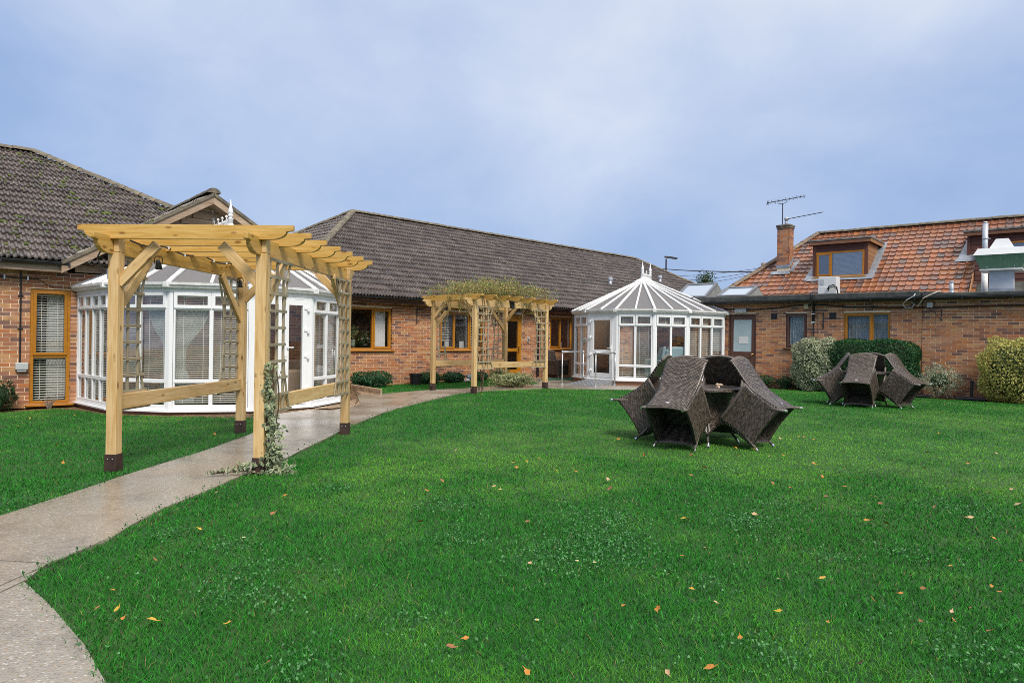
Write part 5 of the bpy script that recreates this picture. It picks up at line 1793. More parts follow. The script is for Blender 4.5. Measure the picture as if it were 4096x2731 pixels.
def leaves(P, N, size, palette, weights, g, aspect=0.55, jit=0.25, rim=None, spread=0.9, fold=0.25, droop=0.0):
    """leaf blades at P facing roughly N; rim = colour of the edge of a variegated leaf"""
    n = len(P)
    d = unit(N * 0.35 + g.normal(0, spread, (n, 3)) + np.array([0, 0, 0.2 - droop]))
    w = unit(np.cross(d, N + g.normal(0, 0.5, (n, 3))))
    up = np.cross(w, d)
    L = size * g.uniform(0.6, 1.25, (n, 1))
    Wd = L * aspect
    pal = np.array(palette)
    base = pal[g.choice(len(pal), n, p=np.array(weights) / sum(weights))] * (1 + g.uniform(-jit, jit, (n, 1)))
    if rim is None:
        V = np.stack([P - d * L * .5, P + w * Wd * .5 + up * Wd * fold, P + d * L * .5, P - w * Wd * .5 + up * Wd * fold], 1)
        C = np.repeat(base[:, None], 4, 1)
        k = np.arange(n)[:, None] * 4
        F = [np.concatenate([k + np.array([[0, 1, 2, 3]])], 0)]
        return V.reshape(-1, 3), F, C.reshape(-1, 3)
    V = np.stack([P - d * L * .5, P - d * L * .1 + w * Wd * .5, P + d * L * .5, P - d * L * .1 - w * Wd * .5, P - up * Wd * 0.12], 1)
    r = np.array(rim) * (1 + g.uniform(-jit, jit, (n, 1)))
    C = np.stack([base, r, r, r, base], 1)
    k = np.arange(n)[:, None] * 5
    F = [np.concatenate([k + np.array([q]) for q in ((0, 1, 4), (1, 2, 4), (2, 3, 4), (3, 0, 4))], 0)]
    return V.reshape(-1, 3), F, C.reshape(-1, 3)

def merge(parts):
    V, F, C, o = [], {}, [], 0
    for v, fs, c in parts:
        for f in fs:
            F.setdefault(f.shape[1], []).append(f + o)
        V.append(v); C.append(c); o += len(v)
    return np.concatenate(V), [np.concatenate(x) for x in F.values()], np.concatenate(C)

def blob(n, half, g, power=2.6, lump=0.12, fr=2.3, depth=0.10, zmin=0.0, seed=0):
    """points near the surface of a clipped, slightly lumpy shrub; half sizes; base at z=0"""
    D = unit(g.normal(0, 1, (n, 3)))
    h = np.array(half)
    r = 1.0 / np.power((np.abs(D) ** power).sum(1), 1 / power)
    S = D * r[:, None]
    ph = np.array([1.3, 4.1, 2.2]) + seed
    lum = 1 + lump * (np.sin(S[:, 0] * fr * 2.1 + ph[0]) * np.sin(S[:, 1] * fr * 1.9 + ph[1]) + 0.6 * np.sin(S[:, 2] * fr * 3.0 + S[:, 0] * fr * 2.6 + ph[2]))
    dep = 1 - np.abs(g.normal(0, depth, n))
    P = S * (lum * dep)[:, None] * h
    P[:, 2] += h[2]
    P[:, 2] = np.maximum(P[:, 2], zmin + g.uniform(0, 0.03, n))
    N = unit(D / h)
    return P, N

TWIG = simple('twigs', (0.06, 0.042, 0.025), (0.10, 0.07, 0.04), 20, 0.9)
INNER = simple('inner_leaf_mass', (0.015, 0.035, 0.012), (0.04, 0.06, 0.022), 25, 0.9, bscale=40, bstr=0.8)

def shrub(name, label, cat, loc, half, n, size, palette, weights, g, group=None, rim=None, power=2.6, lump=0.12, aspect=0.55, fr=2.3, depth=0.10, stems=7, rz=0.0, spread=0.9, extra=None, seed=0, core=0.78):
    t = thing(name, label, cat, loc, rz, group)
    P, N = blob(n, half, g, power, lump, fr, depth, seed=seed)
    V, F, C = leaves(P, N, size, palette, weights, g, aspect, rim=rim, spread=spread)
    parts = [(V, F, C)]
    if extra is not None:
        parts.append(extra)
    V, F, C = merge(parts)
    me = mesh_np('foliage', V, F, C, LEAF)
    add_obj('foliage', me, t)['kind'] = 'stuff'
    b = MB()
    for k in range(stems):
        a = g.uniform(0, 6.28)
        e = Vector((half[0] * 0.7 * math.cos(a), half[1] * 0.7 * math.sin(a), half[2] * g.uniform(1.0, 1.7)))
        b.tube([(0.04 * math.cos(a), 0.04 * math.sin(a), -0.02), tuple(e * 0.5 + Vector((0, 0, 0.05))), tuple(e)], [0.014, 0.009, 0.004], 5)
    b.build('branches', TWIG, t, kind='stuff')
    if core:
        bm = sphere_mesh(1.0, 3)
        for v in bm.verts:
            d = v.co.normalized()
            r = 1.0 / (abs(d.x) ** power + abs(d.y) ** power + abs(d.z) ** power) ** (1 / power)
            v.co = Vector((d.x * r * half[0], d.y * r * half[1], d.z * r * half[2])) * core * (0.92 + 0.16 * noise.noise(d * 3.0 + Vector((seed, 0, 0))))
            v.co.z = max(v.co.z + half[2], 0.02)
        m2 = bpy.data.meshes.new('inner_core')
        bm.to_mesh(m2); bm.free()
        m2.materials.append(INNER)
        add_obj('inner_core', m2, t)  # solid dark green core standing in for the shrub's inner leaves
    return t
g = np.random.default_rng(21)
GREEN_D = [(0.020, 0.085, 0.030), (0.035, 0.12, 0.038), (0.06, 0.165, 0.045), (0.015, 0.06, 0.025)]
rzR = R(FR.deg)
def rloc(x, y, z=0.0): return FR.w(x, y, z)
# hedge pair, golden shrub and pale shrub by the right wall
shrub('variegated_shrub', 'clipped cream and green variegated shrub at the left end of the dark hedge', 'shrub', (8.24, 18.46, 0.0), (0.60, 0.46, 0.70), 14000, 0.055, [(0.10, 0.17, 0.07), (0.16, 0.23, 0.11), (0.06, 0.11, 0.05)], [4, 3, 2], g, rim=(0.66, 0.65, 0.45), power=3.4, lump=0.10, rz=rzR, aspect=0.6, seed=1)
tips, nt_ = blob(1500, (1.02, 0.42, 0.69), g, 5.0, 0.03)
sel = tips[:, 2] > 1.25
ex = leaves(tips[sel], nt_[sel], 0.06, [(0.20, 0.30, 0.05), (0.14, 0.24, 0.05)], [1, 1], g, 0.35)
shrub('clipped_hedge', 'dark green clipped hedge under the orange framed window', 'hedge', (9.26, 17.62, 0.0), (1.06, 0.44, 0.69), 30000, 0.062, GREEN_D, [4, 4, 1.5, 3], g, power=4.5, lump=0.05, depth=0.05, rz=rzR, aspect=0.34, core=0.9, extra=ex, seed=2)
shrub('golden_shrub', 'golden yellow variegated shrub clipped square against the right wall', 'shrub', (11.55, 15.52, 0.0), (0.76, 0.55, 0.72), 13000, 0.055, [(0.07, 0.13, 0.03), (0.12, 0.19, 0.03), (0.30, 0.31, 0.05)], [4, 3, 2.5], g, rim=(0.80, 0.70, 0.22), power=3.6, lump=0.10, rz=rzR, aspect=0.5, seed=3)
shrub('pale_shrub', 'small loose pale grey green shrub by the wall between the two black parasol bases', 'shrub', (10.42, 16.62, 0.0), (0.50, 0.36, 0.42), 3600, 0.036, [(0.22, 0.29, 0.17), (0.30, 0.36, 0.22), (0.14, 0.20, 0.10)], [3, 3, 2], g, rim=(0.50, 0.54, 0.40), power=1.75, lump=0.24, fr=3.6, depth=0.22, rz=rzR, seed=4, core=0.45)
for k, (dx, hx, hz) in enumerate(((0.0, 0.33, 0.17), (0.62, 0.22, 0.16), (1.05, 0.17, 0.11))):
    x, y, _ = rloc(0.28 + dx, -0.33)
    lab = ['low dark green plant right beside the brown door', 'low dark green plant, middle one of three along the wall right of the brown door', 'smallest low dark green plant between the brown door and the variegated shrub'][k]
    shrub('low_plant', lab, 'plant', (x, y, 0.0), (hx, 0.20, hz), 900, 0.05, GREEN_D, [3, 4, 2, 2], g, 'low plants right of the brown door', aspect=0.5, lump=0.2, rz=rzR, stems=3, seed=5 + k, core=0.6)
# shrubs along the middle building
def cloc(x, y, z=0.0):
    p = FC.w(x, y)
    return (p[0], p[1], gz(p[0]) + z)
rzC = R(FC.deg)
mid = [(-1.35, -0.40, 0.60, 0.36, 0.20, 'largest dark green mound of leaves under the first oak window by the big pergola'),
       (0.62, -0.36, 0.36, 0.26, 0.155, 'dark green mound of leaves just right of the black plant pot'),
       (1.52, -0.36, 0.36, 0.26, 0.14, 'dark green mound of leaves left of the duck ornament'),
       (2.62, -0.30, 0.30, 0.22, 0.13, 'dark green mound of leaves right of the duck ornament')]
for k, (x, y, hx, hy, hz, lab) in enumerate(mid):
    shrub('leafy_mound', lab, 'shrub', cloc(x, y), (hx, hy, hz), 2600 if k == 0 else 1500, 0.06, [(0.025, 0.10, 0.04), (0.04, 0.14, 0.055), (0.015, 0.065, 0.03)], [3, 3, 2], g, 'green mounds along the middle building', aspect=0.42, lump=0.14, rz=rzC, stems=4, seed=10 + k, core=0.7)
fl_ = leaves(np.array([[g.uniform(-.4, .4), g.uniform(-.2, .1), g.uniform(.18, .42)] for _ in range(60)]), np.tile([0, -1, 0.3], (60, 1)), 0.035, [(0.6, 0.10, 0.12), (0.65, 0.45, 0.1), (0.5, 0.18, 0.25)], [1, 1, 1], g, 0.9)
shrub('border_plant', 'loose light green border plant with small flowers beside the oak garden door', 'plant', cloc(3.45, -0.30), (0.42, 0.26, 0.20), 1300, 0.045, [(0.08, 0.15, 0.05), (0.14, 0.19, 0.07), (0.05, 0.10, 0.04)], [3, 2, 2], g, aspect=0.4, lump=0.25, depth=0.2, rz=rzC, stems=5, seed=16, core=0.5, extra=fl_)
p = ploc(perg2, -0.30, 0.98, 0)
shrub('variegated_mound', 'spreading cream and green mound of leaves at the foot of the planted pergola', 'shrub', (0.02, 18.25, 0), (0.62, 0.5, 0.19), 3400, 0.05, [(0.07, 0.14, 0.06), (0.11, 0.18, 0.08)], [2, 1], g, rim=(0.60, 0.58, 0.30), power=2.0, lump=0.24, fr=3.2, depth=0.2, seed=18, core=0.6)
# bushes at the left wall
x, y, _ = FL.w(-0.25, -0.28)
ne = 1800
shrub('needle_bush', 'small dark conifer bush at the foot of the left wall', 'shrub', (x, y, gz(x)), (0.34, 0.30, 0.26), ne, 0.085, [(0.02, 0.065, 0.02), (0.04, 0.10, 0.03), (0.015, 0.045, 0.02)], [3, 2, 2], g, aspect=0.14, lump=0.14, rz=R(41), spread=0.5, seed=20, core=0.7)
x, y, _ = FL.w(0.55, -0.35)
dead = thing('dry_lavender', 'small dry twiggy plant in front of the tall oak window', 'plant', (x, y, gz(x)))
b = MB()
for k in range(46):
    a, l = g.uniform(0, 6.28), g.uniform(0.10, 0.24)
    tl = g.uniform(0.3, 1.0)
    b.tube([(0.03 * math.cos(a), 0.03 * math.sin(a), 0), (l * tl * 0.5 * math.cos(a), l * tl * 0.5 * math.sin(a), l * 0.6), (l * tl * math.cos(a) * 1.2, l * tl * 0.8 * math.sin(a), l)], [0.003, 0.0025, 0.002], 4)
b.build('stems', simple('dry_stem', (0.24, 0.19, 0.15), (0.33, 0.28, 0.23), 30, 0.9), dead, kind='stuff')

# ivy on the front right post of the large pergola
iv = thing('ivy', 'variegated ivy climbing the front right post of the large pergola', 'ivy', ploc(perg1, 0.76, -1.34, 0))
pts = []
for k in range(720):
    h = g.random() ** 2.4
    z = 1.05 * h
    wdt = 0.03 + 0.13 * max(0, 1 - z / 0.5) + 0.03 * math.sin(z * 9 + 1) ** 2 + (0.05 if 0.9 < z < 1.0 else 0)
    pts.append((0.045 + 0.03 * math.sin(z * 5) + wdt * g.normal(0, 0.55), -0.0 + 0.07 * g.normal(0, 0.6), z))
for k in range(60):                       # trailing along the ground to the left
    s = g.random()
    pts.append((-0.08 - 0.36 * s + g.normal(0, 0.03), -0.10 - 0.10 * s + g.normal(0, 0.03), 0.04 + 0.12 * (1 - s) * g.random()))
P = np.array(pts)
N = unit(np.stack([P[:, 0], P[:, 1] - 0.25, 0.25 + 0 * P[:, 2]], 1))
V, F, C = leaves(P, N, 0.052, [(0.07, 0.13, 0.06), (0.05, 0.10, 0.05), (0.12, 0.18, 0.09)], [3, 2, 2], g, 0.85, rim=(0.50, 0.52, 0.32), spread=0.55)
add_obj('ivy_leaves', mesh_np('ivy_leaves', V, F, C, LEAF), iv)['kind'] = 'stuff'
b = MB()
for dx in (0.0, 0.04, 0.09):
    b.tube([(dx + 0.03 * math.sin(z * 6 + dx * 40), 0.0, z) for z in [0.08 * k for k in range(13)]], 0.006, 5)
b.tube([(0.0, -0.05, 0.02), (-0.2, -0.14, 0.05), (-0.42, -0.2, 0.03)], 0.006, 5)
b.build('ivy_stems', TWIG, iv, kind='stuff')

# climber sprawling over the second pergola
cb2 = thing('climbing_plant', 'thin yellowing climber sprawling over the top of the planted pergola', 'climber', (perg2.location.x, perg2.location.y, 0), perg2.rotation_euler.z)
b = MB()
P = []
for k in range(420):
    x0_, y0_ = g.uniform(-0.95, 0.85), g.uniform(-1.35, 1.25)
    ctr = math.exp(-((x0_ + 0.1) / 0.8) ** 2 - ((y0_ + 0.1) / 1.0) ** 2)
    lp_ = 0.5 + 0.5 * math.sin(x0_ * 5 + 1.7) * math.sin(y0_ * 4.1 + 0.6)
    if g.random() > 0.35 + 0.65 * lp_: continue
    z0_ = 2.33 + 0.09 * g.random() + (0.10 + 0.32 * ctr * lp_) * g.random()
    a = g.uniform(0, 6.28)
    L = g.uniform(0.25, 0.7)
    q = [(x0_ + math.cos(a) * L * s + 0.04 * math.sin(7 * s + k), y0_ + math.sin(a) * L * s + 0.04 * math.cos(6 * s + k), z0_ + 0.16 * math.sin(math.pi * s) * g.random() - 0.10 * s * s) for s in (0, .25, .5, .75, 1)]
    q = [(min(max(p[0], -1.05), 1.0), min(max(p[1], -1.5), 1.5), max(p[2], 2.31)) for p in q]
    b.tube(q, 0.0035, 4)
    for p in q:
        for _ in range(7):
            P.append((p[0] + g.normal(0, .05), p[1] + g.normal(0, .05), p[2] + abs(g.normal(0, .05))))
for k in range(44):                        # shoots standing up
    x0_, y0_ = g.uniform(-0.3, 0.55), g.uniform(-0.6, 0.7)
    h = g.uniform(0.12, 0.46) * math.exp(-((x0_ - 0.1) / 0.7) ** 2)
    q = [(x0_ + 0.05 * s * math.sin(k), y0_ + 0.05 * s, 2.42 + h * s) for s in (0, .5, 1)]
    b.tube(q, 0.0035, 4)
    for p in q:
        for _ in range(12):
            P.append((p[0] + g.normal(0, .04), p[1] + g.normal(0, .04), p[2] + g.normal(0, .05)))
for (x0_, y0_, ln) in ((0.72, -0.6, 0.5), (0.76, 0.3, 0.75), (0.70, 0.65, 0.45), (-0.1, -1.42, 0.35), (0.3, -1.45, 0.5), (0.45, 1.3, 0.8), (0.5, -1.42, 0.7)):
    for r_ in range(3):
        q = [(x0_ + 0.06 * math.sin(3 * s + r_) + 0.05 * r_, y0_ + 0.05 * math.cos(4 * s + r_), 2.36 - ln * s * (0.6 + 0.2 * r_)) for s in (0, .25, .5, .75, 1)]
        b.tube(q, 0.003, 4)
        for p in q:
            for _ in range(7):
                P.append((p[0] + g.normal(0, .035), p[1] + g.normal(0, .035), p[2] + g.normal(0, .05)))
b.build('vines', simple('vine', (0.16, 0.10, 0.06), (0.26, 0.17, 0.10), 20, 0.9), cb2, kind='stuff')
P = np.array(P)
V, F, C = leaves(P, np.tile([0.1, -0.3, 0.8], (len(P), 1)), 0.046, [(0.34, 0.33, 0.08), (0.42, 0.37, 0.12), (0.20, 0.28, 0.08), (0.42, 0.26, 0.12), (0.12, 0.22, 0.08)], [3, 3, 2.5, 2, 1.5], g, 0.45)
add_obj('foliage', mesh_np('foliage', V, F, C, LEAF), cb2)['kind'] = 'stuff'
b = MB()
for k in range(6):                         # woody stems twining up the trellis by the front right post
    ph = k * 1.1
    b.tube([(0.69 + 0.05 * math.sin(z * (2.2 + 0.3 * k) + ph), -1.16 + 0.10 * math.sin(z * (1.7 + 0.2 * k) + ph * 2) + 0.03 * k, z) for z in [0.05 + 2.3 * j / 16 for j in range(17)]] if k else
           [(0.82, -1.22, 0.0), (0.80, -1.12, 0.25), (0.76, -1.05, 0.5), (0.72, -1.12, 0.8), (0.70, -1.1, 1.1)], 0.011 if k < 2 else 0.007, 6)
b.build('stems', TWIG, cb2, kind='stuff')

# tree far behind the roofs
def tree(label, loc, h, rad, n, seed, pal):
    t = thing('tree', label, 'tree', loc)
    gg = np.random.default_rng(seed)
    MB().tube([(0, 0, 0), (0.05, 0, h * 0.35), (0, 0.05, h * 0.7), (0, 0, h * 0.97)], [rad * 0.10, rad * 0.08, rad * 0.05, 0.02], 8).build('trunk', TWIG, t)
    b = MB()
    P, N = [], []
    for k in range(70):
        z = h * gg.uniform(0.28, 0.98)
        a = gg.uniform(0, 6.28)
        r = rad * (1 - (z / h - 0.28) / 0.8) ** 0.8 * gg.uniform(0.6, 1.1)
        e = Vector((r * math.cos(a), r * math.sin(a), z + r * 0.35))
        b.tube([(0, 0, z), tuple((Vector((0, 0, z)) + e) / 2 + Vector((0, 0, -0.05 * r))), tuple(e)], [0.035, 0.02, 0.008], 4)
        m = n // 70
        s = gg.uniform(0.25, 1.05, m)
        c = np.stack([e.x * s, e.y * s, z + (e.z - z) * s], 1) + gg.normal(0, 0.16 * rad, (m, 3))
        P.append(c); N.append(np.tile([math.cos(a), math.sin(a), 0.5], (m, 1)))
    b.build('branches', TWIG, t, kind='stuff')
    V, F, C = leaves(np.concatenate(P), np.concatenate(N), 0.17, pal, [1] * len(pal), gg, 0.6)
    add_obj('crown', mesh_np('crown', V, F, C, LEAF), t)['kind'] = 'stuff'
    return t
tree('dark leafy tree beyond the roofs, seen over the rooflights', (17.2, 61.0, 0), 7.2, 1.9, 3000, 3, [(0.05, 0.10, 0.03), (0.035, 0.075, 0.03), (0.08, 0.12, 0.035)])
tree('small tree tip just showing over the small conservatory roof', (14.6, 60.0, 0), 5.6, 0.8, 700, 4, [(0.05, 0.10, 0.03), (0.10, 0.13, 0.04)])

# ================================================================ lawns
def pip(X, Y, poly):
    ins = np.zeros(len(X), bool)
    n = len(poly)
    for i in range(n):
        x0, y0 = poly[i]; x1, y1 = poly[(i + 1) % n]
        c = ((y0 > Y) != (y1 > Y))
        xi = (x1 - x0) * (Y - y0) / ((y1 - y0) if abs(y1 - y0) > 1e-9 else 1e-9) + x0
        ins ^= c & (X < xi)
    return ins

main_px = [(425, 2731), (340, 2580), (213, 2431), (125, 2350), (100, 2325), (188, 2254), (310, 2210), (431, 2160), (525, 2099), (663, 2027), (807, 1972), (918, 1922), (1155, 1828), (1216, 1795), (1300, 1756), (1420, 1696), (1534, 1652), (1584, 1635), (1737, 1597), (1844, 1572), (1960, 1562), (2184, 1552), (2400, 1557), (2591, 1559), (2750, 1557), (2880, 1549), (3026, 1550), (3286, 1565), (3653, 1588), (4096, 1615)]
lawn_main = [G(*p) for p in main_px] + [(16.5, 11.5), (18.0, 0.8), (-1.1, 0.8)]
lawn_left = [G(*p) for p in [(0, 2059), (276, 1971), (486, 1901), (608, 1863), (818, 1799), (995, 1736), (1026, 1722), (1010, 1668), (668, 1662), (423, 1657), (330, 1640), (240, 1632), (0, 1648)]] + [(-12.0, 9.0), (-12.0, 2.0), (-7.4, 3.2)]
lawn_strip = [G(*p) for p in [(1430, 1557), (1526, 1573), (1729, 1557), (1859, 1552), (1985, 1540), (2155, 1534), (2085, 1513), (2040, 1513), (1800, 1522), (1606, 1532), (1450, 1541)]]
TURF = simple('turf', (0.016, 0.075, 0.014), (0.045, 0.085, 0.022), 6, 0.95, coords='Generated', lo=0.4, hi=0.7)

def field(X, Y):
    """slow drift of vigour and painted tone over the grass: 0 lush and dark, 1 thin and yellowish"""
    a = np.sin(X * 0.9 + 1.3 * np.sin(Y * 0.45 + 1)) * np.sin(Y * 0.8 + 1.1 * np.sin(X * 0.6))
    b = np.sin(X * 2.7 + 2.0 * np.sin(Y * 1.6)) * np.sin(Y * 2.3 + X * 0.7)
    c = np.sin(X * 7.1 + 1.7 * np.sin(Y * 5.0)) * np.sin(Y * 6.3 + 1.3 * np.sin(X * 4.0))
    worn_tone = 0.55 * np.exp(-((X - 4.2) / 3.2) ** 2 - ((Y - 8.2) / 2.6) ** 2) + 0.35 * np.exp(-((X - 0.5) / 1.6) ** 2 - ((Y - 8.5) / 1.8) ** 2) + 0.35 * np.exp(-((X - 8) / 4) ** 2 - ((Y - 11) / 2) ** 2)  # paler, yellower middle lawn; lens darkening of the near edge is put into colour
    return 0.30 + 0.30 * a + 0.26 * b + 0.20 * c + worn_tone

def grass(poly, X, Y, g, hmul=1.0):
    keep = pip(X + g.normal(0, 0.026, len(X)), Y + g.normal(0, 0.026, len(X)), poly)
    X, Y = X[keep], Y[keep]
    n = len(X)
    r = np.hypot(X, Y)
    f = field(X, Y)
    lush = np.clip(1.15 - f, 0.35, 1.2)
    hgt = g.uniform(0.010, 0.032, n) * hmul * (0.55 + 0.6 * lush)
    wid = 0.0019 + 0.00050 * r
    a = g.uniform(0, 2 * np.pi, n)
    dx, dy = np.cos(a), np.sin(a)
    lean = g.uniform(0.3, 1.7, n) * hgt
    b = g.uniform(0, 2 * np.pi, n)
    lx, ly = np.cos(b) * lean, np.sin(b) * lean
    z0 = 0.0115 * np.minimum(0, X + 0.5) - 0.012
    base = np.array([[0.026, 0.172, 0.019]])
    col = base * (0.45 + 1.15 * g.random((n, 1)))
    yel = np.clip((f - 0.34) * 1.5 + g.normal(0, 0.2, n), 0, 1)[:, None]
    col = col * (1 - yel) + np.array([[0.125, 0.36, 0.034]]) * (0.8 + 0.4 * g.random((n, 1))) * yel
    dry = g.random(n) < 0.012
    col[dry] = np.array([0.26, 0.22, 0.09])
    pale = g.random(n) < 0.06
    col[pale] = col[pale] * 1.7
    near = r < 7.5
    out = []
    k = np.where(near)[0]
    z = np.zeros(len(k))
    W, H = wid[k], hgt[k]
    v = np.stack([np.stack([X[k] - dx[k] * W / 2, Y[k] - dy[k] * W / 2, z0[k]], 1), np.stack([X[k] + dx[k] * W / 2, Y[k] + dy[k] * W / 2, z0[k]], 1),
                  np.stack([X[k] + lx[k] * .35 + dx[k] * W * .4, Y[k] + ly[k] * .35 + dy[k] * W * .4, z0[k] + H * .62], 1), np.stack([X[k] + lx[k] * .35 - dx[k] * W * .4, Y[k] + ly[k] * .35 - dy[k] * W * .4, z0[k] + H * .62], 1),
                  np.stack([X[k] + lx[k], Y[k] + ly[k], z0[k] + H], 1)], 1)
    i = np.arange(len(k))[:, None] * 5
    out.append((v.reshape(-1, 3), [i + np.array([[0, 1, 2, 3]]), i + np.array([[3, 2, 4]])], np.repeat(col[k], 5, 0)))
    k = np.where(~near)[0]
    W, H = wid[k], hgt[k]
    v = np.stack([np.stack([X[k] - dx[k] * W / 2, Y[k] - dy[k] * W / 2, z0[k]], 1), np.stack([X[k] + dx[k] * W / 2, Y[k] + dy[k] * W / 2, z0[k]], 1), np.stack([X[k] + lx[k] * .8, Y[k] + ly[k] * .8, z0[k] + H], 1)], 1)
    i = np.arange(len(k))[:, None] * 3
    out.append((v.reshape(-1, 3), [i + np.array([[0, 1, 2]])], np.repeat(col[k], 3, 0)))
    return merge([o for o in out if len(o[0])])

sheet('rear_lawn', rear, -0.012, TURF)  # unseen turf behind the camera, added so the panes reflect green
NB = 1150000
gg = np.random.default_rng(77)
rmin, rmax = 1.7, 27.0
e = 0.75
rr_ = (rmin ** e + gg.random(NB) * (rmax ** e - rmin ** e)) ** (1 / e)
th_ = gg.uniform(-0.90, 0.90, NB)
GX, GY = rr_ * np.sin(th_), rr_ * np.cos(th_)
for poly, nm in ((lawn_main, 'main'), (lawn_left, 'left'), (lawn_strip, 'strip')):
    s_ = sheet('lawn', poly, -0.012, TURF)
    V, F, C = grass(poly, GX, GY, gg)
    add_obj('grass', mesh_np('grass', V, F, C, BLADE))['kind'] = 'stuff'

# ground-cover weeds in the lawn: small broad leaves in patches
P = []
def crop5(x, y): return (1600 + x / 1.68, 1800 + y / 1.68)
def crop6(x, y): return (2900 + x / 1.521, 1700 + y / 1.521)
def cropL(x, y): return (x / 1.8816, 1900 + y / 1.8816)
patches = [(crop5(1250, 640), .34), (crop5(970, 745), .30), (crop5(1500, 735), .26), (crop5(1480, 620), .22), (crop5(290, 375), .26), (crop5(390, 605), .24), (crop5(70, 1160), .12), (crop5(2290, 490), .25),
           (crop5(2100, 920), .12), (crop5(1400, 480), .35), (crop6(130, 590), .22), (crop6(1420, 520), .25), (crop6(1130, 795), .16), (crop6(640, 815), .14), (crop6(340, 500), .2), (cropL(1760, 550), .2), (cropL(1290, 450), .14),
           (cropL(1680, 950), .16), (cropL(2100, 930), .14), (cropL(2250, 1480), .2), (cropL(1950, 760), .3), (crop6(300, 1400), .2), (crop6(1500, 1400), .25), ((1310, 1960), .2), ((2900, 1880), .3), ((520, 1850), .14), ((700, 1838), .16), ((330, 1950), .2), ((120, 2010), .2)]
for (uv, rad) in patches:
    x, y = G(*uv)
    m = int(260 * (rad / 0.25) ** 2) + 40
    d = gg.normal(0, rad * 0.55, (m, 2))
    q = np.stack([x + d[:, 0], y + d[:, 1] * 1.1, 0.012 + 0.018 * gg.random(m)], 1)
    P.append(q)
for px_, py_ in zip(gg.uniform(300, 4000, 120), gg.uniform(1750, 2725, 120)):
    x, y = G(px_, py_)
    if pip(np.array([x]), np.array([y]), lawn_main)[0]:
        P.append(np.stack([x + gg.normal(0, .05, 9), y + gg.normal(0, .05, 9), 0.012 + 0.014 * gg.random(9)], 1))
P = np.concatenate(P)
P[:, 2] += 0.0115 * np.minimum(0, P[:, 0] + 0.5)
V, F, C = leaves(P, np.tile([0, 0, 1.0], (len(P), 1)), 0.0165, [(0.07, 0.23, 0.065), (0.115, 0.28, 0.11), (0.04, 0.16, 0.045)], [2, 1.5, 1], gg, 0.7, spread=0.5)
V[:, 2] = np.maximum(V[:, 2], 0.0)
add_obj('lawn_weeds', mesh_np('lawn_weeds', V, F, C, LEAF))['kind'] = 'stuff'
# rough growth along the path edges
P = []
for lst in (PATH_L, PATH_R):
    for (a, b2) in zip(lst, lst[1:]):
        p0, p1 = G(*a), G(*b2)
        n_ = int(math.hypot(p1[0] - p0[0], p1[1] - p0[1]) * (60 if lst is PATH_L else 14))
        for _ in range(n_):
            s = gg.random()
            P.append((p0[0] + (p1[0] - p0[0]) * s + gg.normal(0, .025), p0[1] + (p1[1] - p0[1]) * s + gg.normal(0, .025), gz(p0[0]) + 0.012 + 0.02 * gg.random()))
P = np.array(P)
V, F, C = leaves(P, np.tile([0, 0, 1.0], (len(P), 1)), 0.024, [(0.05, 0.15, 0.045), (0.08, 0.19, 0.06), (0.035, 0.11, 0.035)], [2, 1, 2], gg, 0.6, spread=0.5)
add_obj('edge_weeds', mesh_np('edge_weeds', V, F, C, LEAF))['kind'] = 'stuff'
# ================================================================ small things
XZ = Matrix(((0, 1, 0, 0), (1, 0, 0, 0), (0, 0, 1, 0), (0, 0, 0, 1)))   # prism outline in YZ, extruded along X
rzL = R(FL.deg)
def at(F, x, y, z=0.0): return F.w(x, y, z)

# black plant pot by the middle wall
p = cloc(0.10, -0.38)
pot = thing('plant_pot', 'empty black plastic plant pot standing on the grass by the middle wall', 'plant pot', p)
MB().lathe([(0.10, 0), (0.135, 0.0), (0.16, 0.26), (0.17, 0.262), (0.17, 0.30), (0.155, 0.30), (0.15, 0.26), (0.02, 0.25)], 24).build('pot_body', BLACK, pot, smooth=False)
MB().lathe([(0.152, 0.24), (0.10, 0.255), (0.01, 0.26)], 20).build('compost', SOIL, pot)

# duck ornament
p = cloc(2.02, -0.55)
dk = thing('duck_ornament', 'duck shaped garden ornament with blue and white body in front of the middle wall', 'ornament', p, R(20))
bm = sphere_mesh(1.0, 3)
for v in bm.verts:
    c = v.co
    c.x *= 0.13 + 0.0 * c.x
    c.y *= 0.09
    c.z *= 0.11
    c.z += 0.12 + 0.25 * max(0, c.x + 0.02) + (0.05 if c.x < -0.09 else 0)
me = bpy.data.meshes.new('body'); bm.to_mesh(me); bm.free()
me.materials.append(simple('blue_glaze', (0.05, 0.22, 0.34), (0.32, 0.25, 0.16), 9, 0.3))
me.polygons.foreach_set('use_smooth', [True] * len(me.polygons))
add_obj('body', me, dk)
MB().tube([(0.06, 0, 0.16), (0.12, 0, 0.27), (0.145, 0, 0.36), (0.165, 0, 0.40)], [0.05, 0.033, 0.028, 0.035], 10).build('neck', simple('duck_neck', (0.10, 0.13, 0.11), (0.30, 0.22, 0.12), 14, 0.35), dk, smooth=True)
MB().lathe([(0.004, -0.045), (0.035, -0.03), (0.043, 0), (0.034, 0.03), (0.004, 0.045)], 12, (0.18, 0, 0.42)).build('head', simple('duck_head', (0.10, 0.08, 0.07), (0.22, 0.17, 0.12), 14, 0.35), dk, smooth=True)
MB().tube([(0.20, 0, 0.425), (0.25, 0, 0.445), (0.275, 0, 0.45)], [0.022, 0.014, 0.008], 8).build('beak', simple('duck_beak', (0.55, 0.26, 0.06), None, 5, 0.4), dk, smooth=True)
MB().lathe([(0.07, 0), (0.075, 0.02), (0.05, 0.05)], 14).build('base', CREAM, dk)
p = cloc(1.80, -0.62)
st = thing('stone_ornament', 'small pale stone ornament beside the duck', 'ornament', p)
bm = sphere_mesh(1, 2)
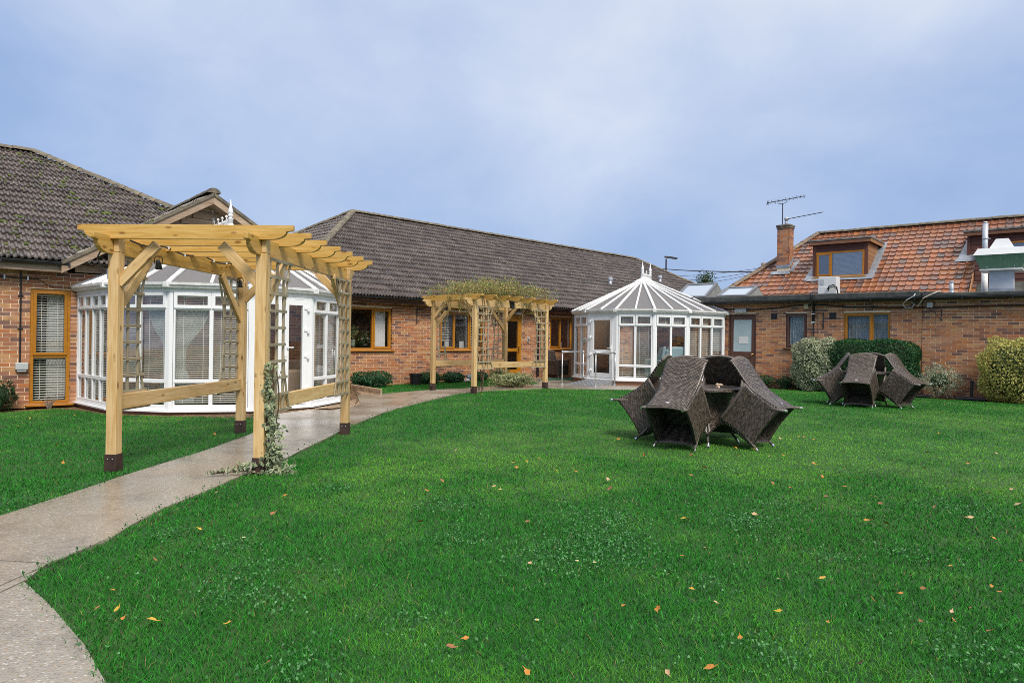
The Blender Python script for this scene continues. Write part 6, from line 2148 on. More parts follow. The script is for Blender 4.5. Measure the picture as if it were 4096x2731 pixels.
for v in bm.verts:
    v.co = Vector((v.co.x * 0.11, v.co.y * 0.07, v.co.z * 0.06 + 0.05)) * (1 + 0.25 * noise.noise(v.co * 2.2))
me = bpy.data.meshes.new('stone'); bm.to_mesh(me); bm.free(); me.materials.append(simple('pale_stone', (0.5, 0.44, 0.36), (0.66, 0.6, 0.52), 12, 0.8))
add_obj('stone', me, st)

# galvanised handrails and chequer plate ramp at the small conservatory door
def rail(label, pa, pb):
    c = ((pa[0] + pb[0]) / 2, (pa[1] + pb[1]) / 2, 0)
    t = thing('handrail', label, 'handrail', c, 0, 'handrails either side of the ramp')
    A = Vector((pa[0] - c[0], pa[1] - c[1], 0)); B_ = Vector((pb[0] - c[0], pb[1] - c[1], 0))
    h = Vector((0, 0, 0.93))
    MB().tube([A, A + h], 0.021, 10).build('post', STEEL, t, smooth=True)
    MB().tube([B_, B_ + h], 0.021, 10).build('post', STEEL, t, smooth=True)
    MB().tube([A + h, B_ + h], 0.021, 10).build('top_bar', STEEL, t, smooth=True)
    for q in (A, B_):
        MB().lathe([(0.05, 0), (0.05, 0.012), (0.027, 0.02), (0.027, 0.06)], 14, q).build('foot', STEEL, t)
        MB().lathe([(0.0265, -0.05), (0.0275, 0.0), (0.027, 0.03), (0.015, 0.035)], 12, q + h).build('elbow', STEEL, t, smooth=True)
    return t
dq = Vector((V2[2][0] - V2[1][0], V2[2][1] - V2[1][1], 0)).normalized()
nq = Vector((dq.y, -dq.x, 0))
d0, d1 = Vector((V2[1][0], V2[1][1], 0)) + dq * 0.02, Vector((V2[2][0], V2[2][1], 0)) - dq * 0.02
f1, f2 = d0 + nq * 1.10 - dq * 0.06, d1 + nq * 1.00 + dq * 0.06
rail('galvanised tube handrail at the left side of the ramp', (f1.x, f1.y), ((d0 + nq * 0.12 - dq * 0.07).x, (d0 + nq * 0.12 - dq * 0.07).y))
rail('galvanised tube handrail at the right side of the ramp', (f2.x, f2.y), ((d1 + nq * 0.12 + dq * 0.07).x, (d1 + nq * 0.12 + dq * 0.07).y))
rp = thing('door_ramp', 'sloping metal chequer plate ramp at the small conservatory door', 'ramp', (d0 + nq * 0.5))
b = MB()
q0, q1, q2, q3 = d0 + nq * 0.07, d1 + nq * 0.07, d1 + nq * 1.05, d0 + nq * 1.05
o_ = Vector(rp.location)
b.v = [tuple(q - o_ + Vector((0, 0, z))) for q, z in ((q0, 0.125), (q1, 0.125), (q2, 0.012), (q3, 0.012), (q0, 0.0), (q1, 0.0), (q2, 0.0), (q3, 0.0))]
b.f = [(3, 2, 1, 0), (0, 1, 5, 4), (1, 2, 6, 5), (2, 3, 7, 6), (3, 0, 4, 7)]
b.build('plate', STEEL, rp)
b = MB()
for i in range(13):
    for j in range(13):
        s, t_ = (i + 0.5) / 13, (j + 0.5) / 13
        c = (q0 * (1 - s) + q1 * s) * (1 - t_) + (q3 * (1 - s) + q2 * s) * t_ - o_ + Vector((0, 0, 0.125 + (0.012 - 0.125) * t_ + 0.003))
        a = R(45 if (i + j) % 2 else -45)
        b.box(-0.028, 0.028, -0.008, 0.008, -0.002, 0.003, Matrix.Translation(c) @ Matrix.Rotation(a, 4, 'Z') @ Matrix.Rotation(R(-6), 4, 'X'))
b.build('tread_pattern', STEEL, rp, kind='stuff')

# hanging basket brackets
def bracket(label, F, x, z0, z1, mirror=1, wire=0.45):
    t = thing('basket_bracket', label, 'bracket', F.w(x, -0.004, 0), R(F.deg), 'hanging basket brackets on the walls')
    MB().box(-0.014, 0.014, -0.010, 0.0, z0, z1).build('wall_plate', IRON, t)
    h = z1 - z0
    MB().tube([(0, -0.01, z1 - 0.02), (0.12 * mirror, -0.18, z1), (0.20 * mirror, -0.30, z1 + 0.005), (0.215 * mirror, -0.33, z1 + 0.035), (0.20 * mirror, -0.31, z1 + 0.05)], 0.008, 6).build('arm', IRON, t)
    MB().tube([(0, -0.01, z0 + 0.12 * h), (0.10 * mirror, -0.12, z0 + h * 0.55), (0.15 * mirror, -0.22, z1 - 0.01)], 0.007, 6).build('strut', IRON, t)
    if wire:
        MB().tube([(0.10 * mirror, -0.16, z1), (0.105 * mirror, -0.165, z1 - wire * 0.5), (0.09 * mirror, -0.16, z1 - wire), (0.13 * mirror, -0.18, z1 - wire - 0.015)], 0.0035, 4).build('wire', BLACK, t)
    return t
bracket('black hanging basket bracket left of the planted pergola on the middle wall', FC, 0.42, 1.66, 2.11, 1, 0.95)
bracket('black hanging basket bracket between the oak door and the middle window', FC, 3.55, 1.66, 2.11, 1, 0.95)
bracket('black hanging basket bracket between the brown window and the right hand oak window', FR, 1.78, 1.68, 2.12, -1, 0.85)
bracket('black hanging basket bracket with a trailing wire on the bare right wall', FR, 4.56, 1.86, 2.18, -1, 0.75)

def wall_box(name, label, cat, F, x, z, w, h, d, m, y=0.0, group=None, bevel=0.006):
    t = thing(name, label, cat, F.w(x, y, z), R(F.deg), group)
    MB().box(-w / 2, w / 2, -d, 0.0, -h / 2, h / 2).build('casing', m, t, bevel=bevel)
    return t
ab = wall_box('alarm_box', 'cream yellow alarm box high on the wall right of the oak garden door', 'alarm', FC, 5.00, 2.16, 0.24, 0.13, 0.07, CREAM, -0.004)
MB().box(-0.07, -0.065, -0.074, -0.07, -0.065, 0.065).build('seam', IRON, ab)
kp = wall_box('keypad', 'grey door entry keypad right of the oak garden door', 'keypad', FC, 5.08, 1.265, 0.09, 0.17, 0.035, GREYBOX, -0.003)
for i in range(3):
    for j in range(4):
        MB().box(-0.03 + i * 0.022, -0.014 + i * 0.022, -0.040, -0.036, -0.055 + j * 0.022, -0.039 + j * 0.022).build('button', CHROME, kp)
wl = wall_box('wall_light', 'white box light above the oak garden door', 'wall light', FC, 4.55, 2.12, 0.22, 0.09, 0.09, WHITE, -0.004)
wl2 = wall_box('bulkhead_light', 'grey bulkhead light with ribbed lens above the brown door', 'wall light', FR, -0.535, 2.205, 0.34, 0.115, 0.085, GREYBOX, -0.004)
for k in range(10):
    MB().box(-0.125 + k * 0.026, -0.110 + k * 0.026, -0.094, -0.086, -0.03, 0.03).build('lens_rib', WHITE, wl2, bevel=0.003)
MB().tube([(-0.17, -0.03, 0.0), (-0.25, -0.02, 0.0), (-0.27, -0.02, 0.03), (-0.27, -0.02, 0.17)], 0.008, 6).build('conduit', WHITE, wl2)
for x, lab in ((0.435, 'black louvred air vent left of the brown window'), (2.02, 'black louvred air vent between the bracket and the oak window')):
    v = wall_box('air_vent', lab, 'vent', FR, x, 2.04, 0.165, 0.165, 0.018, BLACK, -0.003, 'air vents high on the right wall', 0.003)
    for k in range(6):
        MB().box(-0.066, 0.066, -0.028, -0.018, -0.062 + k * 0.022, -0.050 + k * 0.022, Matrix.Rotation(R(0), 4, 'X')).build('louvre', BLACK, v)
iso = wall_box('isolator_switch', 'cream isolator switch with round dial under the black roof edge', 'switch', FR, 1.33, 2.305, 0.12, 0.135, 0.06, simple('pale_cream', (0.62, 0.55, 0.36), None, 3, 0.4), -0.003)
MB().lathe([(0.036, 0), (0.036, 0.012), (0.028, 0.02)], 16, M=Matrix.Translation((0, -0.06, 0)) @ Matrix.Rotation(R(90), 4, 'X')).build('dial', CREAM, iso)
jb2 = wall_box('junction_box', 'grey square junction box with looped cable on the right wall', 'junction box', FR, 4.31, 2.275, 0.125, 0.125, 0.06, GREYBOX, -0.016)
MB().tube([(0.0, -0.02, -0.06), (0.0, -0.03, -0.12), (0.04, -0.03, -0.15), (0.09, -0.03, -0.11), (0.10, -0.03, 0.0), (0.10, -0.03, 0.10)], 0.009, 6).build('cable_loop', BLACK, jb2)
ob = wall_box('outdoor_socket', 'grey weatherproof socket box on the left wall below a black conduit', 'socket box', FL, 0.165, 0.655, 0.19, 0.125, 0.09, GREYBOX, -0.004, None, 0.012)
MB().box(-0.07, 0.07, -0.075, -0.004, -0.10, -0.063).build('cable_entry', GREYBOX, ob, bevel=0.008)
cd = thing('cable_conduit', 'black vertical conduit running down the left wall to the grey socket', 'conduit', FL.w(0.14, -0.004, 0), rzL)
MB().tube([(0, -0.016, 2.36), (0, -0.016, 0.72)], 0.013, 8).build('pipe', BLACK, cd)
for z in (1.92, 1.33):
    MB().box(-0.04, 0.04, -0.02, 0.0, z - 0.008, z + 0.008).build('clip', BLACK, cd)
ch_ = thing('cable_conduit', 'black horizontal conduit under the left eaves with bright clips', 'conduit', FL.w(-0.4, -0.004, 0), rzL)
MB().tube([(-1.0, -0.016, 2.235), (0.2, -0.016, 2.237), (0.80, -0.016, 2.232)], 0.012, 8).build('pipe', BLACK, ch_)
for x in (-0.48, 0.3, 0.64):
    MB().box(x - 0.012, x + 0.012, -0.032, 0.0, 2.20, 2.272).build('clip', STEEL, ch_)
MB().tube([(0.80, -0.014, 2.232), (0.92, -0.012, 2.14), (1.05, -0.012, 2.09), (1.22, -0.012, 2.10), (1.36, -0.02, 2.115)], 0.005, 5).build('lead', BLACK, ch_)

# black downpipe, sagging black cables, white cable coil on the right wall
dp = thing('downpipe', 'black downpipe with white joint bands between the brown window and bracket', 'downpipe', FR.w(1.53, 0, 0), R(FR.deg))
MB().tube([(0, -0.24, 2.66), (0, -0.27, 2.60), (0, -0.26, 2.40), (0, -0.06, 2.30), (0, -0.055, 1.86)], 0.04, 10).build('pipe', BLACK, dp, smooth=True)
MB().tube([(0, -0.04, 1.86), (0, -0.04, 0.6)], 0.016, 8).build('thin_pipe', BLACK, dp)
for z in (2.09, 1.86):
    MB().box(-0.045, 0.045, -0.10, 0.0, z - 0.012, z + 0.012).build('band', WHITE, dp)
MB().prism([(-0.045, 1.80), (0.045, 1.86), (0.045, 1.88), (-0.045, 1.88)], -0.09, -0.01).build('white_tape', WHITE, dp)
wc = thing('wall_cable', 'thick black cable sagging along the top of the right wall', 'cable', FR.w(0, -0.006, 0), R(FR.deg))
MB().tube([(-1.05, -0.02, 2.27), (-0.6, -0.02, 2.245), (-0.1, -0.02, 2.235), (0.5, -0.02, 2.27), (1.1, -0.02, 2.34), (1.6, -0.02, 2.345), (2.4, -0.02, 2.275), (3.2, -0.02, 2.235), (4.0, -0.02, 2.225), (4.6, -0.03, 2.225), (5.6, -0.03, 2.235), (9.0, -0.03, 2.24)], 0.017, 6).build('cable_run', BLACK, wc)
wk = thing('white_cable', 'loose white cable coil and stick hanging under the black roof edge', 'cable', FR.w(4.0, -0.02, 0), R(FR.deg))
MB().tube([(0.02, -0.22, 2.56), (0.0, -0.26, 2.50), (-0.17, -0.24, 2.40), (-0.28, -0.10, 2.30), (-0.22, -0.06, 2.22), (-0.06, -0.06, 2.225), (-0.02, -0.07, 2.31), (-0.09, -0.08, 2.36)], 0.012, 6).build('coil', WHITE, wk)
MB().tube([(0.55, -0.10, 2.62), (0.42, -0.22, 2.56), (0.20, -0.24, 2.44), (0.10, -0.12, 2.30), (0.06, -0.10, 2.24)], [0.014, 0.016, 0.016, 0.015, 0.012], 6).build('stick', simple('pale_cable', (0.52, 0.46, 0.36), None, 4, 0.6), wk)
MB().tube([(0.25, -0.24, 2.60), (0.12, -0.25, 2.50), (-0.02, -0.16, 2.34), (-0.12, -0.05, 2.24)], 0.010, 6).build('black_lead', BLACK, wk)

# things on the flat roof
rz_ = R(FR.deg)
ac = thing('air_conditioner', 'white air conditioning unit on the flat roof below the dormer', 'air conditioner', FR.w(1.56, 1.35, 2.60), rz_)
MB().box(-0.26, 0.24, -0.22, 0.16, 0.06, 0.62).build('casing', WHITE, ac, bevel=0.012)
MB().box(-0.20, -0.10, -0.232, -0.222, 0.40, 0.54).build('label_plate', GREYBOX, ac)
MB().box(-0.26, 0.0, -0.235, -0.222, 0.10, 0.32).build('side_cover', WHITE, ac, bevel=0.006)
for s in (-0.2, 0.17):
    MB().box(s, s + 0.05, -0.2, 0.14, 0.0, 0.06).build('foot', BLACK, ac)
for k in range(2):
    MB().tube([(0.0 + 0.02 * k, -0.24, 0.25 - 0.05 * k), (0.06, -0.30, 0.33 - 0.05 * k), (0.18, -0.33, 0.37 - 0.05 * k), (0.27, -0.30, 0.30 - 0.05 * k), (0.29, -0.26, 0.12)], 0.016, 8).build('pipe', BLACK, ac, smooth=True)

hd = thing('extract_hood', 'large white kitchen extract cowl with green panel on the flat roof', 'extract hood', FR.w(5.66, 1.45, 2.58), rz_)
MB().box(-0.25, 0.25, -0.24, 0.24, 0.0, 0.62).build('duct', GREYMETAL, hd, bevel=0.006)
MB().box(-0.262, 0.262, -0.252, 0.252, 0.0, 0.15).build('upstand', LEAD, hd)
def frus(z0, a0, b0, z1, a1, b1):
    m_ = MB()
    m_.v = [(sx * a, sy * b_, z) for z, a, b_ in ((z0, a0, b0), (z1, a1, b1)) for sx, sy in ((-1, -1), (1, -1), (1, 1), (-1, 1))]
    m_.f = [(3, 2, 1, 0), (4, 5, 6, 7), (0, 1, 5, 4), (1, 2, 6, 5), (2, 3, 7, 6), (3, 0, 4, 7)]
    return m_
MB().box(-0.44, 0.44, -0.40, 0.40, 0.60, 0.64).build('base_tray', WHITE, hd, bevel=0.004)
frus(0.645, 0.42, 0.38, 0.98, 0.56, 0.50).build('lower_cowl', GREENP, hd)
frus(0.983, 0.58, 0.52, 1.16, 0.48, 0.42).build('upper_cowl', WHITE, hd, bevel=0.004)
frus(1.162, 0.26, 0.26, 1.42, 0.13, 0.13).build('top_vent', WHITE, hd, bevel=0.004)
MB().tube([(-0.25, 0.0, 0.12), (-0.34, -0.05, 0.05), (-0.42, -0.1, 0.0)], 0.01, 6).build('lead', WHITE, hd)
for sx in (-1, 1):
    for k in range(2):
        MB().lathe([(0.012, 0), (0.012, 0.01), (0.004, 0.014)], 8, M=Matrix.Translation((sx * 0.28, -0.41, 0.69)) @ Matrix.Rotation(R(90), 4, 'X')).build('bolt', CHROME, hd) if k == 0 else None
flu = thing('flue_pipe', 'tall grey flue pipe in front of the clad dormer at the right', 'flue', FR.w(5.20, 2.4, 2.56), rz_)
MB().tube([(0, 0, 0), (0, 0, 0.70)], 0.075, 14).build('lower_pipe', UPVC_D, flu, smooth=True)
MB().tube([(0, 0, 0.70), (0, 0, 2.02)], 0.066, 14).build('pipe', GREYMETAL, flu, smooth=True)
MB().lathe([(0.072, 0), (0.078, 0.03), (0.072, 0.06)], 14, (0, 0, 1.58)).build('collar', GREYMETAL, flu, smooth=True)
MB().box(0, 0.12, -0.01, 0.01, 1.59, 1.61).build('stay', STEEL, flu)
MB().lathe([(0.069, 0), (0.05, 0.035), (0.012, 0.05)], 14, (0, 0, 2.02)).build('cap', GREYMETAL, flu, smooth=True)
vp = thing('vent_pipe', 'short grey vent pipe at the foot of the orange tiles', 'vent pipe', FR.w(4.62, 1.1, 2.56), rz_)
MB().tube([(0, 0, 0), (0, 0, 0.36)], 0.05, 12).build('pipe', GREYMETAL, vp, smooth=True)
MB().lathe([(0.14, 0), (0.09, 0.06), (0.065, 0.1), (0.065, 0.14)], 14).build('boot', LEAD, vp, smooth=True)
MB().lathe([(0.055, 0.34), (0.058, 0.38), (0.05, 0.39)], 12).build('cap', GREYMETAL, vp)
def rooflight(label, x, w, h):
    t = thing('rooflight', label, 'rooflight', FR.w(x, 0.75, 2.58), rz_, 'box rooflights on the flat roof')
    M = XZ
    MB().prism([(0, 0), (1.5, 0), (1.5, h * 0.42), (0.95, h), (0.85, h), (0, 0.10)], 0, w, M).build('kerb', simple('rooflight_kerb', (0.20, 0.21, 0.20), (0.27, 0.28, 0.27), 5, 0.6), t)
    d = Vector((0, 0.85, h - 0.10)).normalized()
    nrm = Vector((0, -d.z, d.y))
    L = math.hypot(0.85, h - 0.10)
    Mp = basis(Vector((0, 0, 0.10)) + nrm * 0.004, Vector((1, 0, 0)), d, nrm)
    fr_ = MB().box(-0.02, w + 0.02, -0.04, 0.05, 0, 0.06, Mp).box(-0.02, w + 0.02, L - 0.05, L + 0.03, 0, 0.06, Mp).box(-0.02, 0.06, 0.05, L - 0.05, 0, 0.059, Mp).box(w - 0.06, w + 0.02, 0.05, L - 0.05, 0, 0.059, Mp).build('frame', simple('rooflight_frame', (0.16, 0.17, 0.19), None, 3, 0.4), t)
    MB().box(0.06, w - 0.06, 0.05, L - 0.05, 0.02, 0.03, Mp).build('pane', simple('frosted_rooflight', (0.40, 0.46, 0.54), None, 2, 0.10, spec=0.8) if 'frosted_rooflight' not in bpy.data.materials else bpy.data.materials['frosted_rooflight'], t)
rooflight('wedge shaped rooflight on the flat roof, the taller one nearer the small conservatory', -3.05, 1.05, 0.58)
rooflight('wedge shaped rooflight on the flat roof, the lower one nearer the orange roof', -1.62, 0.95, 0.42)
b = MB()
sc_ = thing('wall_cable', 'black cable crossing the roof edge beside the small conservatory roof', 'cable', FR.w(-2.1, -0.2, 0), rz_)
MB().tube([(0.15, 0.05, 2.67), (0.0, -0.03, 2.58), (-0.25, -0.06, 2.42)], 0.012, 6).build('cable_run', BLACK, sc_)

# aerial on the chimney
ar_ = thing('tv_aerial', 'television aerial on a mast fixed to the brick chimney', 'aerial', FR.w(-1.06, 5.05, 5.50), rz_)
MB().tube([(-0.03, 0, -0.15), (-0.03, 0, 0.78)], 0.017, 8).build('mast', IRON, ar_)
dv = Vector((1, 0.0, 0.07))
c0 = Vector((-0.60, 0.0, 0.86))
MB().tube([c0, c0 + dv * 1.32], 0.012, 6).build('boom', IRON, ar_)
MB().tube([(-0.20, 0, 0.875), (-0.20, 0, 0.80), (-0.03, 0, 0.76), (0.12, 0, 0.82), (0.12, 0, 0.89)], 0.011, 6).build('yoke', IRON, ar_)
for k in range(11):
    c = c0 + dv * (0.05 + 1.26 * k / 10)
    l = 0.05 if k > 2 else 0.07
    MB().bar(c + Vector((-0.015, -0.10, -l)), c + Vector((0.015, 0.10, l)), 0.009, 0.009).bar(c + Vector((0.015, -0.10, l)), c + Vector((-0.015, 0.10, -l)), 0.009, 0.009).build('element', IRON, ar_)
MB().bar(c0 + Vector((0, 0, -0.08)), c0 + Vector((0.05, 0, 0.08)), 0.05, 0.012).build('reflector', IRON, ar_)
MB().tube([(0.10, 0.05, 0.21), (1.35, 0.0, 0.32)], 0.013, 6).build('side_rod', IRON, ar_)

# beyond the roofs: street lamp, pole, wires
x, z = ray(2665, 1030)
Yl = 48.0
lp = thing('street_lamp', 'street lamp standing beyond the roofs right of the small conservatory finials', 'street lamp', (x * Yl, Yl, 0), 0)
zt = CAM_Z + z * Yl
MB().tube([(0, 0, 0), (0, 0, zt - 0.1)], [0.09, 0.05], 8).build('post', IRON, lp)
MB().prism([(-0.12, 0.0), (0.75, -0.12), (0.78, -0.02), (0.35, 0.06), (-0.10, 0.10)], -0.12, 0.12, Matrix.Translation((0, 0, zt))).build('lamp_head', IRON, lp)
x, z = ray(3054, 1052)
Yp = 40.0
up_ = thing('utility_pole', 'wooden utility pole top showing behind the hip of the orange roof', 'utility pole', (x * Yp, Yp, 0), 0)
zt2 = CAM_Z + z * Yp
MB().tube([(0, 0, 0), (0, 0, zt2)], [0.16, 0.13], 8).build('pole', OLDWOOD, up_)
MB().bar((-0.35, 0, zt2 - 0.55), (0.1, 0, zt2 - 0.5), 0.06, 0.06).build('insulator_arm', IRON, up_)
def wire(label, a, b_, r, sag):
    A, B_ = Vector(a), Vector(b_)
    t = thing('overhead_wire', label, 'overhead wire', A)
    MB().tube([tuple((B_ - A) * s + Vector((0, 0, -sag * 4 * s * (1 - s)))) for s in [k / 12 for k in range(13)]], r, 5).build('wire_run', BLACK, t)
def sky_pt(u, v, Y):
    x, z = ray(u, v)
    return (x * Y, Y, CAM_Z + z * Y)
ptop = Vector((up_.location.x, Yp, zt2 - 0.5))
wire('thickest overhead wire running from the utility pole past the street lamp', ptop, sky_pt(2560, 1066, 60), 0.035, 0.15)
wire('thin overhead wire, the upper one of three below the thick wire', ptop + Vector((0, 0, 0.22)), sky_pt(2600, 1103, 62), 0.014, 0.2)
wire('thin overhead wire, the middle one of three below the thick wire', ptop + Vector((0, 0, 0.12)), sky_pt(2640, 1117, 60), 0.014, 0.3)
wire('thin overhead wire, the lowest one of three below the thick wire', ptop + Vector((0, 0, 0.05)), sky_pt(2660, 1128, 60), 0.014, 0.4)
wire('short wire rising from the utility pole to the brick chimney', ptop + Vector((0.1, 0, 0.1)), FR.w(-1.0, 5.5, 4.75), 0.016, 0.05)

# parasol bases
for px_, lab in (((10.12, 17.02), 'black square parasol base with stub tube beside the dark hedge'), ((10.96, 16.25), 'black square parasol base with stub tube left of the golden shrub')):
    t = thing('parasol_base', lab, 'parasol base', (px_[0], px_[1], 0), rz_, 'parasol bases along the right wall')
    MB().box(-0.30, 0.30, -0.26, 0.26, 0.0, 0.05).build('base_plate', IRON, t, bevel=0.01)
    MB().tube([(0, 0, 0.05), (0, 0, 0.42)], 0.032, 12).build('tube', IRON, t)
    MB().lathe([(0.036, 0.40), (0.04, 0.42), (0.036, 0.44)], 12).build('collar', IRON, t)
    MB().tube([(0.03, 0, 0.38), (0.075, 0, 0.38)], 0.012, 8).build('clamp_screw', IRON, t)

# vents on the middle roof
for (u, v, lab) in ((2441, 1140, 'grey pipe vent on the middle roof left of the small conservatory cap'), (2640, 1130, 'grey pipe vent on the middle roof right of the small conservatory cap')):
    yb_ = 2.6
    for _ in range(12):
        xx, zz = FC.on(u, v, yb_)
        yb_ += ((zz - 2.34) / (3.28 / 5.66) - 0.36 - yb_) * 0.5 if False else 0
    lo, hi = -0.3, 5.3
    for _ in range(40):
        md_ = (lo + hi) / 2
        xx, zz = FC.on(u, v, md_)
        if zz > 2.34 + (md_ + 0.36) * 3.28 / 5.66: lo = md_
        else: hi = md_
    t = thing('roof_vent', lab, 'roof vent', FC.w(xx, md_, zz), rzC, 'pipe vents on the middle roof')
    MB().tube([(0, 0, -0.15), (0, 0, 0.22)], 0.075, 12).build('pipe', GREYMETAL, t, smooth=True)
    MB().lathe([(0.10, 0.20), (0.105, 0.24), (0.105, 0.31), (0.07, 0.34)], 14).build('cowl', GREYMETAL, t)

# things on window sills inside
def inside(name, label, cat, x, y, z): return thing(name, label, cat, FC.w(x, y, z), rzC)
for x, lab in ((1.72, 'white greetings card standing on the sill behind the left pane at the planted pergola'), (2.32, 'white greetings card standing on the sill behind the middle pane at the planted pergola'), (6.98, 'white greetings card on the sill of the window next to the small conservatory')):
    t = inside('greetings_card', lab, 'card', x, 0.17, 0.975)
    MB().box(-0.10, 0.0, -0.002, 0.002, 0, 0.21, Matrix.Rotation(R(-22), 4, 'Z')).build('front_leaf', WHITE, t)
    MB().box(0.0, 0.10, -0.002, 0.002, 0, 0.21, Matrix.Rotation(R(22), 4, 'Z')).build('back_leaf', WHITE, t)
t = inside('flower_vase', 'glass vase with flowers on the sill behind the first oak window', 'vase', -1.52, 0.25, 0.975)
MB().lathe([(0.05, 0), (0.06, 0.1), (0.055, 0.2), (0.06, 0.22)], 14).build('vase', simple('vase_green', (0.25, 0.33, 0.25), None, 4, 0.2), t, smooth=True)
Pv = g.normal(0, 1, (160, 3)) * np.array([.08, .08, .10]) + np.array([0, 0, .40])
Vv, Fv, Cv = leaves(Pv, np.tile([0, -1, .5], (160, 1)), 0.06, [(0.10, 0.20, 0.06), (0.25, 0.28, 0.10), (0.45, 0.20, 0.08)], [3, 2, 1], g, 0.5)
add_obj('flowers', mesh_np('flowers', Vv, Fv, Cv, LEAF), t)['kind'] = 'stuff'
t = inside('flower_vase', 'dark bowl with pink flowers on the sill near the curtain of the first oak window', 'vase', -1.12, 0.28, 0.975)
MB().lathe([(0.05, 0), (0.08, 0.05), (0.085, 0.10)], 14).build('vase', BLACK, t, smooth=True)
Pv = g.normal(0, 1, (120, 3)) * np.array([.07, .07, .12]) + np.array([0, 0, .28])
Vv, Fv, Cv = leaves(Pv, np.tile([0, -1, .5], (120, 1)), 0.05, [(0.06, 0.13, 0.05), (0.55, 0.35, 0.42)], [3, 1.2], g, 0.6)
add_obj('flowers', mesh_np('flowers', Vv, Fv, Cv, LEAF), t)['kind'] = 'stuff'
bd = inside('bed', 'bed with white bedding seen through the window next to the small conservatory', 'bed', 6.9, 1.3, 0.02)
MB().box(-0.9, 0.9, -0.5, 0.5, 0.25, 0.6).build('mattress', WHITE, bd, bevel=0.05)
MB().box(-0.75, -0.2, -0.4, 0.3, 0.6, 1.05).build('pillow', WHITE, bd, bevel=0.12)
MB().box(-0.9, 0.9, -0.5, 0.5, 0.0, 0.25).build('bed_base', BROWN, bd)

# log roll edging beside the shingle
le = thing('log_edging', 'dark stained log roll edging between the shingle and the small grass strip', 'edging', (G(1417, 1557)[0], G(1417, 1557)[1], gz(-3)))
pa, pb = Vector((*G(1405, 1555), 0)), Vector((*G(1526, 1574), 0))
nlog = 34
lm = MB().lathe([(0.024, -0.05), (0.024, 0.10), (0.018, 0.11)], 7).mesh('log', OLDWOOD)
for k in range(nlog):
    add_obj('log', lm, le, Matrix.Translation(pa + (pb - pa) * ((k + 0.5) / nlog) + Vector((0, 0.01 * math.sin(k * 7), 0)) - Vector((le.location.x, le.location.y, 0))))

# a seated resident in the small conservatory, seen over the armchair
def person(label, loc, rz, shirt, hair):
    t = thing('person', label, 'person', loc, rz)
    bm = bmesh.new()
    pts = {'pel': (0, 0.05, 0.50, .16), 'wai': (0, 0.10, 0.72, .14), 'che': (0, 0.12, 0.93, .17), 'nek': (0, 0.10, 1.07, .06), 'hea': (0, 0.08, 1.13, .06),
           'shl': (-.18, .11, .99, .07), 'ell': (-.25, -.02, .74, .05), 'wrl': (-.20, -.25, .68, .035), 'hal': (-.18, -.33, .68, .035), 'shr': (.18, .11, .99, .07), 'elr': (.25, -.02, .74, .05), 'wrr': (.20, -.25, .68, .035), 'har': (.18, -.33, .68, .035),
           'kel': (-.12, -.40, .52, .075), 'anl': (-.12, -.42, .10, .045), 'tol': (-.12, -.58, .05, .04), 'ker': (.12, -.40, .52, .075), 'anr': (.12, -.42, .10, .045), 'tor': (.12, -.58, .05, .04)}
    ed = ['pel wai', 'wai che', 'che nek', 'nek hea', 'che shl', 'shl ell', 'ell wrl', 'wrl hal', 'che shr', 'shr elr', 'elr wrr', 'wrr har', 'pel kel', 'kel anl', 'anl tol', 'pel ker', 'ker anr', 'anr tor']
    ks = list(pts)
    me = bpy.data.meshes.new('body')
    me.from_pydata([pts[k][:3] for k in ks], [tuple(ks.index(q) for q in e_.split()) for e_ in ed], [])
    me.materials.append(shirt)
    o = add_obj('body', me, t)
    sk = o.modifiers.new('skin', 'SKIN')
    for i, k in enumerate(ks):
        me.skin_vertices[0].data[i].radius = (pts[k][3], pts[k][3])
    me.skin_vertices[0].data[0].use_root = True
    ss = o.modifiers.new('smooth', 'SUBSURF'); ss.levels = 2; ss.render_levels = 2
    skin = simple('skin', (0.50, 0.30, 0.21), (0.56, 0.35, 0.25), 5, 0.5) if 'skin' not in bpy.data.materials else bpy.data.materials['skin']
    MB().lathe([(0.02, -0.12), (0.055, -0.10), (0.075, -0.03), (0.082, 0.04), (0.070, 0.10), (0.03, 0.13)], 16, (0, 0.06, 1.22)).build('head', skin, t, smooth=True)
    MB().lathe([(0.079, 0.0), (0.088, 0.05), (0.074, 0.11), (0.03, 0.14)], 16, (0, 0.075, 1.22)).build('hair', hair, t, smooth=True)
    MB().tube([(0, -0.015, 1.235), (0, -0.04, 1.205), (0, -0.02, 1.195)], [0.01, 0.015, 0.012], 6).build('nose', skin, t, smooth=True)
    return t
armchair('dark armchair holding the seated person inside the small conservatory', 4.35, 21.25, 0.13, -10, MAROON, wing=False, hb=0.95)
person('person with thin grey hair sitting in a dark armchair inside the small conservatory', (4.35, 21.20, 0.13), R(-10), simple('dull_shirt', (0.24, 0.18, 0.16), None, 4, 0.9), simple('grey_hair', (0.40, 0.36, 0.33), None, 9, 0.8))

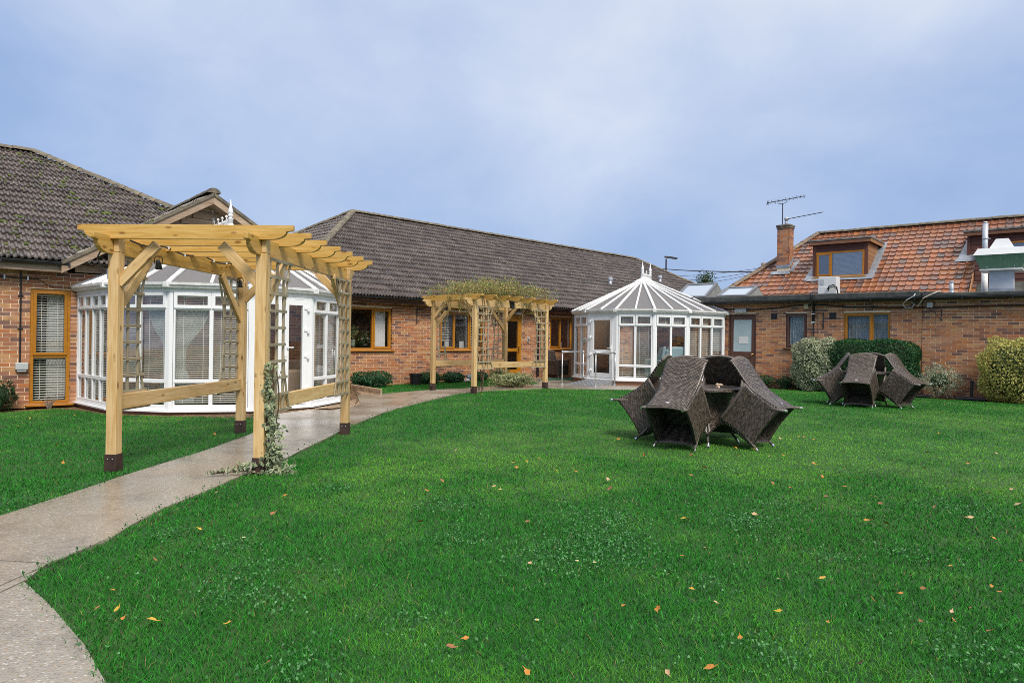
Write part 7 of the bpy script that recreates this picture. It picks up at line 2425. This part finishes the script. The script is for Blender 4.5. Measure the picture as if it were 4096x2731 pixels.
# ---------------------------------------------------------------- fallen leaves, each one lying where it fell
leafcol = {'yellow': ((0.52, 0.28, 0.02), (0.60, 0.36, 0.04)), 'orange': ((0.42, 0.15, 0.018), (0.52, 0.22, 0.03)), 'tan': ((0.45, 0.27, 0.13), (0.54, 0.36, 0.20)), 'brown': ((0.24, 0.09, 0.03), (0.32, 0.14, 0.05)), 'dark': ((0.06, 0.025, 0.02), (0.10, 0.04, 0.03))}
LM = {k: simple('fallen_leaf_' + k, a, b_, 30, 0.45) for k, (a, b_) in leafcol.items()}
lrng = random.Random(9)
def leaf_mesh(m, seed):
    r_ = random.Random(seed)
    N = 10
    cu, tw = r_.uniform(0.15, 0.6), r_.uniform(-0.4, 0.4)
    b = MB()
    ring = []
    for k in range(N):
        a = 2 * math.pi * k / N
        rad = (0.5 if k % 2 == 0 else 0.40) * (1.0 + 0.25 * math.cos(a)) * r_.uniform(0.85, 1.1)
        x, y = rad * math.cos(a), rad * 0.72 * math.sin(a)
        ring.append((x, y, cu * (y * y * 1.6 + x * x * 0.5) + tw * x * y + r_.uniform(-.03, .03)))
    b.v = [(0, 0, 0)] + ring + [(-0.85, 0.03, 0.08)]
    b.f = [(0, k + 1, (k + 1) % N + 1) for k in range(N)] + [(N // 2, N // 2 + 1, N + 1)]
    return b.mesh('fallen_leaf', m)
LMESH = {k: [leaf_mesh(LM[k], s * 7 + i) for s in range(4)] for i, k in enumerate(leafcol)}
C5 = "377,18t 757,100y 851,100o 937,76o 783,143o 1030,148b 1050,163y 1183,165o 630,271t 671,295t 775,324t 178,299o 260,329oB 283,230b 1398,220tB 1413,285bB 1055,367t 1190,357t 1600,460o 1905,490y 1928,500o 1965,508o 1770,455o 1800,590o 2045,692y 1897,745o 2215,313o 2050,138o 1955,190b 1957,48b 1638,53o 2275,60o 875,793t 857,508b 135,508b 557,1045o 1500,1090o 1732,1122oB 1660,1135o 1960,980y 2120,1065t 2085,1515oB 1800,1550t 850,1553o 345,1368bB 440,1325o"
C6 = "447,85o 480,85o 550,105oB 660,83b 395,95t 180,160b 533,182t 353,200o 270,205t 610,265o 542,255o 728,280o 590,330o 968,193tB 1010,233t 1063,230o 1120,293yB 1207,282tB 1230,187o 1275,193b 1242,232t 1475,253o 1440,318tB 1300,62o 978,47o 920,73t 1650,185t 1695,65y 1740,395y 1745,410t 1510,413b 1600,432b 1487,468o 1780,505tB 1493,522b 1487,585tB 1475,680b 1635,718o 1275,520b 1210,530b 1088,575y 865,605o 980,625o 817,628o 400,405o 290,380b 615,458b 733,398o 900,460y 950,500b 180,572t 145,730o 1350,845dB 1375,890y 1800,862b 333,980t 590,970yB 905,1110oB 1207,1028b 1067,1062o 1380,1170t 1385,1230oB 1620,1015o 1665,1015b 1672,1052o 1495,1150b 1195,1243b 1610,1300bB 495,1285y 90,1333o 825,1500dB 325,1172y 625,1235o"
CL_ = "883,1050yB 928,1123o 1150,1155yB 1710,1172yB 853,915o 895,745o 1297,325o 1395,300y 1628,160t 2148,187o 1165,683b 2055,322b 2005,1485b 1500,435y 1580,845b 725,1050b"
CR6 = "545,305o 410,530o 1552,447o 455,655o 125,382o 300,232o 375,235o 440,250o 175,240o 55,240o 215,325y 400,788o 1290,345o 1650,330b"
C10 = "190,963oB 460,1128o 955,1122b 1100,1260o 1418,1045o 1620,1060b 35,437o 105,450o 1880,945t"
C4 = "1380,610o 1930,567o 1845,540o 2260,580o 2080,580b 2150,557o 1315,625t"
col = {'y': 'yellow', 'o': 'orange', 't': 'tan', 'b': 'brown', 'd': 'dark'}
MARKS = [('the nearer wicker table', T_A), ('the further wicker table', T_B), ('the ivy clad pergola post', ploc(perg1, 0.7, -1.3, 0)[:2]), ('the big pergola\'s front left post', ploc(perg1, -0.7, -1.3, 0)[:2]),
         ('the corner of the path', G(100, 2325)), ('the weedy patch', G(*crop5(1250, 680))), ('the golden shrub', (11.6, 15.6)), ('the metal ramp', (2.2, 19.4)), ('the planted pergola', ploc(perg2, 0.7, -0.3, 0)[:2]),
         ('the tall oak window', FL.w(0.6, -0.2)[:2]), ('the big pergola\'s back left post', ploc(perg1, -0.7, 1.3, 0)[:2])]
USED = set()
def zone(x, y, adj):
    c = sorted((math.hypot(x - m[0], y - m[1]), n_, m) for n_, m in MARKS)
    best = None
    for d, n_, m in c[:11]:
        dx, dy = x - m[0], y - m[1]
        lr, fb = ('right' if dx > 0 else 'left'), ('behind' if dy > 0 else 'in front')
        if abs(dx) > 2.4 * abs(dy): side = 'to the ' + lr + ' of'
        elif abs(dy) > 2.4 * abs(dx): side = 'behind' if dy > 0 else 'in front of'
        else: side = fb + ' and ' + lr + ' of'
        for step in (0.5, 0.25):
            q = max(1, round(d / step)) * step
            nw = ['', 'one', 'two', 'three', 'four', 'five', 'six', 'seven', 'eight', 'nine', 'ten', 'eleven', 'twelve', 'thirteen', 'fourteen', 'fifteen', 'sixteen'][min(16, int(q))]
            fr_ = {0: '', 0.25: 'a quarter', 0.5: 'a half', 0.75: 'three quarters'}[q % 1]
            w_ = (nw + (' and ' if nw and fr_ else '') + fr_ + (' metres' if q > 1 else ' metre'))
            lab = adj + ' fallen leaf ' + w_ + ' ' + side + ' ' + n_
            if best is None and len(lab.split()) <= 16: best = lab
            if lab not in USED and len(lab.split()) <= 16:
                USED.add(lab)
                return lab
    return best
def drop_leaf(u, v, cc, bigf):
    x, y = G(u, v)
    k = col[cc]
    me = lrng.choice(LMESH[k])
    s = lrng.uniform(0.036, 0.050) * (1.25 if bigf else 0.95) * (0.72 if y < 4.5 else 1.0)
    o = add_obj('fallen_leaf', me)
    o.location = (x, y, gz(x) + 0.030 + 0.010 * lrng.random())
    o.rotation_euler = (lrng.uniform(-0.7, 0.5), lrng.uniform(-0.5, 0.5), lrng.uniform(0, 6.28))
    o.scale = (s, s, s)
    tag(o, zone(x, y, ('large ' if bigf else '') + {'yellow': 'yellow', 'orange': 'orange', 'tan': 'pale tan', 'brown': 'russet', 'dark': 'blackish'}[k]), 'leaf', 'fallen leaves scattered over the lawn')
for src, f_ in ((C5, crop5), (C6, crop6), (CL_, cropL), (CR6, lambda x, y: (x / 1.809, 1500 + y / 1.809)), (C10, lambda x, y: (2400 + x / 2.613, 1400 + y / 2.613)), (C4, lambda x, y: (1400 + x / 2.613, 1350 + y / 2.613))):
    for tkn in src.split():
        xy, c_ = tkn.rstrip('yotbdB'), tkn.lstrip('0123456789,')
        x_, y_ = (float(q) for q in xy.split(','))
        drop_leaf(*f_(x_, y_), c_[0], c_.endswith('B'))
# daisies
for (uv, lab) in ((crop5(1190, 787), 'left one of two white daisies in the weedy patch of the lawn'), (crop5(1307, 797), 'right one of two white daisies in the weedy patch of the lawn'), (cropL(1835, 512), 'single white daisy in the lawn near the foot of the big pergola'), (crop5(920, 1195), 'single white daisy in the front lawn below the weedy patch')):
    x, y = G(*uv)
    t = thing('daisy', lab, 'flower', (x, y, gz(x)))
    MB().tube([(0, 0, 0), (0, 0, 0.036)], 0.0015, 4).build('stalk', simple('stalk', (0.08, 0.2, 0.05), None, 3, 0.7) if 'stalk' not in bpy.data.materials else bpy.data.materials['stalk'], t)
    b = MB()
    for k in range(12):
        a = 2 * math.pi * k / 12
        b.poly([(0.002 * math.cos(a), 0.002 * math.sin(a), 0.035), (0.010 * math.cos(a - .2), 0.010 * math.sin(a - .2), 0.038), (0.011 * math.cos(a), 0.011 * math.sin(a), 0.039), (0.010 * math.cos(a + .2), 0.010 * math.sin(a + .2), 0.038)])
    b.build('petals', WHITE, t, kind='stuff')
    MB().lathe([(0.004, 0.036), (0.0035, 0.040), (0.001, 0.042)], 8).build('flower_eye', simple('daisy_eye', (0.7, 0.5, 0.05), None, 3, 0.7) if 'daisy_eye' not in bpy.data.materials else bpy.data.materials['daisy_eye'], t)
